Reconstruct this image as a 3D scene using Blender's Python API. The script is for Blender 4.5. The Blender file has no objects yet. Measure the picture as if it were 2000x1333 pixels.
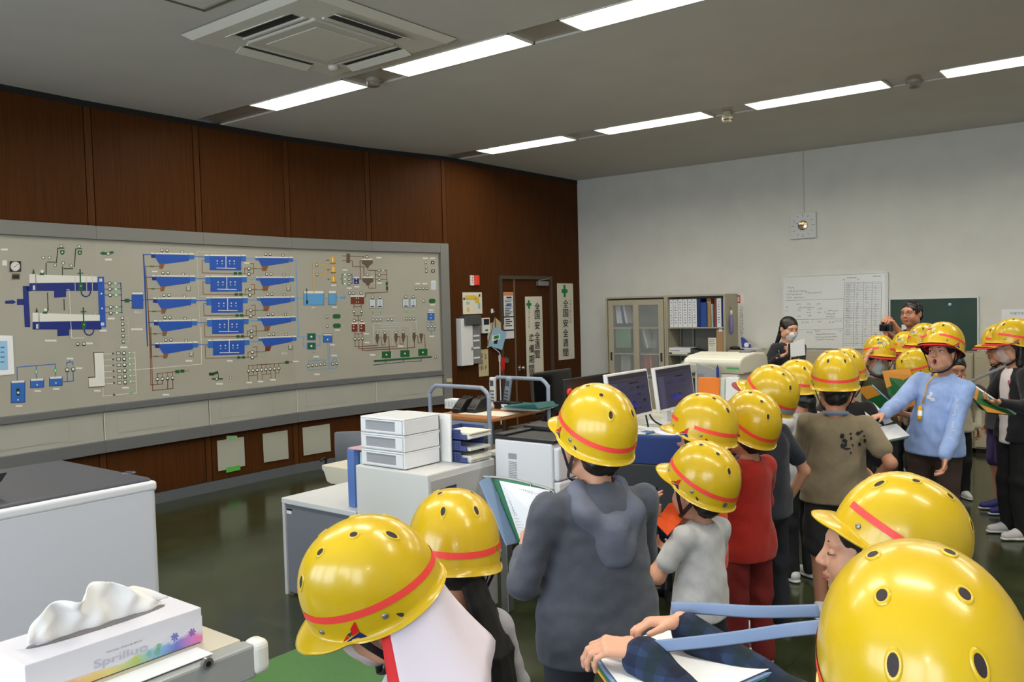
import bpy, bmesh, math, random
import numpy as np
from mathutils import Vector, Matrix, Euler
random.seed(7); rng = np.random.default_rng(7)
SC = bpy.context.scene
COL = SC.collection
PI = math.pi

# ------------------------------------------------------------------ camera
CAMZ = 1.68
FPX = 1649.5
PITCH, ROLL, YAW = 0.042747, -0.025642, 0.659077

def cam_axes():
    cy, sy = math.cos(YAW), math.sin(YAW)
    fwd = np.array([-sy * math.cos(PITCH), cy * math.cos(PITCH), -math.sin(PITCH)])
    right = np.array([cy, sy, 0.0])
    up = np.cross(right, fwd)
    r2 = right * math.cos(ROLL) + up * math.sin(ROLL)
    u2 = -right * math.sin(ROLL) + up * math.cos(ROLL)
    return r2, u2, fwd
CR, CU, CF = cam_axes()
EYE = np.array([0.0, 0.0, CAMZ])
cam_data = bpy.data.cameras.new('camera')
cam_data.sensor_width = 36.0
cam_data.lens = FPX * 36.0 / 2000.0
cam_data.clip_start = 0.05
cam = bpy.data.objects.new('camera', cam_data)
COL.objects.link(cam)
cam.matrix_world = Matrix(((CR[0], CU[0], -CF[0], EYE[0]), (CR[1], CU[1], -CF[1], EYE[1]),
                           (CR[2], CU[2], -CF[2], EYE[2]), (0, 0, 0, 1)))
SC.camera = cam

# ------------------------------------------------------------------ light
SC.view_settings.view_transform = 'Standard'
SC.view_settings.look = 'None'
SC.view_settings.gamma = 1.0
SC.view_settings.exposure = 0.75
SC.view_settings.use_curve_mapping = False
SC.cycles.use_denoising = True
SC.cycles.max_bounces = 7
SC.cycles.diffuse_bounces = 4
SC.cycles.glossy_bounces = 3
SC.cycles.sample_clamp_indirect = 6.0
SC.cycles.caustics_reflective = False
SC.cycles.caustics_refractive = False
W = bpy.data.worlds.new('world'); SC.world = W; W.use_nodes = True
W.node_tree.nodes['Background'].inputs[0].default_value = (0.75, 0.87, 1.0, 1)
W.node_tree.nodes['Background'].inputs[1].default_value = 1.0

def area_light(name, loc, rot, sx, sy, power, color):
    d = bpy.data.lights.new(name, 'AREA'); d.shape = 'RECTANGLE'; d.size = sx; d.size_y = sy
    d.energy = power; d.color = color
    o = bpy.data.objects.new(name, d); COL.objects.link(o); o.location = loc; o.rotation_euler = rot
    return o
# daylight through the windows in the wall behind the photographer (pointing +y)
WIN_SPANS = [(-5.9, -4.5), (-4.3, -2.9), (-2.7, -1.3), (-1.1, 0.3), (0.5, 1.9)]
YB = -2.6
for a, b in WIN_SPANS:
    area_light('window_daylight', ((a + b) / 2, YB + 0.02, 1.85), (PI / 2, 0, 0), b - a - 0.1, 1.7, 34.0, (0.80, 0.90, 1.0))
# the photographer's small built-in flash
fl = area_light('camera_flash', (0.02, -0.02, CAMZ + 0.06), (0, 0, 0), 0.03, 0.02, 0.9, (1.0, 0.97, 0.92))
fl.matrix_world = Matrix.Translation((CR * 0.03 + CU * 0.055 + EYE).tolist()) @ cam.matrix_world.to_3x3().to_4x4()

# ------------------------------------------------------------------ photo geometry helpers
def ray(x, y):
    return CR * ((x - 1000) / FPX) + CU * (-(y - 666.5) / FPX) + CF
def atd(x, y, d): return EYE + ray(x, y) * d
def atz(x, y, z):
    r = ray(x, y); return EYE + r * ((z - CAMZ) / r[2])
def atx(x, y, X):
    r = ray(x, y); return EYE + r * (X / r[0])
def aty(x, y, Y):
    r = ray(x, y); return EYE + r * (Y / r[1])

# ------------------------------------------------------------------ materials
def lin(c):
    c = c / 255.0
    return c / 12.92 if c <= 0.04045 else ((c + 0.055) / 1.055) ** 2.4
def rgb(r, g, b): return (lin(r), lin(g), lin(b))
MATS = {}
def mat(name, col, rough=0.5, metal=0.0, emit=None, estr=0.0, noise=0.0, nscale=30.0, bump=0.0, bscale=200.0,
        coat=0.0, alpha=1.0, trans=0.0, stretch=(1, 1, 1), sss=0.0, spec=0.5, sheen=0.0):
    if name in MATS: return MATS[name]
    m = bpy.data.materials.new(name); m.use_nodes = True
    nt = m.node_tree; b = nt.nodes['Principled BSDF']
    b.inputs['Base Color'].default_value = (*col, 1); b.inputs['Roughness'].default_value = rough
    b.inputs['Metallic'].default_value = metal
    b.inputs['Specular IOR Level'].default_value = spec
    if coat: b.inputs['Coat Weight'].default_value = coat; b.inputs['Coat Roughness'].default_value = 0.12
    if emit: b.inputs['Emission Color'].default_value = (*emit, 1); b.inputs['Emission Strength'].default_value = estr
    if alpha < 1: b.inputs['Alpha'].default_value = alpha
    if trans: b.inputs['Transmission Weight'].default_value = trans
    if sss:
        b.inputs['Subsurface Weight'].default_value = sss; b.inputs['Subsurface Radius'].default_value = (0.01, 0.004, 0.002)
    if sheen: b.inputs['Sheen Weight'].default_value = sheen
    tc = nt.nodes.new('ShaderNodeTexCoord'); mp = nt.nodes.new('ShaderNodeMapping')
    mp.inputs['Scale'].default_value = stretch
    nt.links.new(tc.outputs['Object'], mp.inputs['Vector'])
    if noise:
        n = nt.nodes.new('ShaderNodeTexNoise'); n.inputs['Scale'].default_value = nscale; n.inputs['Detail'].default_value = 5
        nt.links.new(mp.outputs[0], n.inputs['Vector'])
        r = nt.nodes.new('ShaderNodeValToRGB')
        k = noise
        r.color_ramp.elements[0].position = 0.3; r.color_ramp.elements[1].position = 0.72
        r.color_ramp.elements[0].color = (*[c * (1 - k) for c in col], 1)
        r.color_ramp.elements[1].color = (*[min(1, c * (1 + k)) for c in col], 1)
        nt.links.new(n.outputs['Fac'], r.inputs[0]); nt.links.new(r.outputs[0], b.inputs['Base Color'])
    if bump:
        n2 = nt.nodes.new('ShaderNodeTexNoise'); n2.inputs['Scale'].default_value = bscale; n2.inputs['Detail'].default_value = 3
        nt.links.new(mp.outputs[0], n2.inputs['Vector'])
        bp = nt.nodes.new('ShaderNodeBump'); bp.inputs['Strength'].default_value = bump; bp.inputs['Distance'].default_value = 0.004
        nt.links.new(n2.outputs['Fac'], bp.inputs['Height']); nt.links.new(bp.outputs[0], b.inputs['Normal'])
    MATS[name] = m
    return m
def M_(name, r, g, b, rough=0.5, **k): return mat(name, rgb(r, g, b), rough, **k)

# ------------------------------------------------------------------ mesh helpers
class MB:
    def __init__(s): s.v = []; s.f = []; s.m = []; s.sm = []
    def add(s, vs, fs, mi=0, smooth=False):
        o = len(s.v); s.v.extend([tuple(map(float, v)) for v in vs])
        for f in fs: s.f.append([i + o for i in f]); s.m.append(mi); s.sm.append(smooth)
        return s
    def box(s, lo, hi, mi=0):
        x0, y0, z0 = lo; x1, y1, z1 = hi
        v = [(x0, y0, z0), (x1, y0, z0), (x1, y1, z0), (x0, y1, z0), (x0, y0, z1), (x1, y0, z1), (x1, y1, z1), (x0, y1, z1)]
        return s.add(v, [(0, 3, 2, 1), (4, 5, 6, 7), (0, 1, 5, 4), (1, 2, 6, 5), (2, 3, 7, 6), (3, 0, 4, 7)], mi)
    def obox(s, o, ax, ay, az, mi=0):
        o, ax, ay, az = (np.array(q, float) for q in (o, ax, ay, az))
        v = [o, o + ax, o + ax + ay, o + ay, o + az, o + ax + az, o + ax + ay + az, o + ay + az]
        fs = [(0, 3, 2, 1), (4, 5, 6, 7), (0, 1, 5, 4), (1, 2, 6, 5), (2, 3, 7, 6), (3, 0, 4, 7)]
        if np.dot(np.cross(ax, ay), az) < 0: fs = [f[::-1] for f in fs]
        return s.add(v, fs, mi)
    def quad(s, a, b, c, d, mi=0): return s.add([a, b, c, d], [(0, 1, 2, 3)], mi)
    def prism(s, pts, n, mi=0):
        """extrude the planar polygon pts by the vector n"""
        pts = [np.array(p, float) for p in pts]; n = np.array(n, float); k = len(pts)
        nr = np.zeros(3)
        for i in range(k): nr += np.cross(pts[i] - pts[0], pts[(i + 1) % k] - pts[0])
        if np.dot(nr, n) < 0: pts = pts[::-1]
        v = pts + [p + n for p in pts]
        fs = [tuple(range(k))[::-1], tuple(range(k, 2 * k))] + [(i, (i + 1) % k, k + (i + 1) % k, k + i) for i in range(k)]
        return s.add(v, fs, mi)
    def cyl(s, a, b, r, n=16, mi=0, r2=None, smooth=True, caps=True):
        a, b = np.array(a, float), np.array(b, float); r2 = r if r2 is None else r2
        d = b - a; d /= np.linalg.norm(d)
        u = np.cross(d, (0, 0, 1) if abs(d[2]) < 0.9 else (1, 0, 0)); u /= np.linalg.norm(u); w = np.cross(d, u)
        v = []
        for i in range(n):
            q = u * math.cos(2 * PI * i / n) + w * math.sin(2 * PI * i / n)
            v += [a + q * r, b + q * r2]
        fs = [(2 * i, 2 * ((i + 1) % n), 2 * ((i + 1) % n) + 1, 2 * i + 1) for i in range(n)]
        s.add(v, fs, mi, smooth)
        if caps:
            s.add([v[2 * i] for i in range(n)], [tuple(range(n))[::-1]], mi); s.add([v[2 * i + 1] for i in range(n)], [tuple(range(n))], mi)
        return s
    def tube(s, pts, r, n=10, mi=0, rb=None, flat=None):
        """smooth tube along pts; flat=(half width, half thickness, normal) makes a strap"""
        pts = [np.array(p, float) for p in pts]; k = len(pts); rings = []
        pu = None
        for i in range(k):
            t = pts[min(i + 1, k - 1)] - pts[max(i - 1, 0)]; t /= max(np.linalg.norm(t), 1e-9)
            if flat is not None: u = np.cross(t, flat[2])
            elif pu is None: u = np.cross(t, (0, 0, 1) if abs(t[2]) < 0.9 else (1, 0, 0))
            else: u = pu - t * np.dot(pu, t)
            u /= max(np.linalg.norm(u), 1e-9); pu = u; w = np.cross(t, u)
            rr = r if not isinstance(r, (list, tuple, np.ndarray)) else r[i]
            a1, a2 = (flat[0], flat[1]) if flat is not None else (rr, rr)
            rings.append([pts[i] + u * math.cos(2 * PI * j / n) * a1 + w * math.sin(2 * PI * j / n) * a2 for j in range(n)])
        v = [p for q in rings for p in q]
        fs = [(i * n + j, i * n + (j + 1) % n, (i + 1) * n + (j + 1) % n, (i + 1) * n + j) for i in range(k - 1) for j in range(n)]
        fs += [tuple(range(n))[::-1], tuple(range((k - 1) * n, k * n))]
        return s.add(v, fs, mi, True)
    def lathe(s, prof, c, n=24, mi=0, axis=(0, 0, 1), smooth=True):
        c = np.array(c, float); d = np.array(axis, float); d /= np.linalg.norm(d)
        u = np.cross(d, (0, 0, 1) if abs(d[2]) < 0.9 else (1, 0, 0)); u /= np.linalg.norm(u); w = np.cross(d, u)
        v = [c + (u * math.cos(2 * PI * i / n) + w * math.sin(2 * PI * i / n)) * r + d * z for r, z in prof for i in range(n)]
        fs = [(k * n + i, k * n + (i + 1) % n, (k + 1) * n + (i + 1) % n, (k + 1) * n + i) for k in range(len(prof) - 1) for i in range(n)]
        return s.add(v, fs, mi, smooth)
    def ball(s, c, rx, ry=None, rz=None, n=12, mi=0, rot=None):
        ry = ry or rx; rz = rz or rx; v = []; m = n // 2
        for i in range(m + 1):
            a = PI * i / m
            for j in range(n):
                p = np.array((rx * math.sin(a) * math.cos(2 * PI * j / n), ry * math.sin(a) * math.sin(2 * PI * j / n), rz * math.cos(a)))
                if rot is not None: p = rot @ p
                v.append(p + c)
        fs = [(i * n + j, (i + 1) * n + j, (i + 1) * n + (j + 1) % n, i * n + (j + 1) % n) for i in range(m) for j in range(n)]
        return s.add(v, fs, mi, True)
    def build(s, name, mats, parent=None, bevel=0.0, seg=2, smooth_all=False, org=None, weld=False):
        me = bpy.data.meshes.new(name)
        off = np.zeros(3)
        if parent is not None and org is None: off = np.array(parent.get('_org', (0, 0, 0)), float)
        if org is not None: off = np.array(org, float)
        me.from_pydata([tuple(np.array(v) - off) for v in s.v], [], s.f)
        if not isinstance(mats, (list, tuple)): mats = [mats]
        for m in mats: me.materials.append(m)
        me.polygons.foreach_set('material_index', np.array(s.m, dtype=np.int32))
        me.polygons.foreach_set('use_smooth', np.array([smooth_all or x for x in s.sm], dtype=bool))
        if weld or not s.f is None:
            bm = bmesh.new(); bm.from_mesh(me)
            if weld: bmesh.ops.remove_doubles(bm, verts=bm.verts, dist=1e-5)
            bm.to_mesh(me); bm.free()
        me.update()
        o = bpy.data.objects.new(name, me); COL.objects.link(o)
        if parent is not None: o.parent = parent
        elif org is not None: o.location = tuple(off)
        if bevel:
            bv = o.modifiers.new('bevel', 'BEVEL'); bv.width = bevel; bv.segments = seg; bv.limit_method = 'ANGLE'
            bv.angle_limit = 0.6; bv.harden_normals = False
        return o

def tag(o, label=None, cat=None, group=None, kind=None):
    if label: o['label'] = label
    if cat: o['category'] = cat
    if group: o['group'] = group
    if kind: o['kind'] = kind
    return o
def thing(name, label, cat, loc, group=None, rz=0.0):
    """Empty at a thing's base; its parts are meshes given in world coordinates (rz = 0) or own coordinates"""
    o = bpy.data.objects.new(name, None); COL.objects.link(o); o.location = tuple(map(float, loc)); o.rotation_euler = (0, 0, rz)
    o.empty_display_size = 0.1
    o['_org'] = tuple(map(float, loc)) if rz == 0.0 else (0.0, 0.0, 0.0)
    return tag(o, label, cat, group)
def sub(parent_mesh, mb, name, mats, **k):
    """a sub-part: same coordinates as its part"""
    org = parent_mesh.parent.get('_org', (0, 0, 0)) if parent_mesh.parent else parent_mesh.location
    o = mb.build(name, mats, None, org=org, **k)
    o.location = (0, 0, 0); o.parent = parent_mesh
    return o
def solo(mb, name, mats, label, cat, group=None, kind=None, **k):
    """a thing that is one mesh; origin at its lowest centre"""
    a = np.array(mb.v); org = np.array([(a[:, 0].min() + a[:, 0].max()) / 2, (a[:, 1].min() + a[:, 1].max()) / 2, a[:, 2].min()])
    o = mb.build(name, mats, None, org=org, **k)
    return tag(o, label, cat, group, kind)
def structure(mb, name, mats, **k):
    o = mb.build(name, mats, None, **k); o['kind'] = 'structure'; return o
def bez(p, n=12):
    """Catmull-Rom curve through p"""
    p = [np.array(q, float) for q in p]; out = []
    for i in range(len(p) - 1):
        p0 = p[max(i - 1, 0)]; p1 = p[i]; p2 = p[i + 1]; p3 = p[min(i + 2, len(p) - 1)]
        for k in range(n):
            t = k / n
            out.append(0.5 * (2 * p1 + (p2 - p0) * t + (2 * p0 - 5 * p1 + 4 * p2 - p3) * t * t + (3 * p1 - p0 - 3 * p2 + p3) * t ** 3))
    out.append(p[-1]); return out
_tc = {}
def text_geo(s, bold=0.0):
    """flat letters: (verts n x 2 scaled to height 1 and centred, faces, aspect)"""
    if (s, bold) in _tc: return _tc[(s, bold)]
    cu = bpy.data.curves.new('t', 'FONT'); cu.body = s; cu.resolution_u = 3; cu.offset = bold
    o = bpy.data.objects.new('t', cu); COL.objects.link(o)
    me = bpy.data.meshes.new_from_object(o.evaluated_get(bpy.context.evaluated_depsgraph_get()))
    v = np.array([p.co[:2] for p in me.vertices]) if len(me.vertices) else np.zeros((1, 2))
    f = [list(p.vertices) for p in me.polygons]
    bpy.data.objects.remove(o); bpy.data.curves.remove(cu); bpy.data.meshes.remove(me)
    lo, hi = v.min(0), v.max(0); v = (v - (lo + hi) / 2)
    h = max(hi[1] - lo[1], 1e-6); _tc[(s, bold)] = (v / h, f, (hi[0] - lo[0]) / h)
    return _tc[(s, bold)]
def letters(mb, s, c, ux, uy, h, mi=0, w=None, bold=0.0):
    """letters centred at c with height h along uy (w forces the width along ux)"""
    v, f, asp = text_geo(s, bold); c, ux, uy = np.array(c), np.array(ux, float), np.array(uy, float)
    ux = ux / np.linalg.norm(ux); uy = uy / np.linalg.norm(uy)
    k = h if w is None else w / max(asp, 1e-6)
    mb.add([c + ux * p[0] * k + uy * p[1] * h for p in v], f, mi)

# ------------------------------------------------------------------ implicit surfaces (bodies, clothes)
def nets(F, org, h):
    nx, ny, nz = F.shape; ins = F < 0
    c = [ins[i:nx - 1 + i, j:ny - 1 + j, k:nz - 1 + k] for i in (0, 1) for j in (0, 1) for k in (0, 1)]
    a = c[0].copy(); b = c[0].copy()
    for q in c[1:]: a &= q; b |= q
    cell = b & ~a
    I = np.argwhere(cell)
    if not len(I): return np.zeros((0, 3)), []
    idx = -np.ones(cell.shape, dtype=np.int64); idx[cell] = np.arange(len(I))
    val = np.stack([F[I[:, 0] + i, I[:, 1] + j, I[:, 2] + k] for i in (0, 1) for j in (0, 1) for k in (0, 1)], 1)
    off = np.array([(i, j, k) for i in (0, 1) for j in (0, 1) for k in (0, 1)], float)
    P = np.zeros((len(I), 3)); n = np.zeros(len(I))
    for p, q in ((0, 1), (2, 3), (4, 5), (6, 7), (0, 2), (1, 3), (4, 6), (5, 7), (0, 4), (1, 5), (2, 6), (3, 7)):
        f0, f1 = val[:, p], val[:, q]; m = (f0 < 0) != (f1 < 0)
        t = np.where(m, f0 / np.where(m, f0 - f1, 1), 0)
        P += np.where(m[:, None], off[p] + t[:, None] * (off[q] - off[p]), 0); n += m
    V = (I + P / n[:, None]) * h + org
    quads = []
    for ax in range(3):
        s0 = [slice(None)] * 3; s1 = [slice(None)] * 3; s0[ax] = slice(0, -1); s1[ax] = slice(1, None)
        A, B = ins[tuple(s0)], ins[tuple(s1)]
        E = np.argwhere(A != B)
        o1, o2 = [(1, 2), (2, 0), (0, 1)][ax]
        E = E[(E[:, o1] > 0) & (E[:, o2] > 0) & (E[:, o1] < F.shape[o1] - 1) & (E[:, o2] < F.shape[o2] - 1)]
        d1 = np.zeros(3, int); d1[o1] = 1; d2 = np.zeros(3, int); d2[o2] = 1
        g = lambda e: idx[e[:, 0], e[:, 1], e[:, 2]]
        q = np.stack([g(E - d1 - d2), g(E - d2), g(E), g(E - d1)], 1)
        fl = ~A[E[:, 0], E[:, 1], E[:, 2]]
        q[fl] = q[fl][:, ::-1]
        quads.append(q)
    return V, np.concatenate(quads)
class Sdf:
    """smooth union of rounded cones and ellipsoids, then smooth cuts"""
    def __init__(s, k=0.02): s.p = []; s.cut = []; s.k = k; s.wr = []; s.lo = np.full(3, 9e9); s.hi = np.full(3, -9e9)
    def _bb(s, c, r): s.lo = np.minimum(s.lo, np.array(c) - r); s.hi = np.maximum(s.hi, np.array(c) + r)
    def cone(s, a, b, ra, rb=None, sq=None, k=None):
        rb = ra if rb is None else rb; a, b = np.array(a, float), np.array(b, float)
        s._bb(a, ra * 1.05); s._bb(b, rb * 1.05); s.p.append(('c', a, b, ra, rb, sq, k)); return s
    def ell(s, c, r, rot=None, k=None):
        c, r = np.array(c, float), np.array(r, float); s._bb(c, r.max() if rot is not None else r * 1.02); s.p.append(('e', c, r, rot, None, None, k)); return s
    def sub_ell(s, c, r, rot=None, k=0.008): s.cut.append(('e', np.array(c, float), np.array(r, float), rot, None, None, k)); return s
    def sub_cone(s, a, b, ra, rb=None, k=0.008): s.cut.append(('c', np.array(a, float), np.array(b, float), ra, ra if rb is None else rb, None, k)); return s
    def sub_half(s, p, n, k=0.004): s.cut.append(('h', np.array(p, float), np.array(n, float) / np.linalg.norm(n), None, None, None, k)); return s
    def wrinkle(s, amp, freq, seed): s.wr.append((amp, freq, seed)); return s
    @staticmethod
    def _d(q, X):
        if q[0] == 'c':
            _, a, b, ra, rb, sq, _k = q; ab = b - a; L = max(ab @ ab, 1e-12); v = X - a
            if sq is not None:
                n, f = sq; n = np.array(n, float); v = v + (v @ n)[:, None] * n * (1 / f - 1)
            t = np.clip((v @ ab) / L, 0, 1)
            return np.linalg.norm(v - t[:, None] * ab, axis=1) - (ra + (rb - ra) * t)
        if q[0] == 'e':
            _, c, r, rot = q[:4]; v = X - c
            if rot is not None: v = v @ rot
            k0 = np.linalg.norm(v / r, axis=1); k1 = np.linalg.norm(v / (r * r), axis=1)
            return k0 * (k0 - 1) / np.maximum(k1, 1e-9)
        _, p, n = q[:3]
        return -((X - p) @ n)          # removes the side n points to
    def mesh(s, h, pad=0.02):
        lo = s.lo - pad - h * 2; hi = s.hi + pad + h * 2
        N = np.maximum(((hi - lo) / h).astype(int) + 1, 4)
        ax = [lo[i] + h * np.arange(N[i]) for i in range(3)]
        D = np.full(tuple(N), 1.0)
        for q in s.p:
            k = s.k if q[6] is None else q[6]
            if q[0] == 'c': R = max(q[3], q[4]) + k + 3 * h; bl = np.minimum(q[1], q[2]) - R; bh = np.maximum(q[1], q[2]) + R
            else: R = q[2].max() if q[3] is not None else q[2]; bl = q[1] - R - k - 3 * h; bh = q[1] + R + k + 3 * h
            i0 = np.clip(((bl - lo) / h).astype(int), 0, N - 1); i1 = np.clip(((bh - lo) / h).astype(int) + 2, 1, N)
            g = np.stack(np.meshgrid(*[ax[i][i0[i]:i1[i]] for i in range(3)], indexing='ij'), -1)
            d = s._d(q, g.reshape(-1, 3)).reshape(g.shape[:3])
            sl = tuple(slice(i0[i], i1[i]) for i in range(3)); A = D[sl]
            m = np.minimum(A, d); e = np.maximum(k - np.abs(A - d), 0) / k
            D[sl] = m - e * e * k * 0.25
        G = None
        if s.cut or s.wr: G = np.stack(np.meshgrid(*ax, indexing='ij'), -1).reshape(-1, 3)
        if s.wr:
            near = np.abs(D.reshape(-1)) < 0.06; Q = G[near]; w = np.zeros(len(Q))
            for amp, fr, seed in s.wr:
                r = np.random.default_rng(seed)
                for _ in range(6):
                    d = r.normal(size=3) * fr; w += amp * 0.4 * np.sin(Q @ d + r.uniform(0, 6.3) + 1.6 * np.sin(Q @ (r.normal(size=3) * fr * 0.5) + r.uniform(0, 6)))
            Dv = D.reshape(-1); Dv[near] += w; D = Dv.reshape(tuple(N))
        for q in s.cut:
            d = -s._d(q, G).reshape(tuple(N)) if q[0] != 'h' else -s._d(q, G).reshape(tuple(N))
            k = q[6]; e = np.maximum(k - np.abs(D - d), 0) / k
            D = np.maximum(D, d) + e * e * k * 0.25
        return nets(D, lo, h)
def sdf_obj(name, parts, m, parent, weld=False):
    """parts: list of (verts, quads[, material index]) joined into one mesh object in the parent's own coordinates"""
    V = []; Fc = []; MI = []; o = 0
    for p in parts:
        V.append(p[0]); Fc += (np.array(p[1]) + o).tolist() if len(p[1]) else []; MI += [p[2] if len(p) > 2 else 0] * len(p[1]); o += len(p[0])
    V = np.concatenate(V); me = bpy.data.meshes.new(name); me.from_pydata(V.tolist(), [], Fc)
    for q in (m if isinstance(m, (list, tuple)) else [m]): me.materials.append(q)
    me.polygons.foreach_set('material_index', np.array(MI, dtype=np.int32)); me.polygons.foreach_set('use_smooth', np.ones(len(Fc), dtype=bool)); me.update()
    ob = bpy.data.objects.new(name, me); COL.objects.link(ob)
    if parent is not None: ob.parent = parent
    return ob
# ------------------------------------------------------------------ the room
ZC = 3.451
YF = 10.332          # far white wall
XR = 3.4
JW = [(-6.7, YB), (-6.7, .45), (-6.8, 1.45), (-6.96, 2.45), (-7.045, 3.45), (-7.07, 4.45), (-7.08, 5.46), (-6.965, 6.46), (-6.74, 7.46), (-6.74, YF)]
def wseg(i):
    a, b = np.array(JW[i]), np.array(JW[i + 1]); t = (b - a) / np.linalg.norm(b - a); return a, b, t, np.array((t[1], -t[0]))
def joint_n(i):
    n = wseg(max(i - 1, 0))[3] + wseg(min(i, len(JW) - 2))[3]; n /= np.linalg.norm(n); return n
def wpt(x, y, off=0.0):
    """the point of the bent wood wall (moved off metres into the room) seen at a photo position"""
    d = ray(x, y)
    for i in range(len(JW) - 1):
        a, b, t, n = wseg(i); a2 = a + n * off; p = d * ((a2 @ n) / (d[:2] @ n)); u = (p[:2] - a2) @ t
        if -0.02 <= u <= np.linalg.norm(b - a) + 1e-3: return p + EYE, t, n
    return p + EYE, t, n
def V3(p, z): return np.array((p[0], p[1], z))

def wood_mat(name, c1, c2, rough=0.32):
    m = bpy.data.materials.new(name); m.use_nodes = True; nt = m.node_tree; b = nt.nodes['Principled BSDF']
    tc = nt.nodes.new('ShaderNodeTexCoord'); mp = nt.nodes.new('ShaderNodeMapping'); mp.inputs['Scale'].default_value = (28, 28, 0.7)
    n = nt.nodes.new('ShaderNodeTexNoise'); n.inputs['Scale'].default_value = 3.0; n.inputs['Detail'].default_value = 6; n.inputs['Roughness'].default_value = 0.65
    r = nt.nodes.new('ShaderNodeValToRGB'); r.color_ramp.elements[0].position = 0.25; r.color_ramp.elements[1].position = 0.8
    r.color_ramp.elements[0].color = (*c1, 1); r.color_ramp.elements[1].color = (*c2, 1)
    nt.links.new(tc.outputs['Object'], mp.inputs[0]); nt.links.new(mp.outputs[0], n.inputs[0]); nt.links.new(n.outputs['Fac'], r.inputs[0]); nt.links.new(r.outputs[0], b.inputs['Base Color'])
    b.inputs['Roughness'].default_value = rough; b.inputs['Specular IOR Level'].default_value = 0.05
    MATS[name] = m; return m
WOOD = wood_mat('wood_panelling', (0.048, 0.0165, 0.0045), (0.098, 0.034, 0.0095), 0.5)
WOODB = wood_mat('wood_batten', (0.066, 0.024, 0.007), (0.112, 0.041, 0.013), 0.5)
DARK = mat('shadow_gap', (0.008, 0.006, 0.005), 0.8)
BASEG = M_('grey_skirting', 92, 96, 100, 0.5)
PLASTER = mat('white_plaster', (0.66, 0.66, 0.61), 0.85, noise=0.05, nscale=3.0, bump=0.15, bscale=120)
CEILM = mat('ceiling_board', (0.60, 0.575, 0.53), 0.9, noise=0.03, nscale=2.0, bump=0.1, bscale=150)

def floor_mat():
    m = bpy.data.materials.new('green_vinyl_floor'); m.use_nodes = True; nt = m.node_tree; b = nt.nodes['Principled BSDF']
    tc = nt.nodes.new('ShaderNodeTexCoord')
    n = nt.nodes.new('ShaderNodeTexNoise'); n.inputs['Scale'].default_value = 5; n.inputs['Detail'].default_value = 8
    r = nt.nodes.new('ShaderNodeValToRGB'); r.color_ramp.elements[0].position = 0.35; r.color_ramp.elements[1].position = 0.7
    r.color_ramp.elements[0].color = (0.032, 0.040, 0.017, 1); r.color_ramp.elements[1].color = (0.050, 0.060, 0.026, 1)
    br = nt.nodes.new('ShaderNodeTexBrick'); br.offset = 0.0; br.inputs['Scale'].default_value = 1.0
    br.inputs['Brick Width'].default_value = 0.45; br.inputs['Row Height'].default_value = 0.45; br.inputs['Mortar Size'].default_value = 0.0025
    br.inputs['Color1'].default_value = (1, 1, 1, 1); br.inputs['Color2'].default_value = (0.82, 0.86, 0.8, 1); br.inputs['Mortar'].default_value = (0.45, 0.45, 0.4, 1)
    mx = nt.nodes.new('ShaderNodeMix'); mx.data_type = 'RGBA'; mx.blend_type = 'MULTIPLY'; mx.inputs[0].default_value = 1.0
    nt.links.new(tc.outputs['Object'], n.inputs[0]); nt.links.new(n.outputs['Fac'], r.inputs[0]); nt.links.new(tc.outputs['Object'], br.inputs[0])
    nt.links.new(r.outputs[0], mx.inputs[6]); nt.links.new(br.outputs['Color'], mx.inputs[7]); nt.links.new(mx.outputs[2], b.inputs['Base Color'])
    n2 = nt.nodes.new('ShaderNodeTexNoise'); n2.inputs['Scale'].default_value = 2.2; n2.inputs['Detail'].default_value = 4
    mr = nt.nodes.new('ShaderNodeMapRange'); mr.inputs[3].default_value = 0.07; mr.inputs[4].default_value = 0.26
    nt.links.new(tc.outputs['Object'], n2.inputs[0]); nt.links.new(n2.outputs['Fac'], mr.inputs[0]); nt.links.new(mr.outputs[0], b.inputs['Roughness'])
    b.inputs['Specular IOR Level'].default_value = 0.5
    return m
mb = MB(); mb.box((-7.3, YB - 0.1, -0.1), (XR + 0.1, YF + 0.1, 0)); structure(mb, 'floor', floor_mat())

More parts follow.
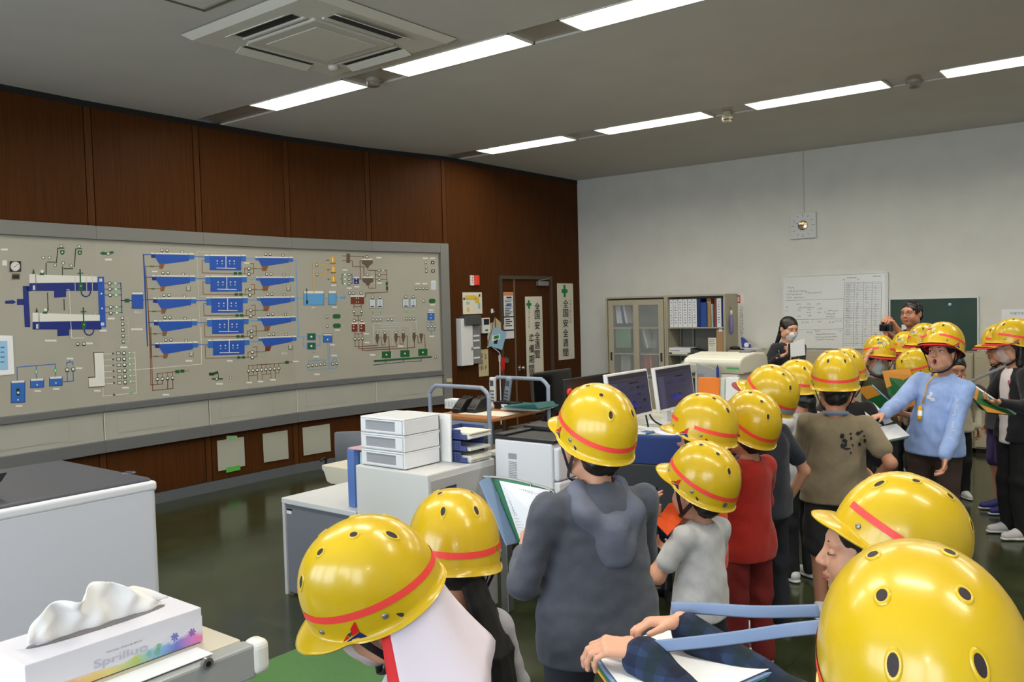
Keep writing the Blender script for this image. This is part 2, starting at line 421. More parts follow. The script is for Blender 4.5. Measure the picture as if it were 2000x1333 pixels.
# left wall: dark backing, veneer panels, battens, skirting
mb = MB(); gap = MB(); bat = MB(); sk = MB(); shadow_line = MB()
for i in range(len(JW) - 1):
    a, b, t, n = wseg(i); L = np.linalg.norm(b - a)
    for lo, hi, d0, d1, o in ((0, 3.451, -0.12, -0.012, gap),):
        o.prism([V3(a + n * d0 - t * .02, lo), V3(b + n * d0 + t * .02, lo), V3(b + n * d1 + t * .02, lo), V3(a + n * d1 - t * .02, lo)], (0, 0, hi - lo))
    if i < 8: cuts = [(0.037, L - 0.037)] if i > 0 else [(0.0, 1.0), (1.006, 2.0), (2.006, L - 0.037)]
    else:
        c1 = 8.45 - 7.46; c2 = 9.62 - 7.46
        cuts = [(0.037, c1 - 0.003), (c1 + 0.003, c2 - 0.003), (c2 + 0.003, L)]
    for u0, u1 in cuts:
        pieces = [(u0, u1, 0.1, 3.40)]
        if i == 8 and u0 > 0.9 and u1 < 2.3: pieces = [(u0, u1, 2.06, 3.40)]
        for p, q, lo, hi in pieces:
            A, B = a + t * p, a + t * q
            mb.prism([V3(A - n * .012, lo), V3(B - n * .012, lo), V3(B, lo), V3(A, lo)], (0, 0, hi - lo))
    if i > 0 or True:
        for p, q in ((0, L),) if i < 8 else ((0, 8.45 - 7.46), (9.62 - 7.46, L)):
            A, B = a + t * p, a + t * q
            sk.prism([V3(A - n * .012, 0), V3(B - n * .012, 0), V3(B + n * .006, 0), V3(A + n * .006, 0)], (0, 0, 0.095))
        shadow_line.prism([V3(a - n * .012, 3.40), V3(b - n * .012, 3.40), V3(b + n * .004, 3.40), V3(a + n * .004, 3.40)], (0, 0, 0.051))  # near-black strip put in for the shadow line under the ceiling
for i in range(1, 9):
    nj = joint_n(i); tj = np.array((-nj[1], nj[0])); c = np.array(JW[i])
    bat.prism([V3(c - tj * .028 - nj * .012, .1), V3(c + tj * .028 - nj * .012, .1), V3(c + tj * .028 + nj * .002, .1), V3(c - tj * .028 + nj * .002, .1)], (0, 0, 3.30))
gap_o = structure(gap, 'wall_left', [DARK])
wl = mb.build('veneer_panel', [WOOD], gap_o); bat.build('batten', [WOODB], gap_o)
structure(sk, 'baseboard_left', [BASEG]); structure(shadow_line, 'trim_1', [DARK])

# far wall, right wall, back wall with its windows
mb = MB(); mb.box((-7.3, YF, 0), (XR + .1, YF + .12, ZC)); structure(mb, 'wall_far', [PLASTER])
mb = MB(); mb.box((-6.73, YF - .012, 0), (XR, YF, .09)); structure(mb, 'baseboard_far', [BASEG])
mb = MB(); mb.box((XR, YB, 0), (XR + .12, YF, ZC)); structure(mb, 'wall_right', [PLASTER])
mb = MB(); xs = [-7.3] + [v for s in WIN_SPANS for v in s] + [XR + .1]
mb.box((-7.3, YB - .12, 0), (XR + .1, YB, .95)); mb.box((-7.3, YB - .12, 2.75), (XR + .1, YB, ZC))
for i in range(0, len(xs), 2): mb.box((xs[i], YB - .12, .95), (xs[i + 1], YB, 2.75))
structure(mb, 'wall_back', [PLASTER])
ALU = M_('aluminium', 170, 172, 172, 0.35, metal=0.8)
GLASS = mat('window_glass', (0.9, 0.95, 0.95), 0.02, trans=1.0)
for k, (a, b) in enumerate(WIN_SPANS):
    mb = MB()
    mb.box((a, YB - .09, .95), (a + .05, YB - .03, 2.75)); mb.box((b - .05, YB - .09, .95), (b, YB - .03, 2.75))
    mb.box((a, YB - .09, .95), (b, YB - .03, 1.0)); mb.box((a, YB - .09, 2.7), (b, YB - .03, 2.75)); mb.box(((a + b) / 2 - .025, YB - .09, 1.0), ((a + b) / 2 + .025, YB - .03, 2.7))
    w = structure(mb, 'window_%d' % (k + 1), [ALU])
    mb = MB(); mb.box((a + .04, YB - .065, .99), (b - .04, YB - .059, 2.71)); mb.build('pane', [GLASS], w)

# ceiling with two recessed light troughs along x, each ending at the wood wall
STRIPS = [(4.435, 4.735), (7.455, 7.775), (1.41, 1.71)]
FIX = {0: [-6.235, -4.605, -3.015, -1.42, .18], 1: [-6.245, -4.66, -3.05, -1.44, .16], 2: [-6.0, -4.4, -2.8, -1.2, .4]}
mb = MB(); ys = sorted(STRIPS); edges = [YB - .1]
for a, b in ys: edges += [a, b]
edges.append(YF + .1)
for i in range(0, len(edges), 2): mb.box((-7.3, edges[i], ZC), (XR + .1, edges[i + 1], ZC + .12))
mb.box((-7.3, YB - .1, ZC + .12), (XR + .1, YF + .1, ZC + .16))
structure(mb, 'ceiling', [CEILM])
STRIPM = M_('strip_metal_panel', 168, 160, 146, 0.28, metal=0.15)
STRIPD = M_('strip_metal_panel_dark', 110, 104, 92, 0.25, metal=0.2)
FRAMEW = M_('lamp_white_enamel', 235, 232, 224, 0.35)
TUBE = mat('fluorescent_tube', (1, 1, 1), 0.5, emit=(1.0, 0.97, 0.90), estr=9.0)
LWORDS = {0: 'nearer light strip', 1: 'farther light strip', 2: 'light strip overhead'}
ORD = ['end at the wood wall', 'second from the wood wall', 'third from the wood wall', 'fourth from the wood wall', 'fifth from the wood wall']
for si, (a, b) in enumerate(STRIPS):
    xw = -7.04 if si == 0 else (-6.74 if si == 1 else -6.84)
    x0 = -7.3; fx = FIX[si]
    mb = MB()
    segs = []
    for k, fxx in enumerate(fx): segs.append((x0, fxx)); x0 = fxx + 1.2
    segs.append((x0, XR))
    for p, q in segs: mb.box((p + .003, a + .006, ZC + .012), (q - .003, b - .006, ZC + .02))
    for p, q in segs:
        mb.box((p, a, ZC + .02), (q, b, ZC + .03), 1)
    structure(mb, 'trim_%d' % (si + 2), [STRIPM, DARK])
    for k, fxx in enumerate(fx):
        cx = fxx + .6; cy = (a + b) / 2
        t = thing('ceiling_light', 'recessed fluorescent ceiling light with two bare tubes, %s, %s' % (LWORDS[si], ORD[k]), 'ceiling light', (cx, cy, ZC), 'recessed fluorescent ceiling lights')
        m = MB()      # reflector housing: sloping sides
        h = .085
        o = [(fxx + .012, a + .012), (fxx + 1.188, a + .012), (fxx + 1.188, b - .012), (fxx + .012, b - .012)]
        i_ = [(fxx + .06, a + .055), (fxx + 1.14, a + .055), (fxx + 1.14, b - .055), (fxx + .06, b - .055)]
        vs = [(x, y, ZC + .005) for x, y in o] + [(x, y, ZC + h) for x, y in i_]
        m.add(vs, [(0, 1, 5, 4), (1, 2, 6, 5), (2, 3, 7, 6), (3, 0, 4, 7), (4, 5, 6, 7)])
        m.build('reflector', [FRAMEW], t)
        m = MB()
        for lo, hi in (((fxx, a), (fxx + 1.2, a + .014)), ((fxx, b - .014), (fxx + 1.2, b)), ((fxx, a), (fxx + .014, b)), ((fxx + 1.186, a), (fxx + 1.2, b))):
            m.box((*lo, ZC - .004), (*hi, ZC + .012))
        m.build('rim', [FRAMEW], t)
        for dy in (-.055, .055):
            m = MB(); m.cyl((fxx + .06, cy + dy, ZC + .05), (fxx + 1.14, cy + dy, ZC + .05), .016, 12); m.build('tube', [TUBE], t)
            for q in (fxx + .045, fxx + 1.135): m = MB(); m.box((q, cy + dy - .014, ZC + .03), (q + .02, cy + dy + .014, ZC + .084)); m.build('lamp_holder', [FRAMEW], t)
        area_light('fluorescent_light', (cx, cy, ZC + .03), (0, 0, 0), 1.06, .16, 9.5, (1.0, 0.93, 0.80))
# ------------------------------------------------------------------ the mimic panel on the wood wall
TRIMEND = {}
def wstrip(mb, lo, hi, d0, d1, mi=0, i0=2, i1=8, ulast=None):
    """a band following the bent wall between joints i0 and i1"""
    for i in range(i0, i1):
        a, b = np.array(JW[i]), np.array(JW[i + 1]); na, nb = joint_n(i), joint_n(i + 1)
        if i == 7: nb = wseg(7)[3]
        mb.prism([V3(a + na * d0, lo), V3(b + nb * d0, lo), V3(b + nb * d1, lo), V3(a + na * d1, lo)], (0, 0, hi - lo), mi)
PGREY = M_('panel_grey_frame', 122, 122, 118, 0.45)
PGREY2 = M_('panel_grey_ledge', 104, 105, 106, 0.45)
PBOARD = mat('panel_beige_board', rgb(166, 163, 150), 0.5, noise=0.03, nscale=2.0)
PBLANK = mat('panel_blank_cover', rgb(168, 168, 157), 0.5, noise=0.03, nscale=4.0)
PSEAM = M_('panel_seam', 205, 202, 185, 0.5)
t = thing('mimic_panel', 'long grey-framed control panel with a blue and green process diagram on the wood wall', 'control panel', (-7.0, 4.5, 0.53))
mb = MB(); wstrip(mb, .93, 2.32, 0.003, .03); board = mb.build('diagram_board', [PBOARD], t)
mb = MB(); wstrip(mb, 2.31, 2.42, 0.003, .062); mb.build('top_frame', [PGREY], t, bevel=.004)
mb = MB(); wstrip(mb, .876, .934, 0.003, .062); mb.build('ledge', [PGREY2], t, bevel=.004)
mb = MB(); wstrip(mb, .532, .635, 0.003, .062); mb.build('bottom_frame', [PGREY2], t, bevel=.004)
a7, b7, t7, n7 = wseg(7)
L7 = np.linalg.norm(b7 - a7)
mb = MB(); p, q = a7 + t7 * (L7 - .115), a7 + t7 * (L7 + .002)
mb.prism([V3(p + n7 * .003, .532), V3(q + n7 * .003, .532), V3(q + n7 * .066, .532), V3(p + n7 * .066, .532)], (0, 0, 1.888)); mb.build('side_frame', [PGREY], t, bevel=.004)
for i in range(2, 8):
    a, b, tt, nn = wseg(i); mb = MB(); L = np.linalg.norm(b - a); e = .117 if i == 7 else .0
    A, B = a + tt * .004, b - tt * (.004 + e)
    mb.prism([V3(A + nn * .003, .635), V3(B + nn * .003, .635), V3(B + nn * .036, .635), V3(A + nn * .036, .635)], (0, 0, .241))
    bp = mb.build('blank_cover', [PBLANK], t)
    m2 = MB(); c = A + tt * .0
    m2.prism([V3(c + nn * .036, .637), V3(c + tt * .008 + nn * .036, .637), V3(c + tt * .008 + nn * .039, .637), V3(c + nn * .039, .637)], (0, 0, .237))
    sub(bp, m2, 'seam_strip', [PSEAM])
    m2 = MB()
    for u0, u1, z0, z1 in ((.12, .62, .68, .83), (.70, .78, .66, .84)):
        P = lambda u, z, o: V3(a + tt * u * L + nn * o, z)
        m2.prism([P(u0, z0, .036), P(u1, z0, .036), P(u1, z1, .036), P(u0, z1, .036)], np.append(nn * .0025, 0))
    sub(bp, m2, 'cover_plate', [PBLANK])

# the diagram: every mark is a flat raised plate on the board
DC = {'n': ('mark_navy', (18, 40, 120)), 'b': ('mark_blue', (30, 82, 175)), 'm': ('mark_mid_blue', (48, 105, 185)), 'l': ('mark_light_blue', (92, 158, 208)),
      'g': ('mark_green', (22, 92, 45)), 'd': ('mark_dark_green', (20, 58, 34)), 'e': ('mark_pale_green', (120, 176, 128)), 'w': ('mark_white', (222, 222, 214)),
      'o': ('mark_brown', (132, 88, 52)), 'r': ('mark_red_brown', (112, 48, 26)), 'k': ('mark_black', (26, 26, 26)), 'y': ('mark_yellow', (226, 170, 40)),
      'u': ('mark_grey_brown', (98, 82, 66)), 'p': ('mark_pale_line', (196, 194, 180)), 's': ('mark_silver', (196, 206, 216))}
DKEY = list(DC); DMATS = [M_(DC[k][0], *DC[k][1], 0.45) for k in DKEY]
dg = MB(); DOFF = [.0315]
def dpt(x, y, o): 
    p, tt, nn = wpt(x, y, o); return p
def dpoly(pts, c, o=0.0015):
    P = [dpt(x, y, .03 + o) for x, y in pts]; n = sum((np.cross(P[i] - P[0], P[(i + 1) % len(P)] - P[0]) for i in range(len(P))), np.zeros(3))
    f = tuple(range(len(P))); 
    if n[0] < 0: f = f[::-1]
    dg.add(P, [f], DKEY.index(c))
def drect(x0, y0, x1, y1, c, o=0.0015, sl=0.0):
    dpoly([(x0, y0), (x1, y0 + sl * (x1 - x0)), (x1, y1 + sl * (x1 - x0)), (x0, y1)], c, o)
def dline(pts, c, w=1.3, o=0.0012):
    for (x0, y0), (x1, y1) in zip(pts[:-1], pts[1:]):
        L = math.hypot(x1 - x0, y1 - y0) or 1; dx, dy = (x1 - x0) / L * w / 2, (y1 - y0) / L * w / 2
        dpoly([(x0 - dx - dy, y0 - dy + dx), (x1 + dx - dy, y1 + dy + dx), (x1 + dx + dy, y1 + dy - dx), (x0 - dx + dy, y0 - dy - dx)], c, o)
def ddot(x, y, r, c, o=0.003, n=10, ry=None):
    ry = ry or r; dpoly([(x + r * math.cos(2 * PI * i / n), y + ry * math.sin(2 * PI * i / n)) for i in range(n)], c, o)
def lamp(x, y, r=3.1, c='d', base=True):
    if base: drect(x - r * .8, y + r * .45, x + r * .8, y + r * 1.15, c, .0016)
    ddot(x, y, r, c, .002); ddot(x, y, r * .68, 'w', .003)
C1 = lambda X, Y: (X / 4.444, 420 + Y / 4.444)
C2 = lambda X, Y: (260 + X / 5.553, 460 + Y / 5.553)
C3 = lambda X, Y: (560 + X / 6.06, 470 + Y / 6.06)
C4 = lambda X, Y: (X / 4.444, 640 + Y / 4.444)
C5 = lambda X, Y: (430 + X / 4.255, 640 + Y / 4.255)
def mp(f, pts): return [f(*p) for p in pts]
def plate(f, x, y, w=50, h=16, c='w'):
    a, b = f(x - w / 2, y - h / 2), f(x + w / 2, y + h / 2); drect(*a, *b, c)
# inlet channels (left)
for dy in (0, 0):
    pass
dpoly(mp(C1, [(197, 618), (250, 618), (250, 660), (247, 660), (262, 930), (262, 975), (215, 975)]), 'n')
dpoly(mp(C1, [(215, 618), (270, 618), (270, 664), (240, 664)]), 'n')
dpoly(mp(C1, [(147, 730), (208, 730), (208, 782), (147, 782)]), 'n'); dpoly(mp(C1, [(45, 745), (105, 742), (105, 735), (140, 757), (105, 778), (105, 772), (45, 772)]), 'n')
for (x0, y0, sx) in ((255, 515, 0), (283, 850, 14)):
    dpoly(mp(C1, [(x0, y0), (x0 + 590, y0 + 20), (x0 + 590, y0 + 78), (x0, y0 + 78)]), 'w', .002)
    dpoly(mp(C1, [(x0, y0 + 78), (x0 + 595, y0 + 70), (x0 + 598, y0 + 145), (x0, y0 + 145)]), 'n', .002)
    dpoly(mp(C1, [(x0 + 215, y0 + 140), (x0 + 318, y0 + 140), (x0 + 318, y0 + 198), (x0 + 215, y0 + 204)]), 'n', .002)
    for q in (55, 395, 495, 545): dline(mp(C1, [(x0 + q, y0 + 5), (x0 + q + 3, y0 + 145)]), 'p' if q > 60 else 'u', 1.2, .0026)
    lamp(*C1(x0 + 252, y0 + 44), 3.4); drect(*C1(x0 + 30, y0 + 98), *C1(x0 + 50, y0 + 138), 's', .003)
    dline(mp(C1, [(x0 + 440, y0 - 40), (x0 + 445, y0 + 140)]), 'g', 2.6, .003); dline(mp(C1, [(x0 + 420, y0 - 8), (x0 + 465, y0 - 10)]), 'g', 1.6, .003)
    dpoly(mp(C1, [(x0 + 425, y0 + 90), (x0 + 445, y0 + 68), (x0 + 465, y0 + 90), (x0 + 462, y0 + 142), (x0 + 428, y0 + 142)]), 'g', .0032); ddot(*C1(x0 + 447, y0 + 103), 1.8, 'e', .004)
    dline([C1(x0 + 490 + 40 * math.cos(a), y0 + 150 + 45 * math.sin(a)) for a in np.linspace(0, PI, 9)], 'n', 2.0, .003)
    dpoly(mp(C1, [(x0 + 85, y0 + 8), (x0 + 110, y0 - 40), (x0 + 130, y0 - 35), (x0 + 128, y0 + 8)]), 'g', .003); ddot(*C1(x0 + 112, y0 - 25), 3.4, 'w', .0035)
    dpoly(mp(C1, [(x0 + 25, y0 - 5), (x0 + 36, y0 - 48), (x0 + 46, y0 - 5)]), 'd', .003)
dpoly(mp(C1, [(848, 538), (902, 538), (920, 975), (862, 975)]), 'b', .0024); drect(*C1(862, 552), *C1(888, 580), 's', .003); drect(*C1(876, 935), *C1(905, 962), 's', .003)
for q in ((880, 684), (886, 812)): ddot(*C1(*q), 1.8, 'w', .003)
for pts in ([(400, 520), (400, 420)], [(412, 410), (480, 410)], [(490, 415), (502, 290), (555, 288)], [(542, 522), (542, 450)], [(555, 467), (632, 467)], [(645, 450), (657, 295), (710, 292)], [(412, 680), (418, 828)], [(555, 735), (558, 825)]):
    dline(mp(C1, pts), 'd', 1.8)
for q in ((376, 370), (430, 370), (478, 438), (548, 418), (618, 440), (532, 270), (687, 273)): lamp(*C1(*q), 3.4, base=False)
for q in ((541, 325), (693, 328)): dpoly(mp(C1, [(q[0] - 20, q[1] - 18), (q[0] + 20, q[1] - 18), (q[0] + 18, q[1] + 10), (q[0], q[1] + 24), (q[0] - 18, q[1] + 10)]), 'g'); ddot(*C1(*q), 1.6, 'w')
dpoly(mp(C1, [(865, 334), (890, 318), (935, 328), (935, 345), (890, 348)]), 'g'); dpoly(mp(C1, [(945, 322), (975, 314), (992, 326), (975, 338), (945, 345)]), 'g'); lamp(*C1(940, 337), 3.6, base=False)
dline(mp(C1, [(580, 648), (600, 650), (622, 1070), (730, 1070)]), 'w', 1.1, .004)
for q in ((675, 1120), (727, 1120)): lamp(*C1(*q), 3.6)
for p in ((942, 388), (895, 1005), (965, 900), (440, 1092), (775, 1116), (1200, 845), (1075, 1150), (1188, 994), (38, 300)): plate(C1, *p, w=60 if p[0] not in (440, 1188) else 100)
# gauge and lamp at far left
drect(*C1(84, 402), *C1(182, 494), 'k', .006); ddot(*C1(133, 447), 9.2, 'w', .008, 20); dline(mp(C1, [(133, 447), (155, 428)]), 'k', .9, .009); dline(mp(C1, [(133, 447), (118, 455)]), 'k', .9, .009)
for a in range(12): ddot(133 / 4.444 + 7.4 * math.cos(a * PI / 6), 420 + 447 / 4.444 + 7.4 * math.sin(a * PI / 6), .55, 'k', .009, 5)
drect(*C1(103, 510), *C1(172, 560), 'u', .004); drect(*C1(112, 524), *C1(164, 550), 'k', .006); drect(*C1(20, 395), *C1(60, 440), 'w', .003)
# lift pumps, first manifold
for (px, py) in ((950, 594), (953, 645), (956, 696), (960, 800), (962, 850)):
    dline(mp(C1, [(px - 45, py), (px + 100, py - 2)]), 'n', 1.2); lamp(*C1(px, py), 3.6); dpoly([C1(px + 52 + 22 * math.cos(a), py + 17 * math.sin(a)) for a in np.linspace(0, 2 * PI, 7)[:-1]], 'e', .003); ddot(*C1(px + 52, py), 2, 'w', .004)
dline(mp(C1, [(1048, 592), (1058, 850)]), 'n', 1.5); dline(mp(C1, [(1050, 744), (1150, 744)]), 'n', 1.5); drect(*C1(1082, 728), *C1(1124, 760), 'g', .003)
drect(*C1(1145, 672), *C1(1242, 690), 'w', .003); drect(*C1(1143, 668), *C1(1245, 816), 'u', .001); drect(*C1(1148, 690), *C1(1240, 812), 'b', .003)
for k in range(5): lamp(*C1(1062 + 2.5 * k, 897 + 50.5 * k), 3.6); dline(mp(C1, [(1082 + 2 * k, 895 + 51 * k), (1110 + 2.5 * k, 895 + 51 * k)]), 'p', .8)
dline(mp(C1, [(1110, 895), (1120, 1098)]), 'p', .8)
# five treatment trains
dline(mp(C2, [(112, 210), (130, 460), (155, 1195)]), 'b', 2.0); dline(mp(C1, [(1245, 345), (1280, 1137)]), 'b', 2.0)
dline(mp(C2, [(135, 335), (200, 1330)]), 'o', 1.5); dline(mp(C2, [(150, 580), (188, 1330)]), 'o', 1.5); dline(mp(C4, [(1300, 0), (1310, 500)]), 'o', 1.5); dline(mp(C4, [(1310, 0), (1325, 548)]), 'o', 1.5)
dline(mp(C2, [(-10, 704), (115, 704)]), 'b', 1.8)
dline(mp(C2, [(1765, 262), (1795, 1105)]), 'l', 1.6)
dline(mp(C2, [(690, 175), (730, 1140)]), 'p', .9)
for r in range(5):
    ox, oy = 195 + 10.7 * r, 190 + 244.5 * r
    P = lambda x, y: C2(ox + x, oy + y)
    sl = -0.012 * (r - 1.2)
    K = lambda x, y: P(x, y + sl * x)
    dpoly([K(0, 12), K(45, 12), K(45, 55), K(0, 52)], 'n'); dpoly([K(42, 14), K(410, 18), K(410, 82), K(160, 118), K(90, 122), K(45, 50)], 'b', .0018); dpoly([K(410, 18), K(468, 18), K(468, 62), K(410, 66)], 'm', .002)
    dpoly([K(92, 118), K(148, 116), K(128, 172), K(90, 172)], 'o', .002)
    for a, b in ((0, 40), (50, 82), (90, 405), (412, 466)): dpoly([K(a, -4), K(b, 0), K(b, 14), K(a, 12)], 'w', .0025)
    for q in (118, 173): lamp(*K(q, -30), 3.2)
    q = K(337, -14); drect(q[0] - 2.8, q[1] - 2.6, q[0] + 2.8, q[1] + 2.8, 'd', .002); drect(q[0] - 1.7, q[1] - 1.8, q[0] + 1.7, q[1] + 1.8, 'w', .003)
    dline([K(-85 + 8 * r, 20), K(0, 20)], 'b', 1.9); dline([K(470, 34), K(590, 36)], 'm', 1.6)
    dline([K(-55, 145), K(95, 145)], 'o', 1.3); ddot(*K(0, 146), 1.5, 'g'); ddot(*K(22, 146), 1.5, 'g')
    bx, by = 775 + 9 * r, 207 + 231.5 * r; sb = -0.010 * (r - .6)
    Q = lambda x, y: C2(bx + x, by + y + sb * x)
    dpoly([Q(0, 14), Q(60, 14), Q(60, 92), Q(0, 90)], 'm'); dpoly([Q(392, 14), Q(450, 14), Q(450, 72), Q(392, 74)], 'm'); dpoly([Q(55, 16), Q(398, 20), Q(398, 172), Q(55, 172)], 'b', .0018)
    for a, b in ((0, 48), (56, 392), (398, 448)): dpoly([Q(a, 0), Q(b, 2), Q(b, 16), Q(a, 15)], 'w', .0025)
    dline([Q(232, 5), Q(232, 145)], 'w', 1.4, .003); dline([Q(132, 146), Q(335, 150)], 'w', 1.4, .003)
    for q in (138, 190, 272, 322): ddot(*Q(q, 70), 1.6, 's', .003); ddot(*Q(q, 100), 1.2, 's', .003)
    dline([Q(-85, -30), Q(230, -18)] if r == 0 else [Q(-65, -8), Q(150, -6)], 'p', .9); dline([Q(450, 38), Q(555, 40)], 'l', 1.6)
    dline([Q(-5, 66), Q(-28, 68), Q(-24, 200), Q(435, 205)], 'o', 1.3)
    for q in (335, 385): drect(*Q(q - 18, 190), *Q(q + 18, 218), 'g', .003)
    dline([Q(435, 205), Q(435, 148), Q(470, 146)], 'o', 1.2); dline([Q(435, 205), Q(532, 204), Q(532, 95), Q(490, 95)], 'o', 1.2); dline([Q(490, 150), Q(620, 150)], 'o', 1.2)
    lamp(*Q(482, 150), 3.4); lamp(*Q(482, 207), 3.4); ddot(*Q(570, 152), 1.4, 'e'); ddot(*Q(590, 152), 1.4, 'e')
    cx_, cy_ = 1325 + 9 * r, 228 + 219 * r; sc_ = -0.012 * (r - .4)
    T = lambda x, y: C2(cx_ + x, cy_ + y + sc_ * x)
    dpoly([T(0, 14), T(40, 14), T(40, 46), T(0, 42)], 'm'); dpoly([T(36, 16), T(362, 18), T(362, 66), T(140, 102), T(70, 108), T(38, 46)], 'b', .0018); dpoly([T(360, 18), T(412, 18), T(412, 56), T(360, 60)], 'm', .002)
    dpoly([T(72, 106), T(140, 102), T(122, 158), T(72, 158)], 'r' if r == 4 else 'o', .002)
    for a, b in ((0, 34), (42, 66), (72, 358), (366, 410)): dpoly([T(a, 0), T(b, 4), T(b, 17), T(a, 14)], 'w', .0025)
    for q in (115, 162): lamp(*T(q, -26), 3.0)
    q = T(300, -16); drect(q[0] - 2.6, q[1] - 2.4, q[0] + 2.6, q[1] + 2.6, 'd', .002); drect(q[0] - 1.6, q[1] - 1.6, q[0] + 1.6, q[1] + 1.6, 'w', .003)
    for q in ((140, 75), (240, 46), (320, 58)): ddot(*T(*q), .7, 'n', .003, 6)
for p in ((600, 580), (630, 1290)): q = C2(*p); drect(q[0] - 4.2, q[1] - 4.6, q[0] + 4.2, q[1] + 4.6, 'd', .0015); drect(q[0] - 3.2, q[1] - 4.6, q[0] + 3.2, q[1] + 3.4, 'p', .002); lamp(q[0], q[1], 2.4)
for p in ((1685, 580), (1706, 1215)): q = C2(*p); drect(q[0] - 4.0, q[1] - 4.6, q[0] + 4.0, q[1] + 4.6, 'd', .0015); drect(q[0] - 3.0, q[1] - 4.6, q[0] + 3.0, q[1] + 3.4, 'p', .002); lamp(q[0], q[1], 2.4)
# outlet tanks (right of the trains)
for x0, y0, x1, y1 in ((202, 600, 440, 765), (494, 598, 586, 762)):
    drect(*C3(x0 - 4, y0), *C3(x1 + 3, y1 + 2), 'u', .001); drect(*C3(x0 + 2, y0), *C3(x1 - 2, y0 + 26), 'w', .002); drect(*C3(x0 + 2, y0 + 26), *C3(x1 - 2, y1 - 3), 'l', .002)
drect(*C3(586, 655), *C3(606, 708), 'l', .002); dline(mp(C3, [(95, 684), (205, 684)]), 'l', 1.6); dline(mp(C3, [(442, 682), (494, 682)]), 'l', 1.8); dpoly(mp(C3, [(630, 664), (680, 664), (680, 655), (706, 676), (680, 698), (680, 690), (630, 690)]), 'l')
dline(mp(C3, [(235, 570), (240, 750)]), 'd', 1.2, .003); dpoly(mp(C3, [(228, 600), (237, 562), (246, 600)]), 'd', .003); dpoly(mp(C3, [(228, 710), (256, 710), (252, 750), (230, 750)]), 'd', .003)
dline(mp(C3, [(315, 270), (322, 615)]), 'y', 2.2, .0035); dline(mp(C3, [(315, 290), (480, 285)]), 'y', .9); dline(mp(C3, [(320, 405), (480, 400)]), 'y', .9); dline(mp(C3, [(465, 235), (475, 465)]), 'y', .8)
for k, yy in enumerate((182, 295, 408)):
    xx = 515 + 5 * k; dpoly(mp(C3, [(xx + 6, yy + 86), (xx + 6, yy + 25), (xx + 15, yy + 6), (xx + 30, yy), (xx + 45, yy + 6), (xx + 54, yy + 25), (xx + 56, yy + 86)]), 'y', .002); drect(*C3(xx, yy + 82), *C3(xx + 64, yy + 92), 'u', .002); drect(*C3(xx + 24, yy + 22), *C3(xx + 34, yy + 74), 'w', .003)
    ddot(*C3(xx - 28, yy + 52), 1.4, 'g'); dline(mp(C3, [(xx - 55, yy + 52), (xx, yy + 52)]), 'g', .7)
lamp(*C3(356, 288), 2.8); lamp(*C3(360, 402), 2.8)
# two sludge hoppers
drect(*C3(706, 156), *C3(750, 266), 'u', .002)
for oy, ox in ((0, 0), (212, 8)):
    dpoly(mp(C3, [(888 + ox, 222 + oy), (1018 + ox, 226 + oy), (1018 + ox, 275 + oy), (975 + ox, 300 + oy), (972 + ox, 322 + oy), (935 + ox, 322 + oy), (932 + ox, 300 + oy), (890 + ox, 275 + oy)]), 'u', .002); drect(*C3(890 + ox, 216 + oy), *C3(1016 + ox, 232 + oy), 'w', .003); lamp(*C3(950 + ox, 192 + oy), 2.9)
    dline(mp(C3, [(955 + ox, 320 + oy), (962 + ox, 352 + oy), (1045, 354 + oy)]), 'r', 1.0); ddot(*C3(998 + ox, 354 + oy), 3.4, 'e', .002, 6, 1.9)
for pts in ([(660, 182), (908, 188), (910, 216)], [(660, 238), (775, 238), (780, 308), (912, 312), (915, 430)], [(868, 245), (890, 240)], [(868, 245), (872, 458), (900, 458)], [(1045, 355), (1055, 568)], [(1050, 354), (1182, 352), (1192, 612), (935, 622), (932, 668), (916, 672)], [(1050, 406), (1184, 406)], [(1052, 462), (1186, 460)], [(795, 752), (795, 800)], [(882, 752), (884, 800)], [(795, 784), (884, 780)], [(798, 860), (798, 892), (888, 890), (888, 860)], [(844, 892), (846, 950)], [(800, 948), (888, 945)],
            [(806, 1080), (810, 1145), (810, 1258), (1080, 1242), (1078, 1220)], [(850, 1108), (855, 1282), (1300, 1254), (1298, 1220)], [(892, 1080), (900, 1304), (1514, 1268), (1512, 1200)], [(808, 1108), (895, 1105)], [(1100, 1148), (1118, 1148), (1122, 1238), (1168, 1236)], [(1185, 1142), (1208, 1142), (1216, 1310)], [(1315, 1138), (1338, 1136), (1342, 1226), (1385, 1225)], [(1400, 1132), (1425, 1132), (1432, 1302)], [(1530, 1128), (1550, 1128), (1556, 1216), (1598, 1212)], [(1612, 1120), (1632, 1120), (1640, 1290)]):
    dline(mp(C3, pts), 'r', 1.1)
for q in ((1092, 356), (1094, 408), (1096, 462)): lamp(*C3(*q), 2.8)
ddot(*C3(1140, 354), 3, 'e', .002, 6, 2.2); ddot(*C3(1140, 354), 1.4, 'w', .003)
drect(*C3(1172, 490), *C3(1198, 534), 'g', .003); drect(*C3(1174, 545), *C3(1200, 588), 'g', .003)
for yy in (404, 458, 512): ddot(*C3(690, yy), 3.2, 'e', .002); ddot(*C3(690, yy), 2, 'w', .003); lamp(*C3(738, yy), 2.8)
dline(mp(C3, [(632, 456), (655, 456), (655, 402), (672, 402)]), 'd', 1); dline(mp(C3, [(655, 456), (660, 512), (675, 512)]), 'd', 1); dline(mp(C3, [(760, 402), (772, 402), (775, 512), (760, 512)]), 'n', 1); dline(mp(C3, [(772, 457), (900, 457)]), 'n', 1.1)
drect(*C3(796, 432), *C3(856, 450), 'w', .002); drect(*C3(796, 446), *C3(856, 514), 'n', .002); ddot(*C3(824, 458), 1.2, 'w', .003); ddot(*C3(824, 496), 1.2, 'w', .003)
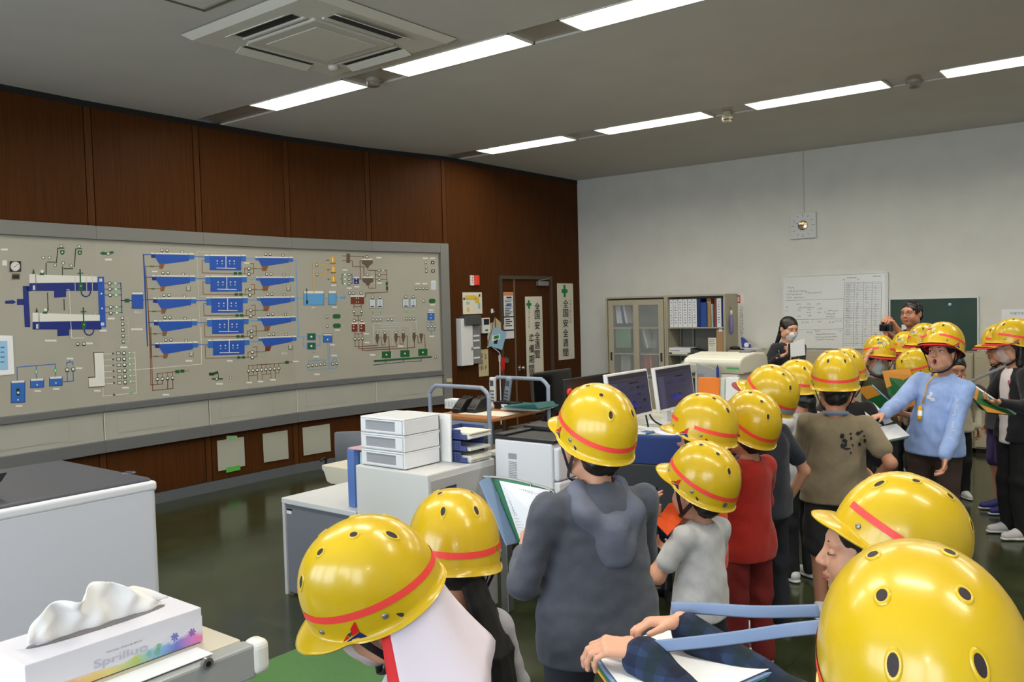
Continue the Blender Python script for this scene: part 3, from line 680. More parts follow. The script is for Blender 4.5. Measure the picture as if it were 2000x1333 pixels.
drect(*C3(757, 650), *C3(915, 668), 'w', .0025); drect(*C3(757, 664), *C3(916, 755), 'r', .002)
for q in ((824, 685), (848, 685), (824, 730), (848, 730)): ddot(*C3(*q), .9, 'w', .003)
for q in ((744, 622), (788, 622), (878, 622), (796, 840), (885, 838), (800, 948), (888, 945), (808, 1166), (852, 1163), (898, 1160)): lamp(*C3(*q), 2.9)
for x0 in (770, 860): drect(*C3(x0, 974), *C3(x0 + 68, 990), 'w', .0025); drect(*C3(x0, 988), *C3(x0 + 68, 1082), 'r', .002); ddot(*C3(x0 + 22, 1008), 1.1, 'w', .003); ddot(*C3(x0 + 22, 1040), 1.1, 'w', .003)
for x0, y0 in ((980, 700), (1070, 698), (1376, 694), (1464, 692)):
    drect(*C3(x0 - 3, y0 - 2), *C3(x0 + 72, y0 + 104), 'd', .001); drect(*C3(x0, y0), *C3(x0 + 68, y0 + 100), 's', .002); drect(*C3(x0 + 12, y0 + 78), *C3(x0 + 56, y0 + 90), 'k', .003); lamp(*C3(x0 + 34, y0 - 26), 2.9)
    dline(mp(C3, [(x0 + 34, y0 + 20), (x0 + 34, y0 + 70)]), 'd', .6, .003); ddot(*C3(x0 + 40, y0 + 155), 1.6, 'e', .002, 6, 3.4); dline(mp(C3, [(x0 + 38, y0 + 104), (x0 + 42, y0 + 195)]), 'p', .7)
for q in ((1022, 940), (1067, 940), (1112, 938), (1200, 934), (1244, 934), (1416, 926), (1460, 926), (1502, 926), (1672, 1018), (1712, 1018), (1752, 1017), (1533, 566), (1574, 566), (1615, 566), (1657, 566), (1646, 260), (1650, 313), (1652, 363), (1620, 716), (475, 904), (480, 1015)): lamp(*C3(*q), 2.7)
for pts in ([(1020, 985), (1035, 1210)], [(1020, 985), (1455, 965)], [(1100, 1000), (1462, 988)], [(1110, 1025), (1465, 1012)], [(1065, 1058), (1280, 1050), (1282, 1080)], [(1035, 1018), (1030, 1225)], [(1465, 960), (1538, 958), (1540, 1060)], [(1245, 1060), (1255, 1225)], [(1340, 1030), (1345, 1080)], [(1470, 1010), (1475, 1240)], [(1020, 905), (1270, 892)]): dline(mp(C3, pts), 's', .7)
for x0, y0 in ((1072, 1098), (1162, 1094), (1294, 1088), (1380, 1084), (1508, 1078)):
    dpoly(mp(C3, [(x0 - 16, y0 + 20), (x0 + 16, y0 + 20), (x0 + 22, y0 + 60), (x0 + 6, y0 + 125), (x0 - 6, y0 + 125), (x0 - 22, y0 + 60)]), 'u', .002); lamp(*C3(x0, y0), 2.7)
dpoly(mp(C3, [(1572, 1102), (1612, 1100), (1612, 1140), (1602, 1170), (1596, 1212), (1590, 1212), (1582, 1170), (1572, 1140)]), 'u', .002)
for x0, y0 in ((1344, 200), (1498, 190), (1647, 180)):
    drect(*C5(x0, y0), *C5(x0 + 76, y0 + 56), 'g', .003, -.03); ddot(*C5(x0 + 38, y0 + 27), 1.6, 'w', .004)
dpoly(mp(C5, [(1278, 272), (1758, 238), (1758, 252), (1278, 288)]), 'g', .002); dline(mp(C5, [(1272, 312), (1372, 302), (1525, 288), (1672, 278), (1670, 262)]), 'n', 1.0); dline(mp(C5, [(1372, 258), (1373, 302)]), 'n', 1.0); dline(mp(C5, [(1522, 248), (1523, 288)]), 'n', 1.0); lamp(*C5(1790, 246), 2.6)
for q in ((592, 898), (594, 1010)): dpoly(mp(C3, [(q[0] - 47, q[1] - 12), (q[0] - 30, q[1] - 26), (q[0] + 30, q[1] - 27), (q[0] + 46, q[1] - 12), (q[0] + 46, q[1] + 14), (q[0] + 28, q[1] + 28), (q[0] - 30, q[1] + 29), (q[0] - 47, q[1] + 14)]), 'g'); dline(mp(C3, [(q[0] - 100, q[1] + 4), (q[0] + 85, q[1])]), 'p', .7)
dpoly(mp(C3, [(1682, 706), (1700, 690), (1745, 690), (1762, 706), (1762, 725), (1745, 740), (1700, 742), (1682, 728)]), 'g'); drect(*C3(1706, 492), *C3(1768, 584), 's', .002); dpoly(mp(C3, [(1706, 492), (1715, 475), (1758, 475), (1768, 492)]), 'w', .002)
for q in ((1728, 262), (1732, 362)): drect(*C3(q[0] - 20, q[1] - 18), *C3(q[0] + 20, q[1] + 18), 'k', .002); drect(*C3(q[0] - 9, q[1] - 8), *C3(q[0] + 9, q[1] + 8), 'w', .003)
drect(*C3(1665, 838), *C3(1750, 945), 'u', .001); drect(*C3(1668, 842), *C3(1748, 858), 'w', .002); drect(*C3(1668, 856), *C3(1748, 940), 'm', .002); ddot(*C3(1708, 878), 1.1, 'w', .003); ddot(*C3(1708, 918), 1.1, 'w', .003)
for pts in ([(1708, 942), (1708, 1002)], [(1668, 970), (1750, 968)], [(1672, 1040), (1672, 1072), (1755, 1068), (1752, 1040)], [(1712, 1072), (1716, 1125)]): dline(mp(C3, pts), 'm', .8)
# treated-water pumps (bottom centre)
dline(mp(C5, [(635, 80), (860, 68)]), 'l', 1.2); dline(mp(C5, [(690, 80), (692, 160), (830, 150), (828, 72)]), 'l', 1.2)
for yy in (48, 126): drect(*C5(722, yy), *C5(796, yy + 58), 'm', .0015); drect(*C5(732, yy + 4), *C5(786, yy + 54), 'g', .003); ddot(*C5(758, yy + 29), 2.2, 'w', .004)
drect(*C5(856, 52), *C5(932, 126), 'n', .001); drect(*C5(860, 56), *C5(928, 68), 'w', .002); drect(*C5(860, 66), *C5(928, 122), 'm', .002); ddot(*C5(893, 100), 1.6, 'w', .003)
for pts in ([(892, 126), (900, 345), (735, 355), (732, 335)], [(908, 126), (912, 342), (972, 336), (970, 320)], [(800, 255), (800, 275), (735, 280), (735, 300)], [(800, 275), (870, 268), (870, 290)], [(948, 245), (950, 262), (935, 264), (936, 285)], [(950, 262), (968, 260), (968, 285)]): dline(mp(C5, pts), 'l', 1.1)
for q in ((733, 318), (767, 314), (800, 310), (835, 307), (869, 304), (936, 302), (967, 299)): lamp(*C5(*q), 2.9)
# sludge pumps row and lower left groups
dline(mp(C5, [(235, 316), (490, 300), (540, 292), (605, 286)]), 'o', 1.3); drect(*C5(540, 278), *C5(570, 302), 'g', .003)
for k in range(8): x = 236 + 36 * k; y = 360 - 3 * k; dline(mp(C5, [(x, y), (x, y - 45)]), 'o', 1.0); lamp(*C5(x, y), 3.2)
for pts in ([(236, 375), (238, 445)], [(275, 370), (275, 402)], [(310, 368), (313, 440)], [(240, 402), (312, 396)], [(348, 366), (350, 438)], [(384, 364), (384, 390)], [(420, 360), (422, 430)], [(350, 390), (420, 385)], [(456, 356), (458, 425)], [(490, 352), (492, 378), (456, 380)]): dline(mp(C5, pts), 'o', 1.0)
dline(mp(C4, [(1365, 425), (1362, 402), (1450, 392), (1520, 384), (1640, 376)]), 'o', 1.3); drect(*C4(1522, 370), *C4(1558, 398), 'g', .003); drect(*C4(1566, 366), *C4(1600, 392), 'g', .003)
for q in ((1366, 448), (1410, 446), (1454, 440), (1498, 437)): dline(mp(C4, [q, (q[0], q[1] - 45)]), 'o', 1.0); lamp(*C4(*q), 3.5)
for pts in ([(1308, 500), (1412, 490), (1410, 460)], [(1368, 495), (1366, 465)], [(1325, 548), (1502, 530), (1500, 455)], [(1456, 534), (1456, 455)]): dline(mp(C4, pts), 'r', 1.2)
drect(*C4(1815, 392), *C4(1858, 418), 'd', .002); dpoly(mp(C4, [(1855, 390), (1890, 376), (1898, 400), (1858, 412)]), 'g', .002); dline(mp(C4, [(1893, 395), (1896, 440)]), 'd', 1.2); drect(*C4(1840, 440), *C4(1935, 452), 'd', .002); lamp(*C4(1880, 446), 3); lamp(*C5(87, 415), 2.8, base=False)
dpoly(mp(C4, [(808, 215), (900, 212), (914, 515), (768, 525), (764, 430), (822, 426)]), 'u', .001); dpoly(mp(C4, [(818, 222), (898, 220), (912, 508), (772, 518), (768, 440), (828, 436)]), 'w', .002)
for k in range(6):
    x, y = 900 + 2 * k, 232 + 51.5 * k; dline(mp(C4, [(x, y), (x + 80, y - 4)]), 'w', .9); q = C4(980 + 2 * k, 227 + 51 * k); ddot(*q, 2, 'u'); drect(*C4(1008 + 2.4 * k, 210 + 51 * k), *C4(1046 + 2.4 * k, 240 + 51 * k), 'd', .0015); drect(*C4(1012 + 2.4 * k, 214 + 51 * k), *C4(1042 + 2.4 * k, 236 + 51 * k), 'p', .002); lamp(*C4(1076 + 2.2 * k, 222 + 50.6 * k), 3.9); ddot(*C4(1124 + 2.2 * k, 219 + 50 * k), 4.2, 'e', .002, 6, 3.2); ddot(*C4(1124 + 2.2 * k, 219 + 50 * k), 1.8, 'w', .003)
    dline(mp(C4, [(1144 + 2.2 * k, 217 + 50 * k), (1172 + 2.2 * k, 215 + 50 * k)]), 'w', .9)
dline(mp(C4, [(1170, 212), (1186, 568), (895, 596), (893, 528)]), 'w', 1.0); dline(mp(C4, [(1175, 368), (1750, 318), (1745, 0)]), 'w', 1.0); ddot(*C4(990, 585), 2.4, 'u'); ddot(*C4(1138, 570), 4, 'e', .002, 6, 3)
# small supply tanks (far lower left)
for x0, y0, x1, y1 in ((97, 470, 216, 656), (265, 452, 380, 526), (430, 434, 540, 510)):
    drect(*C4(x0 - 3, y0), *C4(x1 + 3, y1 + 3), 'n', .001, -.06); drect(*C4(x0 + 3, y0 - 4), *C4(x1 - 3, y0 + 14), 'w', .002, -.06); drect(*C4(x0 + 2, y0 + 14), *C4(x1 - 2, y1 - 2), 'm', .002, -.06); ddot(*C4((x0 + x1) / 2, y1 - 28), 1.6, 'w', .003)
for pts in ([(150, 470), (148, 345), (480, 318), (482, 435)], [(315, 332), (318, 450)], [(545, 472), (638, 465), (634, 380)], [(585, 470), (583, 380)], [(580, 330), (580, 305), (632, 300), (634, 325)], [(605, 302), (605, 288)]): dline(mp(C4, pts), 'm', 1.5)
for q in ((315, 385), (480, 374)): ddot(*C4(*q), 4, 'e', .002, 6, 5); ddot(*C4(*q), 1.6, 'w', .003)
for q in ((583, 366), (636, 362)): lamp(*C4(*q), 4.2)
dpoly(mp(C4, [(140, 530), (170, 530), (172, 590), (145, 592)]), 'd', .0025); lamp(*C4(158, 566), 3.6, base=False)
for f, p in ((C4, (165, 682)), (C4, (328, 552)), (C4, (488, 534)), (C4, (608, 270)), (C4, (685, 354)), (C4, (845, 550)), (C4, (1090, 524)), (C4, (1640, 290)), (C4, (1440, 585)), (C4, (1905, 490)), (C3, (326, 796)), (C3, (566, 790)), (C3, (556, 530)), (C3, (690, 348)), (C3, (1090, 204)), (C3, (830, 548)), (C3, (1098, 504)), (C3, (740, 565)), (C3, (1725, 762)), (C3, (1710, 825)), (C3, (1640, 210)), (C3, (1728, 210)), (C3, (1552, 512)), (C3, (1636, 512)), (C3, (600, 1060)), (C3, (300, 1325)), (C3, (540, 1236)), (C3, (945, 1105)), (C3, (950, 1210)), (C3, (1350, 1252)), (C3, (1718, 1135)), (C5, (80, 278)), (C5, (535, 216)), (C5, (1266, 228)), (C5, (805, 390)), (C5, (242, 458)), (C5, (335, 450)), (C5, (440, 436)), (C5, (628, 284)), (C5, (763, 208)), (C5, (798, 243)), (C5, (948, 234)), (C2, (60, 832)), (C2, (235, 392)), (C2, (1235, 300)), (C2, (1645, 1285)), (C2, (1965, 785)), (C2, (1942, 1270))):
    plate(f, *p, w=58 if f is not C5 else 46, h=15 if f is not C5 else 13)
dgo = sub(board, dg, 'process_diagram', DMATS)
# sheet of paper at the panel's left edge
mb = MB(); P = [wpt(x, y, .034)[0] for x, y in ((-22, 655), (24.5, 656), (28, 731), (-20, 736))]; n0 = np.array((1.0, 0, 0))
mb.prism(P, n0 * .002); P2 = [wpt(x, y, .038)[0] for x, y in ((-18, 667), (14, 666), (15.5, 722), (-16, 724))]; mb.prism(P2, n0 * .001, 1)
for k in range(4):
    q = [wpt(x, y, .040)[0] for x, y in ((1, 678 + 9.5 * k), (9 - 2 * (k % 2), 677.5 + 9.5 * k), (9, 679.5 + 9.5 * k), (1, 680 + 9.5 * k))]; mb.prism(q, n0 * .001, 2)
solo(mb, 'notice_sheet', [M_('paper_white', 232, 234, 236, .7), M_('print_pale_blue', 150, 195, 225, .7), M_('print_blue', 60, 110, 170, .7)], 'white notice with a pale blue printed block at the left end of the diagram panel', 'notice')
mb = MB(); P = [wpt(x, y, .067)[0] for x, y in ((871.5, 740), (882, 739.5), (882, 746.5), (871.8, 747))]; mb.prism(P, n0 * .008); solo(mb, 'name_plate', [M_('plate_cream', 200, 180, 140, .5)], 'tiny cream name plate low on the right frame of the diagram panel', 'name plate')
# ------------------------------------------------------------------ door and things on the wood wall
XW = -6.74
CHROME = M_('chrome', 205, 205, 205, 0.18, metal=1.0)
STEEL = M_('dull_steel', 150, 150, 146, 0.35, metal=0.7)
BLACK = M_('black_plastic', 22, 22, 24, 0.4)
WHITEP = M_('white_plastic', 226, 227, 228, 0.4)
GREYP = M_('grey_plastic', 128, 130, 132, 0.45)
PAPER = M_('paper_white', 232, 234, 236, .7)
PAPERC = mat('paper_cream', rgb(226, 222, 205), .75)
INK = M_('ink_black', 18, 18, 20, .6)
REDP = M_('red_plastic', 205, 34, 26, .4)
GREENP = M_('green_print', 18, 132, 60, .6)
def bxp(parent, name, lo, hi, m, bevel=0.003, subof=None):
    mb = MB(); mb.box(np.minimum(lo, hi), np.maximum(lo, hi))
    return mb.build(name, [m], parent, bevel=bevel) if subof is None else sub(subof, mb, name, [m], bevel=bevel)
mb = MB()
mb.box((XW - .03, 8.455, 0), (XW + .022, 8.50, 2.06)); mb.box((XW - .03, 9.575, 0), (XW + .022, 9.62, 2.06)); mb.box((XW - .03, 8.50, 2.015), (XW + .022, 9.575, 2.06))
door = structure(mb, 'door_1', [M_('door_frame_brown', 74, 60, 48, .45)])
mb = MB(); mb.box((XW - .028, 8.50, .01), (XW - .005, 8.765, 2.015)); mb.build('leaf', [WOOD], door)
mb = MB(); mb.box((XW - .028, 8.79, .01), (XW - .005, 9.575, 2.015)); mb.build('leaf', [WOOD], door)
mb = MB(); mb.box((XW - .028, 8.765, .01), (XW + .002, 8.79, 2.015)); mb.build('edge_strip', [M_('door_edge_strip', 110, 92, 76, .4)], door)
mb = MB(); mb.box((XW - .004, 9.27, 1.93), (XW + .05, 9.50, 1.99)); mb.obox((XW + .02, 9.28, 1.992), (.012, 0, 0), (0, .26, .03), (0, 0, .014)); mb.build('door_closer', [STEEL], door, bevel=.004)
mb = MB(); k = (XW, 8.85, .845); mb.cyl((XW - .006, 8.85, .845), (XW + .04, 8.85, .845), .012); mb.ball((XW + .055, 8.85, .845), .028, .028, .028); mb.cyl((XW - .006, 8.85, .845), (XW + .004, 8.85, .845), .034); mb.build('door_knob', [CHROME], door)

def on_wall(x, y, X=XW): return atx(x, y, X)
def sheet_x(name, y0, y1, z0, z1, m, label, cat, X=XW + .003, th=.0015, extra=None, mats=None, curl=0.0, group=None):
    mb = MB(); n = 8; vs = []; 
    for i in range(n + 1):
        z = z0 + (z1 - z0) * i / n; w = curl * math.sin(i / n * PI * 3) * .3
        vs += [(X, y0, z), (X, y1, z), (X + th + abs(w), y0 + w * .3, z), (X + th + abs(w) * .3, y1 + w * .3, z)]
    fs = []
    for i in range(n):
        a = 4 * i; b = a + 4
        fs += [(a + 2, a + 3, b + 3, b + 2), (a, b, b + 1, a + 1), (a, a + 2, b + 2, b), (a + 1, b + 1, b + 3, a + 3)]
    fs += [(0, 1, 3, 2), (4 * n, 4 * n + 2, 4 * n + 3, 4 * n + 1)]
    mb.add(vs, fs)
    if extra: extra(mb, X + th + curl * .45 + .002)
    return solo(mb, name, mats or [m], label, cat, group)
UY, UZ = (0, 1, 0), (0, 0, 1)
def plus(mb, X, c, a, b, w):
    mb.prism([(X, c[1] + y, c[2] + z) for y, z in ((-a, -w), (-w, -w), (-w, -b), (w, -b), (w, -w), (a, -w), (a, w), (w, w), (w, b), (-w, b), (-w, w), (-a, w))], (.001, 0, 0), 1)
def banner1(mb, X):
    c = on_wall(1033, 595, X); 
    plus(mb, X, c, .055, .055, .019)
    for ch, y in zip('全国安全週間', (599, 616, 636, 656.5, 674, 692.5)): letters(mb, ch, on_wall(1049.5, y, X), UY, UZ, .112, 2, w=.118, bold=.008)
    for ch, y in zip('準備期間', (661, 681.7, 702, 721)): letters(mb, ch, on_wall(1038.4, y, X), UY, UZ, .112, 2, w=.118, bold=.008)
    for i, ch in enumerate('六月一日〜三十日'): letters(mb, ch if ch != '〜' else '｜', on_wall(1033.5, 606 + i * 4.7, X), UY, UZ, .022 if ch != '一' else .004, 2, w=.026 if ch != '〜' else .005)
sheet_x('banner', 9.0, 9.385, .70, 1.785, PAPERC, 'white vertical banner with two columns of black characters on the door leaf', 'banner', X=XW + .004, extra=banner1, mats=[PAPERC, GREENP, INK], curl=.006)
def banner2(mb, X):
    c = on_wall(1102.7, 569, X)
    plus(mb, X, c, .072, .085, .026)
    for ch, y in zip('全国安全週間', (593.5, 612, 631.5, 650.5, 669.7, 688.9)): letters(mb, ch, on_wall(1105, y, X), UY, UZ, .112, 2, w=.13, bold=.008)
    for i, ch in enumerate('七月一日〜七日'): letters(mb, ch if ch != '〜' else '｜', on_wall(1114.3, 588 + i * 6.8, X), UY, UZ, .034 if ch != '一' else .005, 2, w=.036 if ch != '〜' else .006)
sheet_x('banner', 9.755, 10.155, .885, 1.965, PAPERC, 'white vertical banner with one column of large characters between the door and the corner', 'banner', X=XW + .004, extra=banner2, mats=[PAPERC, GREENP, INK], curl=.006)
def wrect(mb, X, x0, y0, x1, y1, mi, th=.001):
    a, b = on_wall(x0, y0, X), on_wall(x1, y1, X)
    mb.box((X, min(a[1], b[1]), min(a[2], b[2])), (X + th, max(a[1], b[1]), max(a[2], b[2])), mi)
def wall_sheet(name, x0, y0, x1, y1, m, label, cat, X=XW + .003, extra=None, mats=None):
    a, b = on_wall(x0, y0, X), on_wall(x1, y1, X)
    return sheet_x(name, min(a[1], b[1]), max(a[1], b[1]), min(a[2], b[2]), max(a[2], b[2]), m, label, cat, X=X, extra=extra, mats=mats)
def poster_ex(mb, X):
    wrect(mb, X, 983.5, 571.5, 1002.5, 577.5, 1); wrect(mb, X, 989, 580, 999, 583, 2); wrect(mb, X, 989, 593, 999, 598, 3)
    for k in range(9): wrect(mb, X, 986, 586 + k * 3.2 + (4 if k > 1 else 0), 1001 - (k % 3) * 3, 587 + k * 3.2 + (4 if k > 1 else 0), 2 if k % 3 else 3)
    wrect(mb, X, 984, 618.5, 1003.5, 620, 2); wrect(mb, X, 985, 644.5, 1003.5, 646, 2)
    for k in range(4): wrect(mb, X, 987, 624 + k * 4, 996 + (k % 2) * 4, 625.2 + k * 4, 2)
wall_sheet('poster', 983, 571, 1004, 661, PAPER, 'tall printed poster with an orange header on the narrow door leaf', 'poster', X=XW + .001, extra=poster_ex, mats=[PAPER, M_('print_orange', 226, 140, 90, .6), INK, M_('print_blue_grey', 90, 120, 170, .6)])
def ynotice(mb, X):
    wrect(mb, X, 909, 577, 929, 586, 1); wrect(mb, X, 928, 580, 936, 592, 1); wrect(mb, X, 911, 590, 917, 595, 2); wrect(mb, X, 934, 592, 938, 603, 2); wrect(mb, X, 912, 601, 917, 609, 1); wrect(mb, X, 905, 582, 908, 586, 3); wrect(mb, X, 935, 575, 938, 580, 3)
wall_sheet('notice', 903, 571.5, 942, 613, PAPERC, 'cream notice with a yellow and blue floor plan beside the control panel', 'notice', extra=ynotice, mats=[PAPERC, M_('print_yellow', 222, 190, 70, .6), M_('print_pale_teal', 150, 190, 195, .6), INK])
def two_f(mb, X):
    for ch, y in zip('解除中', (695.5, 707.5, 720)): letters(mb, ch, on_wall(939.3 + (y - 695) * .05, y, X), UY, UZ, .07, 1, w=.075)
    letters(mb, '2', on_wall(948.3, 697, X), UY, UZ, .055, 1, w=.035, bold=.01); letters(mb, 'F', on_wall(949.5, 718.5, X), UY, UZ, .05, 1, w=.03, bold=.01)
wall_sheet('notice', 934, 684, 954.5, 734, PAPERC, 'cream sheet reading 2F with large black characters below the grey breaker box', 'notice', extra=two_f, mats=[M_('paper_tan', 205, 192, 150, .7), M_('ink_faded', 70, 64, 46, .6)])
for n_, (x0, y0, x1, y1, lab) in enumerate(((927, 657, 933, 676, 'upper of two tan slips stuck beside the breaker box'), (929, 682, 933.5, 698, 'lower of two tan slips stuck beside the breaker box'))):
    wall_sheet('paper_slip', x0, y0, x1, y1, MATS['paper_tan'], lab, 'paper slip', mats=[MATS['paper_tan']])
# fire label
a, b = on_wall(917, 538, XW), on_wall(932, 558, XW); ym = a[1] + (b[1] - a[1]) * .5
t = thing('fire_bell_button', 'red and white emergency call label box high on the wood wall', 'alarm', (XW, (a[1] + b[1]) / 2, b[2]))
bxp(t, 'white_plate', (XW + .001, a[1], b[2]), (XW + .02, ym - .005, a[2]), WHITEP); bxp(t, 'red_cover', (XW + .001, ym, b[2]), (XW + .045, b[1], a[2]), mat('red_glossy', rgb(235, 60, 35), .3), bevel=.01)
mb = MB(); 
for k in range(4): mb.box((XW + .0205, a[1] + .02, b[2] + .03 + k * .03), (XW + .0215, ym - .025, b[2] + .04 + k * .03))
mb.build('lettering', [REDP], t)
# breaker box
a, b = on_wall(889.5, 618, XW), on_wall(932, 711, XW); yw = b[1] - a[1]; zh = a[2] - b[2]
t = thing('breaker_box', 'white and grey breaker box with a dark top on the wood wall', 'electrical box', (XW, (a[1] + b[1]) / 2, b[2]))
bxp(t, 'housing', (XW + .001, a[1], b[2]), (XW + .09, a[1] + yw * .55, a[2] - .03), WHITEP, .006)
bxp(t, 'dark_cover', (XW + .001, a[1] + yw * .14, a[2] - zh * .19), (XW + .115, b[1] - .03, a[2]), M_('smoked_plastic', 70, 72, 74, .3), .006)
g = bxp(t, 'grey_door', (XW + .001, a[1] + yw * .56, b[2] + zh * .02), (XW + .07, b[1], a[2] - zh * .2), GREYP, .004)
for f0 in (.57, .47, .32, .12): bxp(t, 'label_strip', (XW + .07, a[1] + yw * .62, b[2] + zh * f0), (XW + .074, b[1] - .03, b[2] + zh * (f0 + .035)), PAPER, 0)
bxp(t, 'latch', (XW + .09, a[1] + yw * .45, b[2] + zh * .3), (XW + .1, a[1] + yw * .5, b[2] + zh * .36), GREYP, .002)
# intercom
a, b = on_wall(937.5, 621.5, XW), on_wall(953.5, 651, XW); zh = a[2] - b[2]; yw = b[1] - a[1]
t = thing('intercom', 'small white wall intercom with a black screen and green button', 'intercom', (XW, (a[1] + b[1]) / 2, b[2]))
bxp(t, 'housing', (XW + .001, a[1], b[2]), (XW + .035, b[1], a[2]), WHITEP, .006); bxp(t, 'screen', (XW + .034, a[1] + yw * .2, b[2] + zh * .55), (XW + .037, b[1] - yw * .12, b[2] + zh * .92), BLACK, .001); bxp(t, 'green_button', (XW + .034, a[1] + yw * .35, b[2] + zh * .15), (XW + .039, b[1] - yw * .3, b[2] + zh * .26), GREENP, .002)
# bundle of cards on a hook, with the pale blue pouch in front
h = on_wall(964, 609, XW + .03)
mb = MB(); mb.box((XW + .001, h[1] - .018, h[2] - .02), (XW + .012, h[1] + .018, h[2] + .035)); mb.tube(bez([(XW + .01, h[1], h[2]), (XW + .035, h[1], h[2] - .012), (XW + .045, h[1], h[2] + .004)], 5), .004)
solo(mb, 'wall_hook', [WHITEP], 'small white hook on the wood wall holding the bundle of cards', 'hook')
def hang_card(name, pts, X, m, label, cat, th=.006, extra=None, mats=None):
    mb = MB(); P = [on_wall(x, y, X) for x, y in pts]; mb.prism(P, (th, 0, 0))
    if extra: extra(mb, X + th + .0005)
    return solo(mb, name, mats or [m], label, cat)
hang_card('card', [(966, 620), (984, 636), (979, 668), (957, 660)], XW + .012, MATS['paper_tan'], 'tan card at the back of the hanging bundle', 'card')
hang_card('card', [(957, 632), (972, 626), (976, 672), (951, 680)], XW + .02, M_('paper_beige', 190, 180, 158, .7), 'beige card hanging left of the pale blue pouch', 'card')
def pouch_ex(mb, X):
    P = lambda x, y: on_wall(x, y, X)
    mb.prism([P(961, 656), (P(977, 653)), P(977, 663), P(960, 668)], (.001, 0, 0), 1); mb.prism([P(965, 657), P(974, 655), P(974, 661), P(964, 663)], (.0015, 0, 0), 2)
    mb.prism([P(964, 667), P(972, 663), P(971, 672), P(965, 672)], (.001, 0, 0), 3)
hang_card('pouch', [(966, 639), (989, 650), (980, 684), (955, 676)], XW + .03, None, 'pale blue pouch with a white label hanging in front of the cards', 'pouch', extra=pouch_ex, mats=[M_('pouch_pale_blue', 150, 190, 220, .5), PAPER, GREENP, INK])
mb = MB(); mb.tube([on_wall(964, 609, XW + .038), on_wall(967, 622, XW + .038), on_wall(968, 640, XW + .041)], .004); mb.tube([on_wall(965, 610, XW + .042), on_wall(962, 640, XW + .042), on_wall(952, 676, XW + .042)], .003)
solo(mb, 'string', [BLACK], 'black loop of string tying the card bundle to the hook', 'string')
# red key tag, socket box and cord
a = on_wall(982, 702, XW + .02)
t = thing('key_tag', 'red key tag with silver keys hanging beside the double door', 'key tag', (a[0], a[1], a[2] - .3))
P = lambda x, y, o=.02: on_wall(x, y, XW + o)
mb = MB(); mb.prism([P(978, 698), P(985, 699), P(984, 722), P(977.5, 724)], (.014, 0, 0)); mb.build('tag', [REDP], t, bevel=.003)
mb = MB(); mb.tube(bez([P(981, 722, .03), P(980, 732, .03), P(984, 738, .03), P(982, 724, .035)], 6), .004); mb.build('cord', [REDP], t)
mb = MB(); q = P(989, 704.5, .03); 
for d in (-.02, .0, .02): mb.obox(q + np.array((0, d, -.03)), (.004, 0, 0), (0, .018, 0), (0, d * .8, .06))
mb.lathe([(.018, -.003), (.022, 0), (.018, .003), (.014, 0), (.018, -.003)], q + np.array((0, 0, .03)), 12, axis=(1, 0, 0)); mb.build('key', [CHROME], t)
bx = thing('socket_box', 'small white cable box on the door edge with a white cord', 'cable box', P(975, 706, 0)); bxp(bx, 'housing', P(973.5, 706, 0.001), P(978.5, 694, .012), WHITEP, .004)
mb = MB(); mb.tube(bez([P(976, 705, .03), P(976.5, 735, .012), P(978, 780, .012), P(979, 830, .012)], 6), .009); mb.tube(bez([P(954, 650, .02), P(953, 662, .02), P(957, 674, .02), P(974, 688, .03), P(977, 695, .03)], 6), .006); mb.build('cord', [WHITEP], bx)
# three grey cover sheets low on the wood wall
SHEETG = M_('sheet_grey', 172, 172, 158, .6)
TAPE = M_('green_tape', 90, 178, 74, .5); TAPE2 = M_('green_tape_pale', 150, 200, 140, .5)
def low_sheet(pts, label, tapes=()):
    c0, tt, nn = wpt((pts[0][0] + pts[2][0]) / 2, (pts[0][1] + pts[2][1]) / 2, .004); n3 = np.append(nn, 0)
    P = lambda x, y: (lambda d: EYE + d * (((c0 - EYE) @ n3) / (d @ n3)))(ray(x, y))
    mb = MB(); mb.prism([P(*q) + n3 * .005 for q in pts], n3 * .003)
    o = solo(mb, 'cover_sheet', [SHEETG], label, 'sheet', 'grey square sheets on the lower wood wall')
    for q, m, lab in tapes:
        m2 = MB(); m2.prism([P(*s) + n3 * .0085 for s in q], n3 * .0012); solo(m2, 'tape_strip', [m], lab, 'tape')
low_sheet([(423, 861.5), (475.5, 853.5), (478, 910), (425.5, 921)], 'grey square sheet taped with green tape, left of the three low on the wood wall',
          [([(441, 851.5), (462, 851.5), (462.5, 857), (441.5, 859.5)], TAPE2, 'pale green tape strip at the top of the taped grey sheet'), ([(440, 914), (468, 909), (468.5, 918), (441, 924)], TAPE, 'bright green tape strip at the bottom of the taped grey sheet')])
low_sheet([(512, 848), (560.5, 840.5), (563, 896), (515, 904)], 'plain grey square sheet, middle of the three low on the wood wall')
low_sheet([(590, 836), (643, 828), (645.5, 881.5), (592.5, 890.5)], 'plain grey square sheet nearest the door, right of the three on the lower wood wall')

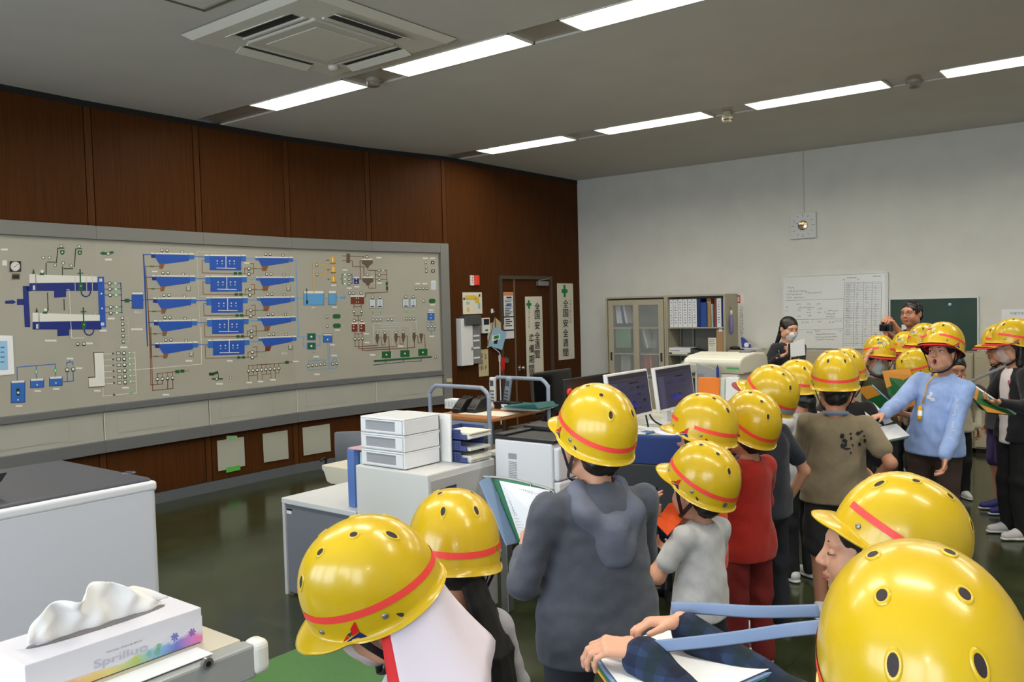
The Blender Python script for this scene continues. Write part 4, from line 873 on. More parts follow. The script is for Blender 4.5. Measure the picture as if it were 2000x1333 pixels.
# ------------------------------------------------------------------ far wall
c = aty(1570, 441, YF); s2 = .157
t = thing('wall_clock', 'square white wall clock with a round gold centre on the far wall', 'clock', (c[0], YF, c[2] - s2))
mb = MB(); mb.box((c[0] - s2, YF - .035, c[2] - s2), (c[0] + s2, YF - .002, c[2] + s2)); mb.build('case', [mat('clock_face', rgb(206, 208, 206), .3)], t, bevel=.006)
mb = MB(); mb.lathe([(0, .0), (.058, 0), (.058, .006), (.05, .009), (0, .011)], (c[0], YF - .035, c[2]), 24, axis=(0, -1, 0)); mb.build('gold_disc', [mat('brushed_gold', (.55, .43, .25), .22, metal=1.0)], t)
mb = MB()
for k in range(12):
    a = k * PI / 6; d = np.array((math.sin(a), 0, math.cos(a))); e = np.array((math.cos(a), 0, -math.sin(a))); r0, r1 = (.105, .14) if k % 3 == 0 else (.115, .135)
    mb.prism([np.array((c[0], YF - .036, c[2])) + d * r0 - e * .004, np.array((c[0], YF - .036, c[2])) + d * r1 - e * .004, np.array((c[0], YF - .036, c[2])) + d * r1 + e * .004, np.array((c[0], YF - .036, c[2])) + d * r0 + e * .004], (0, -.001, 0))
mb.build('dial_marking', [GREYP], t)
for nm, a, L in (('hour_hand', math.radians(40), .065), ('minute_hand', math.radians(-66), .115)):
    d = np.array((math.sin(a), 0, math.cos(a))); e = np.array((math.cos(a), 0, -math.sin(a))); o = np.array((c[0], YF - .048, c[2])); mb = MB()
    mb.prism([o - d * .02 - e * .004, o + d * L - e * .002, o + d * L + e * .002, o - d * .02 + e * .004], (0, -.002, 0)); mb.build(nm, [BLACK if L < .1 else GREYP], t)
mb = MB(); mb.box((c[0] - .009, YF - .016, c[2] + s2 + .003), (c[0] + .009, YF - .001, ZC - .002)); mb.box((c[0] - .016, YF - .022, c[2] + s2 + .001), (c[0] + .016, YF - .001, c[2] + s2 + .02))
solo(mb, 'cable_duct', [M_('duct_ivory', 205, 204, 190, .5)], 'thin ivory cable duct running from the ceiling down to the wall clock', 'cable duct')
WBX0, WBX1, WBZ0, WBZ1 = -3.738, -2.54, 1.055, 1.943
t = thing('whiteboard', 'large whiteboard with handwritten notes and a ruled table on the far wall', 'whiteboard', ((WBX0 + WBX1) / 2, YF, WBZ0))
mb = MB(); mb.box((WBX0, YF - .022, WBZ0), (WBX1, YF - .002, WBZ1)); wbs = mb.build('surface', [mat('whiteboard_white', rgb(222, 224, 222), .25)], t)
mb = MB()
for lo, hi in (((WBX0 - .012, WBZ0 - .012), (WBX1 + .012, WBZ0 + .008)), ((WBX0 - .012, WBZ1 - .008), (WBX1 + .012, WBZ1 + .012)), ((WBX0 - .012, WBZ0), (WBX0 + .008, WBZ1)), ((WBX1 - .008, WBZ0), (WBX1 + .026, WBZ1))):
    mb.box((lo[0], YF - .03, lo[1]), (hi[0], YF - .002, hi[1]))
mb.build('frame', [M_('board_frame', 214, 214, 210, .35)], t, bevel=.003)
mb = MB(); mb.box((WBX0 + .25, YF - .075, WBZ0 + .003), (WBX1 - .15, YF - .03, WBZ0 + .015)); mb.build('pen_tray', [ALU], t, bevel=.003)
ink = MB()
def wbl(x0, y0, x1, y1, w, mi=0):
    a, b = aty(x0, y0, YF - .0225), aty(x1, y1, YF - .0225); d = b - a; d /= np.linalg.norm(d); n = np.array((-d[2], 0, d[0])) * w / 2
    ink.add([a - n, b - n, b + n, a + n], [(0, 1, 2, 3)], mi)
W3 = lambda X, Y: (1500 + X / 4, 500 + Y / 4)
for xa, xb in ((597, 585), (675, 665), (748, 737), (814, 806), (888, 880)): wbl(*W3(xa, 206 - (xa - 597) * .012), *W3(xb, 712), .0024)
for k in range(37): y = 208 + k * 13.7; wbl(*W3(596 - k * .3, y), *W3(888 - k * .22, y - 4), .0018 if k % 5 else .0026)
for p in ((136, 351, 592, 335), (128, 500, 590, 492), (128, 582, 588, 571)): wbl(*W3(*p[:2]), *W3(*p[2:]), .003)
r_ = random.Random(3)
def scrib(x0, y0, n, mi=0, s=9, slope=-.02):
    for k in range(n):
        x = x0 + k * s * 1.15; y = y0 + slope * k * s
        for _ in range(3 if s > 7 else 2):
            a, b = r_.uniform(-.4, .4) * s, r_.uniform(-.5, .5) * s
            if r_.random() < .5: wbl(*W3(x + a - s * .35, y + b), *W3(x + a + s * .35, y + b + r_.uniform(-1, 1)), .0028, mi)
            else: wbl(*W3(x + a, y + b - s * .4), *W3(x + a + r_.uniform(-2, 2), y + b + s * .4), .0028, mi)
for a in ((160, 250, 5), (165, 278, 14), (150, 302, 12), (300, 290, 12), (150, 328, 4), (205, 328, 8), (230, 380, 3), (310, 378, 3), (385, 376, 3), (240, 405, 12), (142, 402, 2), (142, 430, 2), (230, 425, 3), (310, 418, 3), (390, 412, 4), (470, 430, 8), (310, 445, 3), (390, 442, 3), (445, 440, 1), (460, 455, 7), (460, 477, 7), (230, 475, 3), (315, 470, 3), (265, 520, 6), (350, 517, 1), (390, 515, 3), (480, 520, 5), (300, 598, 5), (370, 588, 4), (375, 612, 15), (372, 635, 17), (378, 655, 14), (250, 655, 3), (330, 612, 1)): scrib(*a)
scrib(530, 508, 5, 1); scrib(560, 588, 2, 1); scrib(620, 172, 9, 0, 8); scrib(820, 160, 7, 0, 8); scrib(700, 182, 2, 1); scrib(590, 188, 2, 1)
for k in range(30): scrib(612 - k * .3 + 3 * (k % 3), 212 + 13.7 * k + 7, 5 if k % 4 else 7, 0, 6)
for k in range(0, 36): 
    for cx_ in (695, 765, 838): 
        if r_.random() < .75: scrib(cx_ - k * .3 + r_.uniform(-4, 4), 214 + 13.7 * k + 1, r_.choice((2, 3, 4)), 0, 5)
sub(wbs, ink, 'marker_writing', [M_('marker_ink', 66, 70, 84, .6), M_('marker_blue', 90, 110, 170, .6)])
CB = (-2.492, -1.612, 1.045, 1.627)
t = thing('chalkboard', 'dark green chalkboard with a white frame on the far wall behind the man', 'chalkboard', ((CB[0] + CB[1]) / 2, YF, CB[2]))
mb = MB(); mb.box((CB[0], YF - .02, CB[2]), (CB[1], YF - .002, CB[3])); cbs = mb.build('surface', [mat('chalkboard_green', rgb(34, 64, 54), .6, noise=.12, nscale=6)], t)
mb = MB(); e = .016
for lo, hi in (((CB[0] - e, CB[2] - e), (CB[1] + e, CB[2])), ((CB[0] - e, CB[3]), (CB[1] + e, CB[3] + e)), ((CB[0] - e, CB[2]), (CB[0], CB[3])), ((CB[1], CB[2]), (CB[1] + e, CB[3]))): mb.box((lo[0], YF - .028, lo[1]), (hi[0], YF - .002, hi[1]))
mb.build('frame', [MATS['board_frame']], t, bevel=.003)
mb = MB(); a, b = aty(1825, 631.5, YF - .021), aty(1845.5, 632.5, YF - .021); mb.box((a[0], YF - .0215, b[2] - .008), (b[0], YF - .02, b[2] + .008)); sub(cbs, mb, 'chalk_mark', [PAPER])
a = aty(1855.5, 595, YF - .021); mb = MB(); mb.lathe([(0, 0), (.018, 0), (.018, .01), (.012, .014), (0, .014)], a, 16, axis=(0, -1, 0)); solo(mb, 'magnet', [M_('magnet_pale_blue', 170, 205, 230, .4)], 'pale blue round magnet near the top of the green chalkboard', 'magnet')
a = aty(1772, 650, YF - .022); mb = MB(); mb.box((a[0] - .06, YF - .0215, a[2] - .05), (a[0] + .05, YF - .02, a[2] + .09)); solo(mb, 'paper_sheet', [PAPER], 'white sheet of paper on the chalkboard beside the man', 'paper')
a = aty(1956, 604.5, YF - .003); mb = MB(); mb.box((a[0], YF - .005, a[2] - .42), (a[0] + .60, YF - .002, a[2]))
letters(mb, '作業予定表', (a[0] + .16, YF - .0055, a[2] - .045), (1, 0, 0), (0, 0, 1), .03, 1, w=.16)
solo(mb, 'notice', [PAPER, M_('print_blue_grey', 90, 120, 170, .6)], 'large white notice sheet on the far wall behind the girl in the black cardigan', 'notice')
a, b = aty(1433.5, 575.5, YF - .003), aty(1453.5, 682, YF - .003); mb = MB(); mb.box((a[0], YF - .004, b[2] - .02), (b[0], YF - .001, a[2]))
for k, (x, y) in enumerate([(1441.8, 582.5)]):
    q = aty(x, y + 2, YF - .0045); mb.box((q[0] - .028, YF - .0047, q[2] - .05), (q[0] + .028, YF - .0042, q[2] + .05), 1); mb.box((q[0] - .016, YF - .0049, q[2] - .036), (q[0] + .016, YF - .0047, q[2] + .03), 0)
for col, (x, y0, n) in enumerate(((1446.5, 600, 17), (1449.8, 597, 20))):
    for k in range(n):
        q = aty(x + k * .03, y0 + k * 3.7, YF - .0045)
        for _ in range(3): dx, dz = r_.uniform(-.006, .006), r_.uniform(-.008, .008); mb.box((q[0] + dx - .008, YF - .0048, q[2] + dz - .0015), (q[0] + dx + .008, YF - .0042, q[2] + dz + .0015), 2)
for k in range(24):
    q = aty(1435.5 + k * .05, 590 + k * 3.6, YF - .0045); mb.box((q[0] - .006, YF - .0048, q[2] - .003), (q[0] + .01, YF - .0042, q[2] + .003), 2)
solo(mb, 'scroll_poster', [M_('poster_ivory', 226, 224, 214, .7), REDP, INK], 'narrow ivory scroll poster with a red seal beside the open shelf', 'poster')
# ------------------------------------------------------------------ ceiling fittings
t = thing('ceiling_air_conditioner', 'square white four-way air conditioner cassette set in the ceiling', 'air conditioner', (-4.32, 3.60, ZC))
cx, cy = -4.33, 3.66; R0, R1 = .62, .335
mb = MB(); z0, z1 = ZC - .006, ZC - .04
o = [(cx + sx * R0, cy + sy * R0, z0) for sx, sy in ((-1, -1), (1, -1), (1, 1), (-1, 1))]; i_ = [(cx + sx * (R0 - .05), cy + sy * (R0 - .05), z1) for sx, sy in ((-1, -1), (1, -1), (1, 1), (-1, 1))]
k_ = [(cx + sx * R1, cy + sy * R1, z1) for sx, sy in ((-1, -1), (1, -1), (1, 1), (-1, 1))]
mb.add(o + i_ + k_, [(a, (a + 1) % 4, 4 + (a + 1) % 4, 4 + a)[::-1] for a in range(4)] + [(4 + a, 4 + (a + 1) % 4, 8 + (a + 1) % 4, 8 + a)[::-1] for a in range(4)])
ACW = M_('ac_white', 212, 208, 196, .45)
mb.build('outer_panel', [ACW], t)
mb = MB(); mb.box((cx - R1, cy - R1, z1 - .018), (cx + R1, cy + R1, z1 + .01)); mb.build('intake_grille', [M_('ac_grille', 198, 194, 184, .5)], t, bevel=.012)
mb = MB(); mb.box((cx - .25, cy - .25, z1 - .022), (cx + .25, cy + .25, z1 - .016)); mb.build('grille_inset', [ACW], t, bevel=.004)
for k in range(4):
    rot = Matrix.Rotation(k * PI / 2, 3, 'Z'); f = lambda x, y, z: tuple(np.array(rot @ Vector((x, y, z))) + np.array((cx, cy, 0)))
    m = MB(); m.add([f(-.28, .39, z1 - .001), f(.28, .39, z1 - .001), f(.28, .455, z1 - .001), f(-.28, .455, z1 - .001)], [(0, 3, 2, 1)] if False else [(0, 1, 2, 3)[::-1]]); m.build('air_slot', [mat('slot_dark', (.02, .02, .022), .8)], t)
    m = MB(); v = [f(-.29, .46, z1 - .002), f(.29, .46, z1 - .002), f(.29, .52, z1 - .03), f(-.29, .52, z1 - .03)]; m.prism(v, (0, 0, .006)); m.build('flap', [ACW], t)
    m = MB(); v = [f(-.30, .365, z1 - .012), f(.30, .365, z1 - .012), f(.30, .385, z1 - .012), f(-.30, .385, z1 - .012)]; m.prism(v, (0, 0, .014)); m.build('grille_lip', [ACW], t)
m = MB(); m.lathe([(.035, 0), (.035, -.02), (.025, -.032), (0, -.034)], (cx - .36, cy + .40, z1), 16); m.build('receiver_knob', [ACW], t)
mb = MB()
for lo, hi in (((-4.47, 2.45), (-4.455, 2.905)), ((-4.47, 2.89), (-3.95, 2.905)), ((-3.965, 2.45), (-3.95, 2.905)), ((-4.47, 2.45), (-3.95, 2.465))): mb.box((*lo, ZC - .006), (*hi, ZC - .0005))
mb.box((-4.44, 2.48, ZC - .003), (-3.98, 2.875, ZC - .0005), 1)
solo(mb, 'ceiling_hatch', [M_('hatch_frame', 96, 92, 84, .5), CEILM], 'square ceiling access hatch with a dark edge beside the air conditioner', 'ceiling hatch')
for p, lab in (((729, 157), 'round smoke detector on the nearer light strip'), ((1785, 160), 'round smoke detector on the farther light strip near the right edge')):
    q = atz(*p, ZC); t = thing('smoke_detector', lab, 'smoke detector', (q[0], q[1], ZC - .05))
    mb = MB(); mb.lathe([(.062, .062), (.062, .04), (.052, .032), (.0, .032)], (q[0], q[1], ZC - .05), 24); mb.build('base', [M_('detector_base', 150, 142, 128, .45)], t)
    mb = MB(); mb.lathe([(.052, .033), (.05, .008), (.036, 0), (0, 0)], (q[0], q[1], ZC - .05), 24); mb.build('sensor_head', [M_('detector_head', 112, 104, 92, .45)], t)
q = atz(1420, 221, ZC); t = thing('ceiling_sensor', 'small cylindrical sensor hanging from the farther light strip', 'sensor', (q[0], q[1], ZC - .09))
mb = MB(); mb.lathe([(.045, .10), (.045, .05), (.05, .05), (.05, .02), (.03, 0), (0, 0)], (q[0], q[1], ZC - .09), 20); mb.build('housing', [M_('sensor_cream', 196, 186, 160, .4)], t)
mb = MB(); mb.lathe([(.0505, .03), (.0505, .018)], (q[0], q[1], ZC - .09), 20); mb.build('dark_band', [BLACK], t)

# ------------------------------------------------------------------ cabinets along the far wall
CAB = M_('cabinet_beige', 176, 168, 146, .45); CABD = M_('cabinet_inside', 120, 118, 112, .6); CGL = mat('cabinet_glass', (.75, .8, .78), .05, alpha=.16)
YC0, YC1 = 9.93, 10.318
def shell(t, x0, x1, z0, z1, y0=YC0, y1=YC1, th=.022, shelves=(), mats=(CAB, CABD)):
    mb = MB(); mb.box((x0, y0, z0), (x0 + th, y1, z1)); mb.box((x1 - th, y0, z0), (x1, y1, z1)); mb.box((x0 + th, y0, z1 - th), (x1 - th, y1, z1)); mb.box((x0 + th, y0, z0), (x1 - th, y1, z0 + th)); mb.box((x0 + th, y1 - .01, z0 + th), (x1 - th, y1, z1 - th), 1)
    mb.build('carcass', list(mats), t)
    for z in shelves: bxp(t, 'shelf', (x0 + th, y0 + .03, z - .016), (x1 - th, y1 - .01, z), mats[0], 0)
GX0, GX1, OX1 = -6.06, -5.15, -4.33
zt = 1.75
S1, S2 = 1.335, .985
t = thing('glass_cabinet', 'tall beige cabinet with two sliding glass doors in the corner', 'cabinet', ((GX0 + GX1) / 2, 10.1, 0))
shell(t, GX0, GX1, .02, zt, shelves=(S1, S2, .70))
for k, (x0, x1, y) in enumerate(((GX0 + .035, GX0 + .49, YC0 + .012), (GX0 + .44, GX1 - .03, YC0 - .008))):
    mb = MB(); w = .075; z0, z1 = .06, zt - .045
    mb.box((x0, y, z0), (x0 + w, y + .016, z1)); mb.box((x1 - w, y, z0), (x1, y + .016, z1)); mb.box((x0 + w, y, z1 - .07), (x1 - w, y + .016, z1)); mb.box((x0 + w, y, z0), (x1 - w, y + .016, z0 + .60))
    d = mb.build('sliding_door', [CAB], t)
    m = MB(); m.box((x0 + w, y + .005, z0 + .60), (x1 - w, y + .010, z1 - .07)); sub(d, m, 'glass_pane', [CGL])
    hx = x0 + .022 if k == 0 else x1 - .052
    m = MB(); m.box((hx, y - .0015, .885), (hx + .028, y + .004, 1.0)); sub(d, m, 'recessed_pull', [M_('pull_dark', 46, 42, 34, .5)])
t2 = thing('open_shelf_cabinet', 'tall beige open shelf unit filled with white binders', 'shelf', ((GX1 + OX1) / 2, 10.1, 0))
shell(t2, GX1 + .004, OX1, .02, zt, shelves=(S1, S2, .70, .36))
for x in (GX1 + .03, GX1 + .21):
    mb = MB(); mb.box((x, YC1 - .05, .7), (x + .02, YC1 - .011, 1.33)); mb.build('upright', [STEEL], t2)
BW = M_('binder_white', 226, 228, 232, .5); BN = M_('binder_navy', 22, 44, 104, .5); BB = M_('binder_blue', 34, 74, 150, .5); KRAFT = M_('kraft_cardboard', 178, 140, 98, .75)
def px_box(x0, y0, x1, y1, Y, d): 
    a, b = aty(x0, y0, Y), aty(x1, y1, Y); return (a[0], Y, b[2]), (b[0], Y + d, a[2])
C2b = lambda X, Y: (1160 + X / 4.9375, 520 + Y / 4.9375)
def binder(X0, X1, Ytop, zb, m, label, text=True, group='binders on the top open shelf', Y=YC0 + .05, d=.24, spine=None):
    a = aty(*C2b(X0, Ytop), Y); b = aty(*C2b(X1, Ytop), Y); g = .0015
    a[0] = max(a[0], GX1 + .03); b[0] = min(b[0], OX1 - .024); a[2] = min(a[2], {S1: 1.70, S2: 1.31, .70: .955}.get(zb, 9))
    t = thing('binder', label, 'binder', ((a[0] + b[0]) / 2, Y, zb + .001), group)
    mb = MB(); mb.box((a[0] + g, Y, zb + .001), (b[0] - g, Y + d, a[2])); mb.build('cover', [m], t, bevel=.003)
    if text:
        mb = MB(); w = b[0] - a[0]; n = 9
        for k in range(n):
            zc = a[2] - .045 - k * (a[2] - zb - .07) / n
            for _ in range(3): dx, dz = r_.uniform(-.22, .22) * w, r_.uniform(-.006, .006); mb.box(((a[0] + b[0]) / 2 + dx * .4 - w * .16, Y - .0012, zc + dz - .0016), ((a[0] + b[0]) / 2 + dx * .4 + w * .16, Y - .0002, zc + dz + .0016))
        mb.build('spine_lettering', [INK], t)
    return t
pos6 = ('leftmost', 'second from left', 'third from left', 'fourth from left', 'fifth from left', 'sixth from left, beside the navy binder')
for k in range(6): binder(718 + 45.5 * k, 762 + 45.5 * k, 316 - 2 * k, S1, BW, 'white binder on the top open shelf, %s' % pos6[k])
binder(991, 1026, 306, S1, BN, 'tall navy binder beside the row of six white binders', False)
binder(1027, 1082, 352, S1, BB, 'short blue binder before the brown folder on the open shelf', False)
binder(1084, 1128, 312, S1, KRAFT, 'brown card folder on the top open shelf', False, d=.22, Y=YC0 + .09)
binder(1130, 1143, 368, S1, M_('folder_pale_teal', 176, 208, 196, .6), 'thin pale green folder beside the brown card folder', False)
binder(1160, 1175, 310, S1, M_('folder_red', 168, 44, 48, .5), 'thin dark red file left of the second run of white binders', False)
binder(1180, 1226, 306, S1, BW, 'white binder standing between the dark red and navy files', True)
binder(1229, 1241, 305, S1, BN, 'thin navy file near the right end of the top open shelf', False)
binder(1243, 1266, 304, S1, BW, 'white binder at the right end of the top open shelf', True)
# middle shelf
lo, hi = px_box(*C2b(716, 716), *C2b(928, 770), YC0 + .03, .2); t = thing('binder', 'white binder lying flat on the middle open shelf', 'binder', ((lo[0] + hi[0]) / 2, YC0 + .03, S2 + .02))
bxp(t, 'cover', (lo[0], lo[1], S2 + .022), (hi[0], hi[1], S2 + .085), BW, .003)
mb = MB()
for k in range(5): mb.box((lo[0] + .03 + k * .028, lo[1] - .001, S2 + .04), (lo[0] + .048 + k * .028, lo[1], S2 + .05))
mb.build('spine_lettering', [INK], t)
mb = MB(); mb.prism([(hi[0] + .002, lo[1] + .01, S2 + .022), (hi[0] + .15, lo[1] + .06, S2 + .022), (hi[0] + .15, lo[1] + .06, S2 + .03), (hi[0] + .002, lo[1] + .01, S2 + .08)], (0, .16, 0)); mb.build('open_flap', [BLACK], t)
lo, hi = px_box(*C2b(750, 770), *C2b(900, 790), YC0 + .02, .22); mb = MB(); mb.box((lo[0], lo[1], S2 + .0005), (hi[0], hi[1], S2 + .0205)); solo(mb, 'notebook', [PAPERC], 'thin white pad under the lying binder', 'notebook', bevel=.002)
lo, hi = px_box(*C2b(1180, 565), *C2b(1264, 790), YC0 + .05, .25); t = thing('cardboard_box', 'brown cardboard file box with a white label on the middle open shelf', 'box', ((lo[0] + hi[0]) / 2, YC0 + .05, S2 + .001)); bxp(t, 'carton', (lo[0], lo[1], S2 + .001), (min(hi[0], OX1 - .024), hi[1], min(hi[2] - .004, 1.305)), KRAFT, .002)
a, b = px_box(*C2b(1204, 583), *C2b(1238, 632), YC0 + .05, 0); bxp(t, 'label', (a[0], a[1] - .0015, a[2]), (b[0], a[1], b[2]), PAPER, 0)
lo, hi = px_box(*C2b(1101, 692), *C2b(1180, 788), YC0 + .03, .012); mb = MB(); mb.box((lo[0], lo[1], S2 + .001), (hi[0], hi[1], hi[2]))
for k in range(4): mb.box((lo[0] + .012, lo[1] - .001, hi[2] - .03 - k * .022), (hi[0] - .012 - .02 * (k % 2), lo[1], hi[2] - .026 - k * .022), 1)
solo(mb, 'card', [PAPERC, INK], 'white printed card leaning on the cardboard box', 'card')
for k, (x0, x1, m, lab) in enumerate(((972, 1008, BW, 'leftmost white file on the lower open shelf'), (1010, 1040, M_('binder_pale_blue', 120, 165, 205, .5), 'pale blue file on the lower open shelf, left of two'), (1042, 1075, BW, 'white file between two blue ones on the lower open shelf'), (1077, 1112, BB, 'mid blue file on the lower open shelf'), (1114, 1155, BW, 'white file right of the mid blue file, low in the open shelf'), (1157, 1190, MATS['binder_pale_blue'], 'pale blue file on the lower open shelf, right of two'), (1192, 1228, BN, 'navy file on the lower open shelf'), (1230, 1264, BW, 'rightmost white file on the lower open shelf'))):
    binder(x0, x1, 816, .70, m, lab, False, 'files on the lower open shelf', YC0 + .04, .22)
mb = MB(); P = lambda X, Y, y: aty(*C2b(X, Y), y)
mb.prism([P(815, 952, YC0 + .1), P(960, 952, YC0 + .1), P(985, 850, YC0 + .1), P(915, 842, YC0 + .1)], (0, .12, 0)); solo(mb, 'plastic_bag', [M_('bag_pale_green', 168, 188, 182, .25)], 'pale translucent plastic bag slumped on the lower open shelf', 'plastic bag', bevel=.02)
# inside the glass cabinet
def lean(name, pts, m, label, Y=YC0 + .12, d=.18, cat='file', group='files in the glass cabinet'):
    mb = MB(); mb.prism([P(x, y, Y) for x, y in pts], (0, d, 0)); return solo(mb, name, [m], label, cat, group, bevel=.002)
lean('file', [(206, 385), (222, 383), (238, 553), (222, 553)], BW, 'leftmost of the leaning white files behind the glass')
lean('file', [(224, 383), (252, 381), (276, 553), (240, 553)], M_('file_pale', 210, 214, 224, .5), 'wide pale file leaning second behind the glass', YC0 + .125)
lean('file', [(254, 383), (272, 381), (304, 553), (282, 553)], BN, 'navy file leaning between pale files behind the glass')
lean('file', [(274, 381), (292, 380), (326, 553), (306, 553)], BW, 'rightmost of the leaning white files behind the glass')
lean('folder', [(206, 592), (352, 582), (354, 788), (214, 788)], M_('folder_green', 98, 140, 112, .55), 'large green folder standing behind the left glass door', YC0 + .06, .02, 'folder')
lean('folder', [(462, 612), (476, 606), (524, 792), (508, 792)], M_('folder_white', 205, 208, 200, .6), 'thin white folder leaning behind the right glass door', YC0 + .1, .16, 'folder')
lean('folder', [(440, 610), (458, 606), (504, 792), (484, 792)], M_('folder_grey_green', 86, 116, 108, .6), 'grey green folder leaning behind the right glass door', YC0 + .1, .16, 'folder')
lean('folder', [(600, 560), (606, 560), (606, 792), (545, 792)], M_('folder_grey_blue', 112, 124, 130, .6), 'grey folder leaning against the right end behind the glass', YC0 + .18, .02, 'folder')
for k, (c, lab) in enumerate((((120, 40, 52), 'dark red'), ((150, 46, 60), 'crimson'), ((170, 60, 84), 'rose'), ((140, 50, 50), 'brick red'), ((196, 104, 56), 'orange'))):
    x = 460 + 19 * k; lean('file', [(x, 852 - 4 * (k % 2)), (x + 17, 852 - 4 * (k % 2)), (x + 20, 995), (x + 3, 995)], M_('file_red_%d' % k, *c, .5), '%s file in the bottom row behind the right glass door' % lab, YC0 + .06, .2)
lean('box', [(262, 860), (352, 858), (352, 1015), (262, 1015)], M_('box_grey', 150, 150, 146, .6), 'grey box low behind the left glass door', YC0 + .12, .2, 'box', None)
# umbrella-like item hanging on the shelf's side
q = aty(1426, 604, YC0 + .1); X0 = OX1
t = thing('folding_umbrella', 'slim lavender folding umbrella hanging on the side of the open shelf', 'umbrella', (X0 + .03, YC0 + .12, 1.24))
mb = MB(); mb.lathe([(.006, 0), (.022, .015), (.026, .12), (.02, .23), (.008, .245)], (X0 + .03, YC0 + .12, 1.24), 12); mb.build('folded_canopy', [M_('lavender_cloth', 128, 122, 168, .7)], t)
mb = MB(); mb.lathe([(.008, .245), (.014, .26), (.014, .30), (0, .305)], (X0 + .03, YC0 + .12, 1.24), 12); mb.build('handle', [WHITEP], t); mb = MB(); mb.tube([(X0 + .03, YC0 + .12, 1.54), (X0 + .012, YC0 + .12, 1.585), (X0 + .001, YC0 + .12, 1.58)], .003); mb.build('loop', [BLACK], t)
# low cabinets
LZ = 1.054
for k in range(5):
    x0 = -4.29 + k * .903; x1 = x0 + .898; y0 = 9.91
    t = thing('low_cabinet', 'low beige steel cabinet along the far wall, %s' % ('next to the tall open shelf', 'under the left half of the whiteboard', 'below the join of whiteboard and chalkboard', 'under the right half of the chalkboard', 'at the right edge of the picture')[k], 'cabinet', ((x0 + x1) / 2, 10.1, 0), 'low beige cabinets along the far wall')
    bxp(t, 'carcass', (x0, y0, .05), (x1, 10.295, LZ), CAB, .004); bxp(t, 'plinth', (x0 + .01, y0 + .03, 0), (x1 - .01, 10.295, .05), BLACK, 0)
    for s in range(2):
        xa = x0 + .012 + s * .44; d = bxp(t, 'door', (xa, y0 - .016, .07), (xa + .434, y0 - .001, LZ - .03), CAB, .003)
        xh = xa + (.40 if s == 0 else .012); bxp(t, 'pull', (xh, y0 - .018, .55), (xh + .02, y0 - .0155, .66), M_('pull_dark', 46, 42, 34, .5), 0, subof=d)
        xl = xa + .17; bxp(t, 'label_holder', (xl, y0 - .019, .73 if k % 2 else .22), (xl + .12, y0 - .0155, .78 if k % 2 else .28), M_('label_cream', 205, 200, 180, .6), 0, subof=d)
P = lambda x, y, Y=10.05: aty(x, y, Y)
a, b = P(1446, 682), P(1487, 676)
for k, (z0, z1, dx, c, lab) in enumerate(((.0005, .012, 0, (190, 194, 200), 'lower magazine in the small pile on the low cabinet'), (.0125, .02, -.05, (222, 224, 228), 'upper magazine in the small pile on the low cabinet'))):
    mb = MB(); mb.box((a[0] + dx, 9.98, LZ + z0), (a[0] + .30 + dx, 10.2, LZ + z1)); solo(mb, 'magazine', [M_('magazine_%d' % k, *c, .5)], lab, 'magazine', bevel=.002)
mb = MB(); q = P(1440, 680, 9.97); mb.ball((q[0] - .02, 9.95, LZ + .022), .07, .035, .021, 14); mb.box((q[0] - .08, 9.92, LZ + .0005), (q[0] + .09, 9.97, LZ + .012)); solo(mb, 'stapler', [BLACK], 'black stapler at the front edge of the low cabinet', 'stapler')
q = P(1457, 670, 10.08); t = thing('tape_dispenser', 'blue and white tape dispenser on the magazine pile', 'tape dispenser', (q[0], 10.08, LZ + .021))
mb = MB(); mb.prism([(q[0] - .05, 10.06, LZ + .021), (q[0] + .06, 10.06, LZ + .021), (q[0] + .05, 10.06, LZ + .06), (q[0] - .03, 10.06, LZ + .14), (q[0] - .06, 10.06, LZ + .15)], (0, .05, 0)); mb.build('body', [M_('tape_blue', 52, 66, 150, .4)], t, bevel=.004)
mb = MB(); mb.cyl((q[0] + .015, 10.055, LZ + .055), (q[0] + .015, 10.115, LZ + .055), .03, 20); mb.build('tape_roll', [WHITEP], t)
# ------------------------------------------------------------------ office things in the middle of the room
DESKG = M_('desk_top_grey', 186, 188, 180, .4); LIGHTG = M_('machine_light_grey', 216, 217, 216, .45); MIDG = M_('machine_grey', 150, 152, 154, .45)
def legs4(t, x0, y0, x1, y1, z, r=.025, m=None):
    for x in (x0 + r * 2, x1 - r * 2):
        for y in (y0 + r * 2, y1 - r * 2): bxp(t, 'leg', (x - r, y - r, 0), (x + r, y + r, z), m or STEEL, .003)
DX0, DX1 = -3.62, -2.437
DY = [4.354, 5.30, 6.25, 7.2]
for k in range(3):
    y0, y1 = DY[k], DY[k + 1] - .004
    t = thing('desk', 'grey office desk, %s' % ('nearest, with the left lit monitor', 'middle one, with the right lit monitor', 'farthest, beside the copier')[k], 'desk', ((DX0 + DX1) / 2, (y0 + y1) / 2, 0), 'grey office desks in a row')
    bxp(t, 'top', (DX0, y0, .672), (DX1, y1, .70), DESKG, .005); bxp(t, 'back_panel', (DX0 + .02, y0 + .03, .25), (DX0 + .04, y1 - .03, .67), MIDG, 0); legs4(t, DX0, y0, DX1, y1, .672)
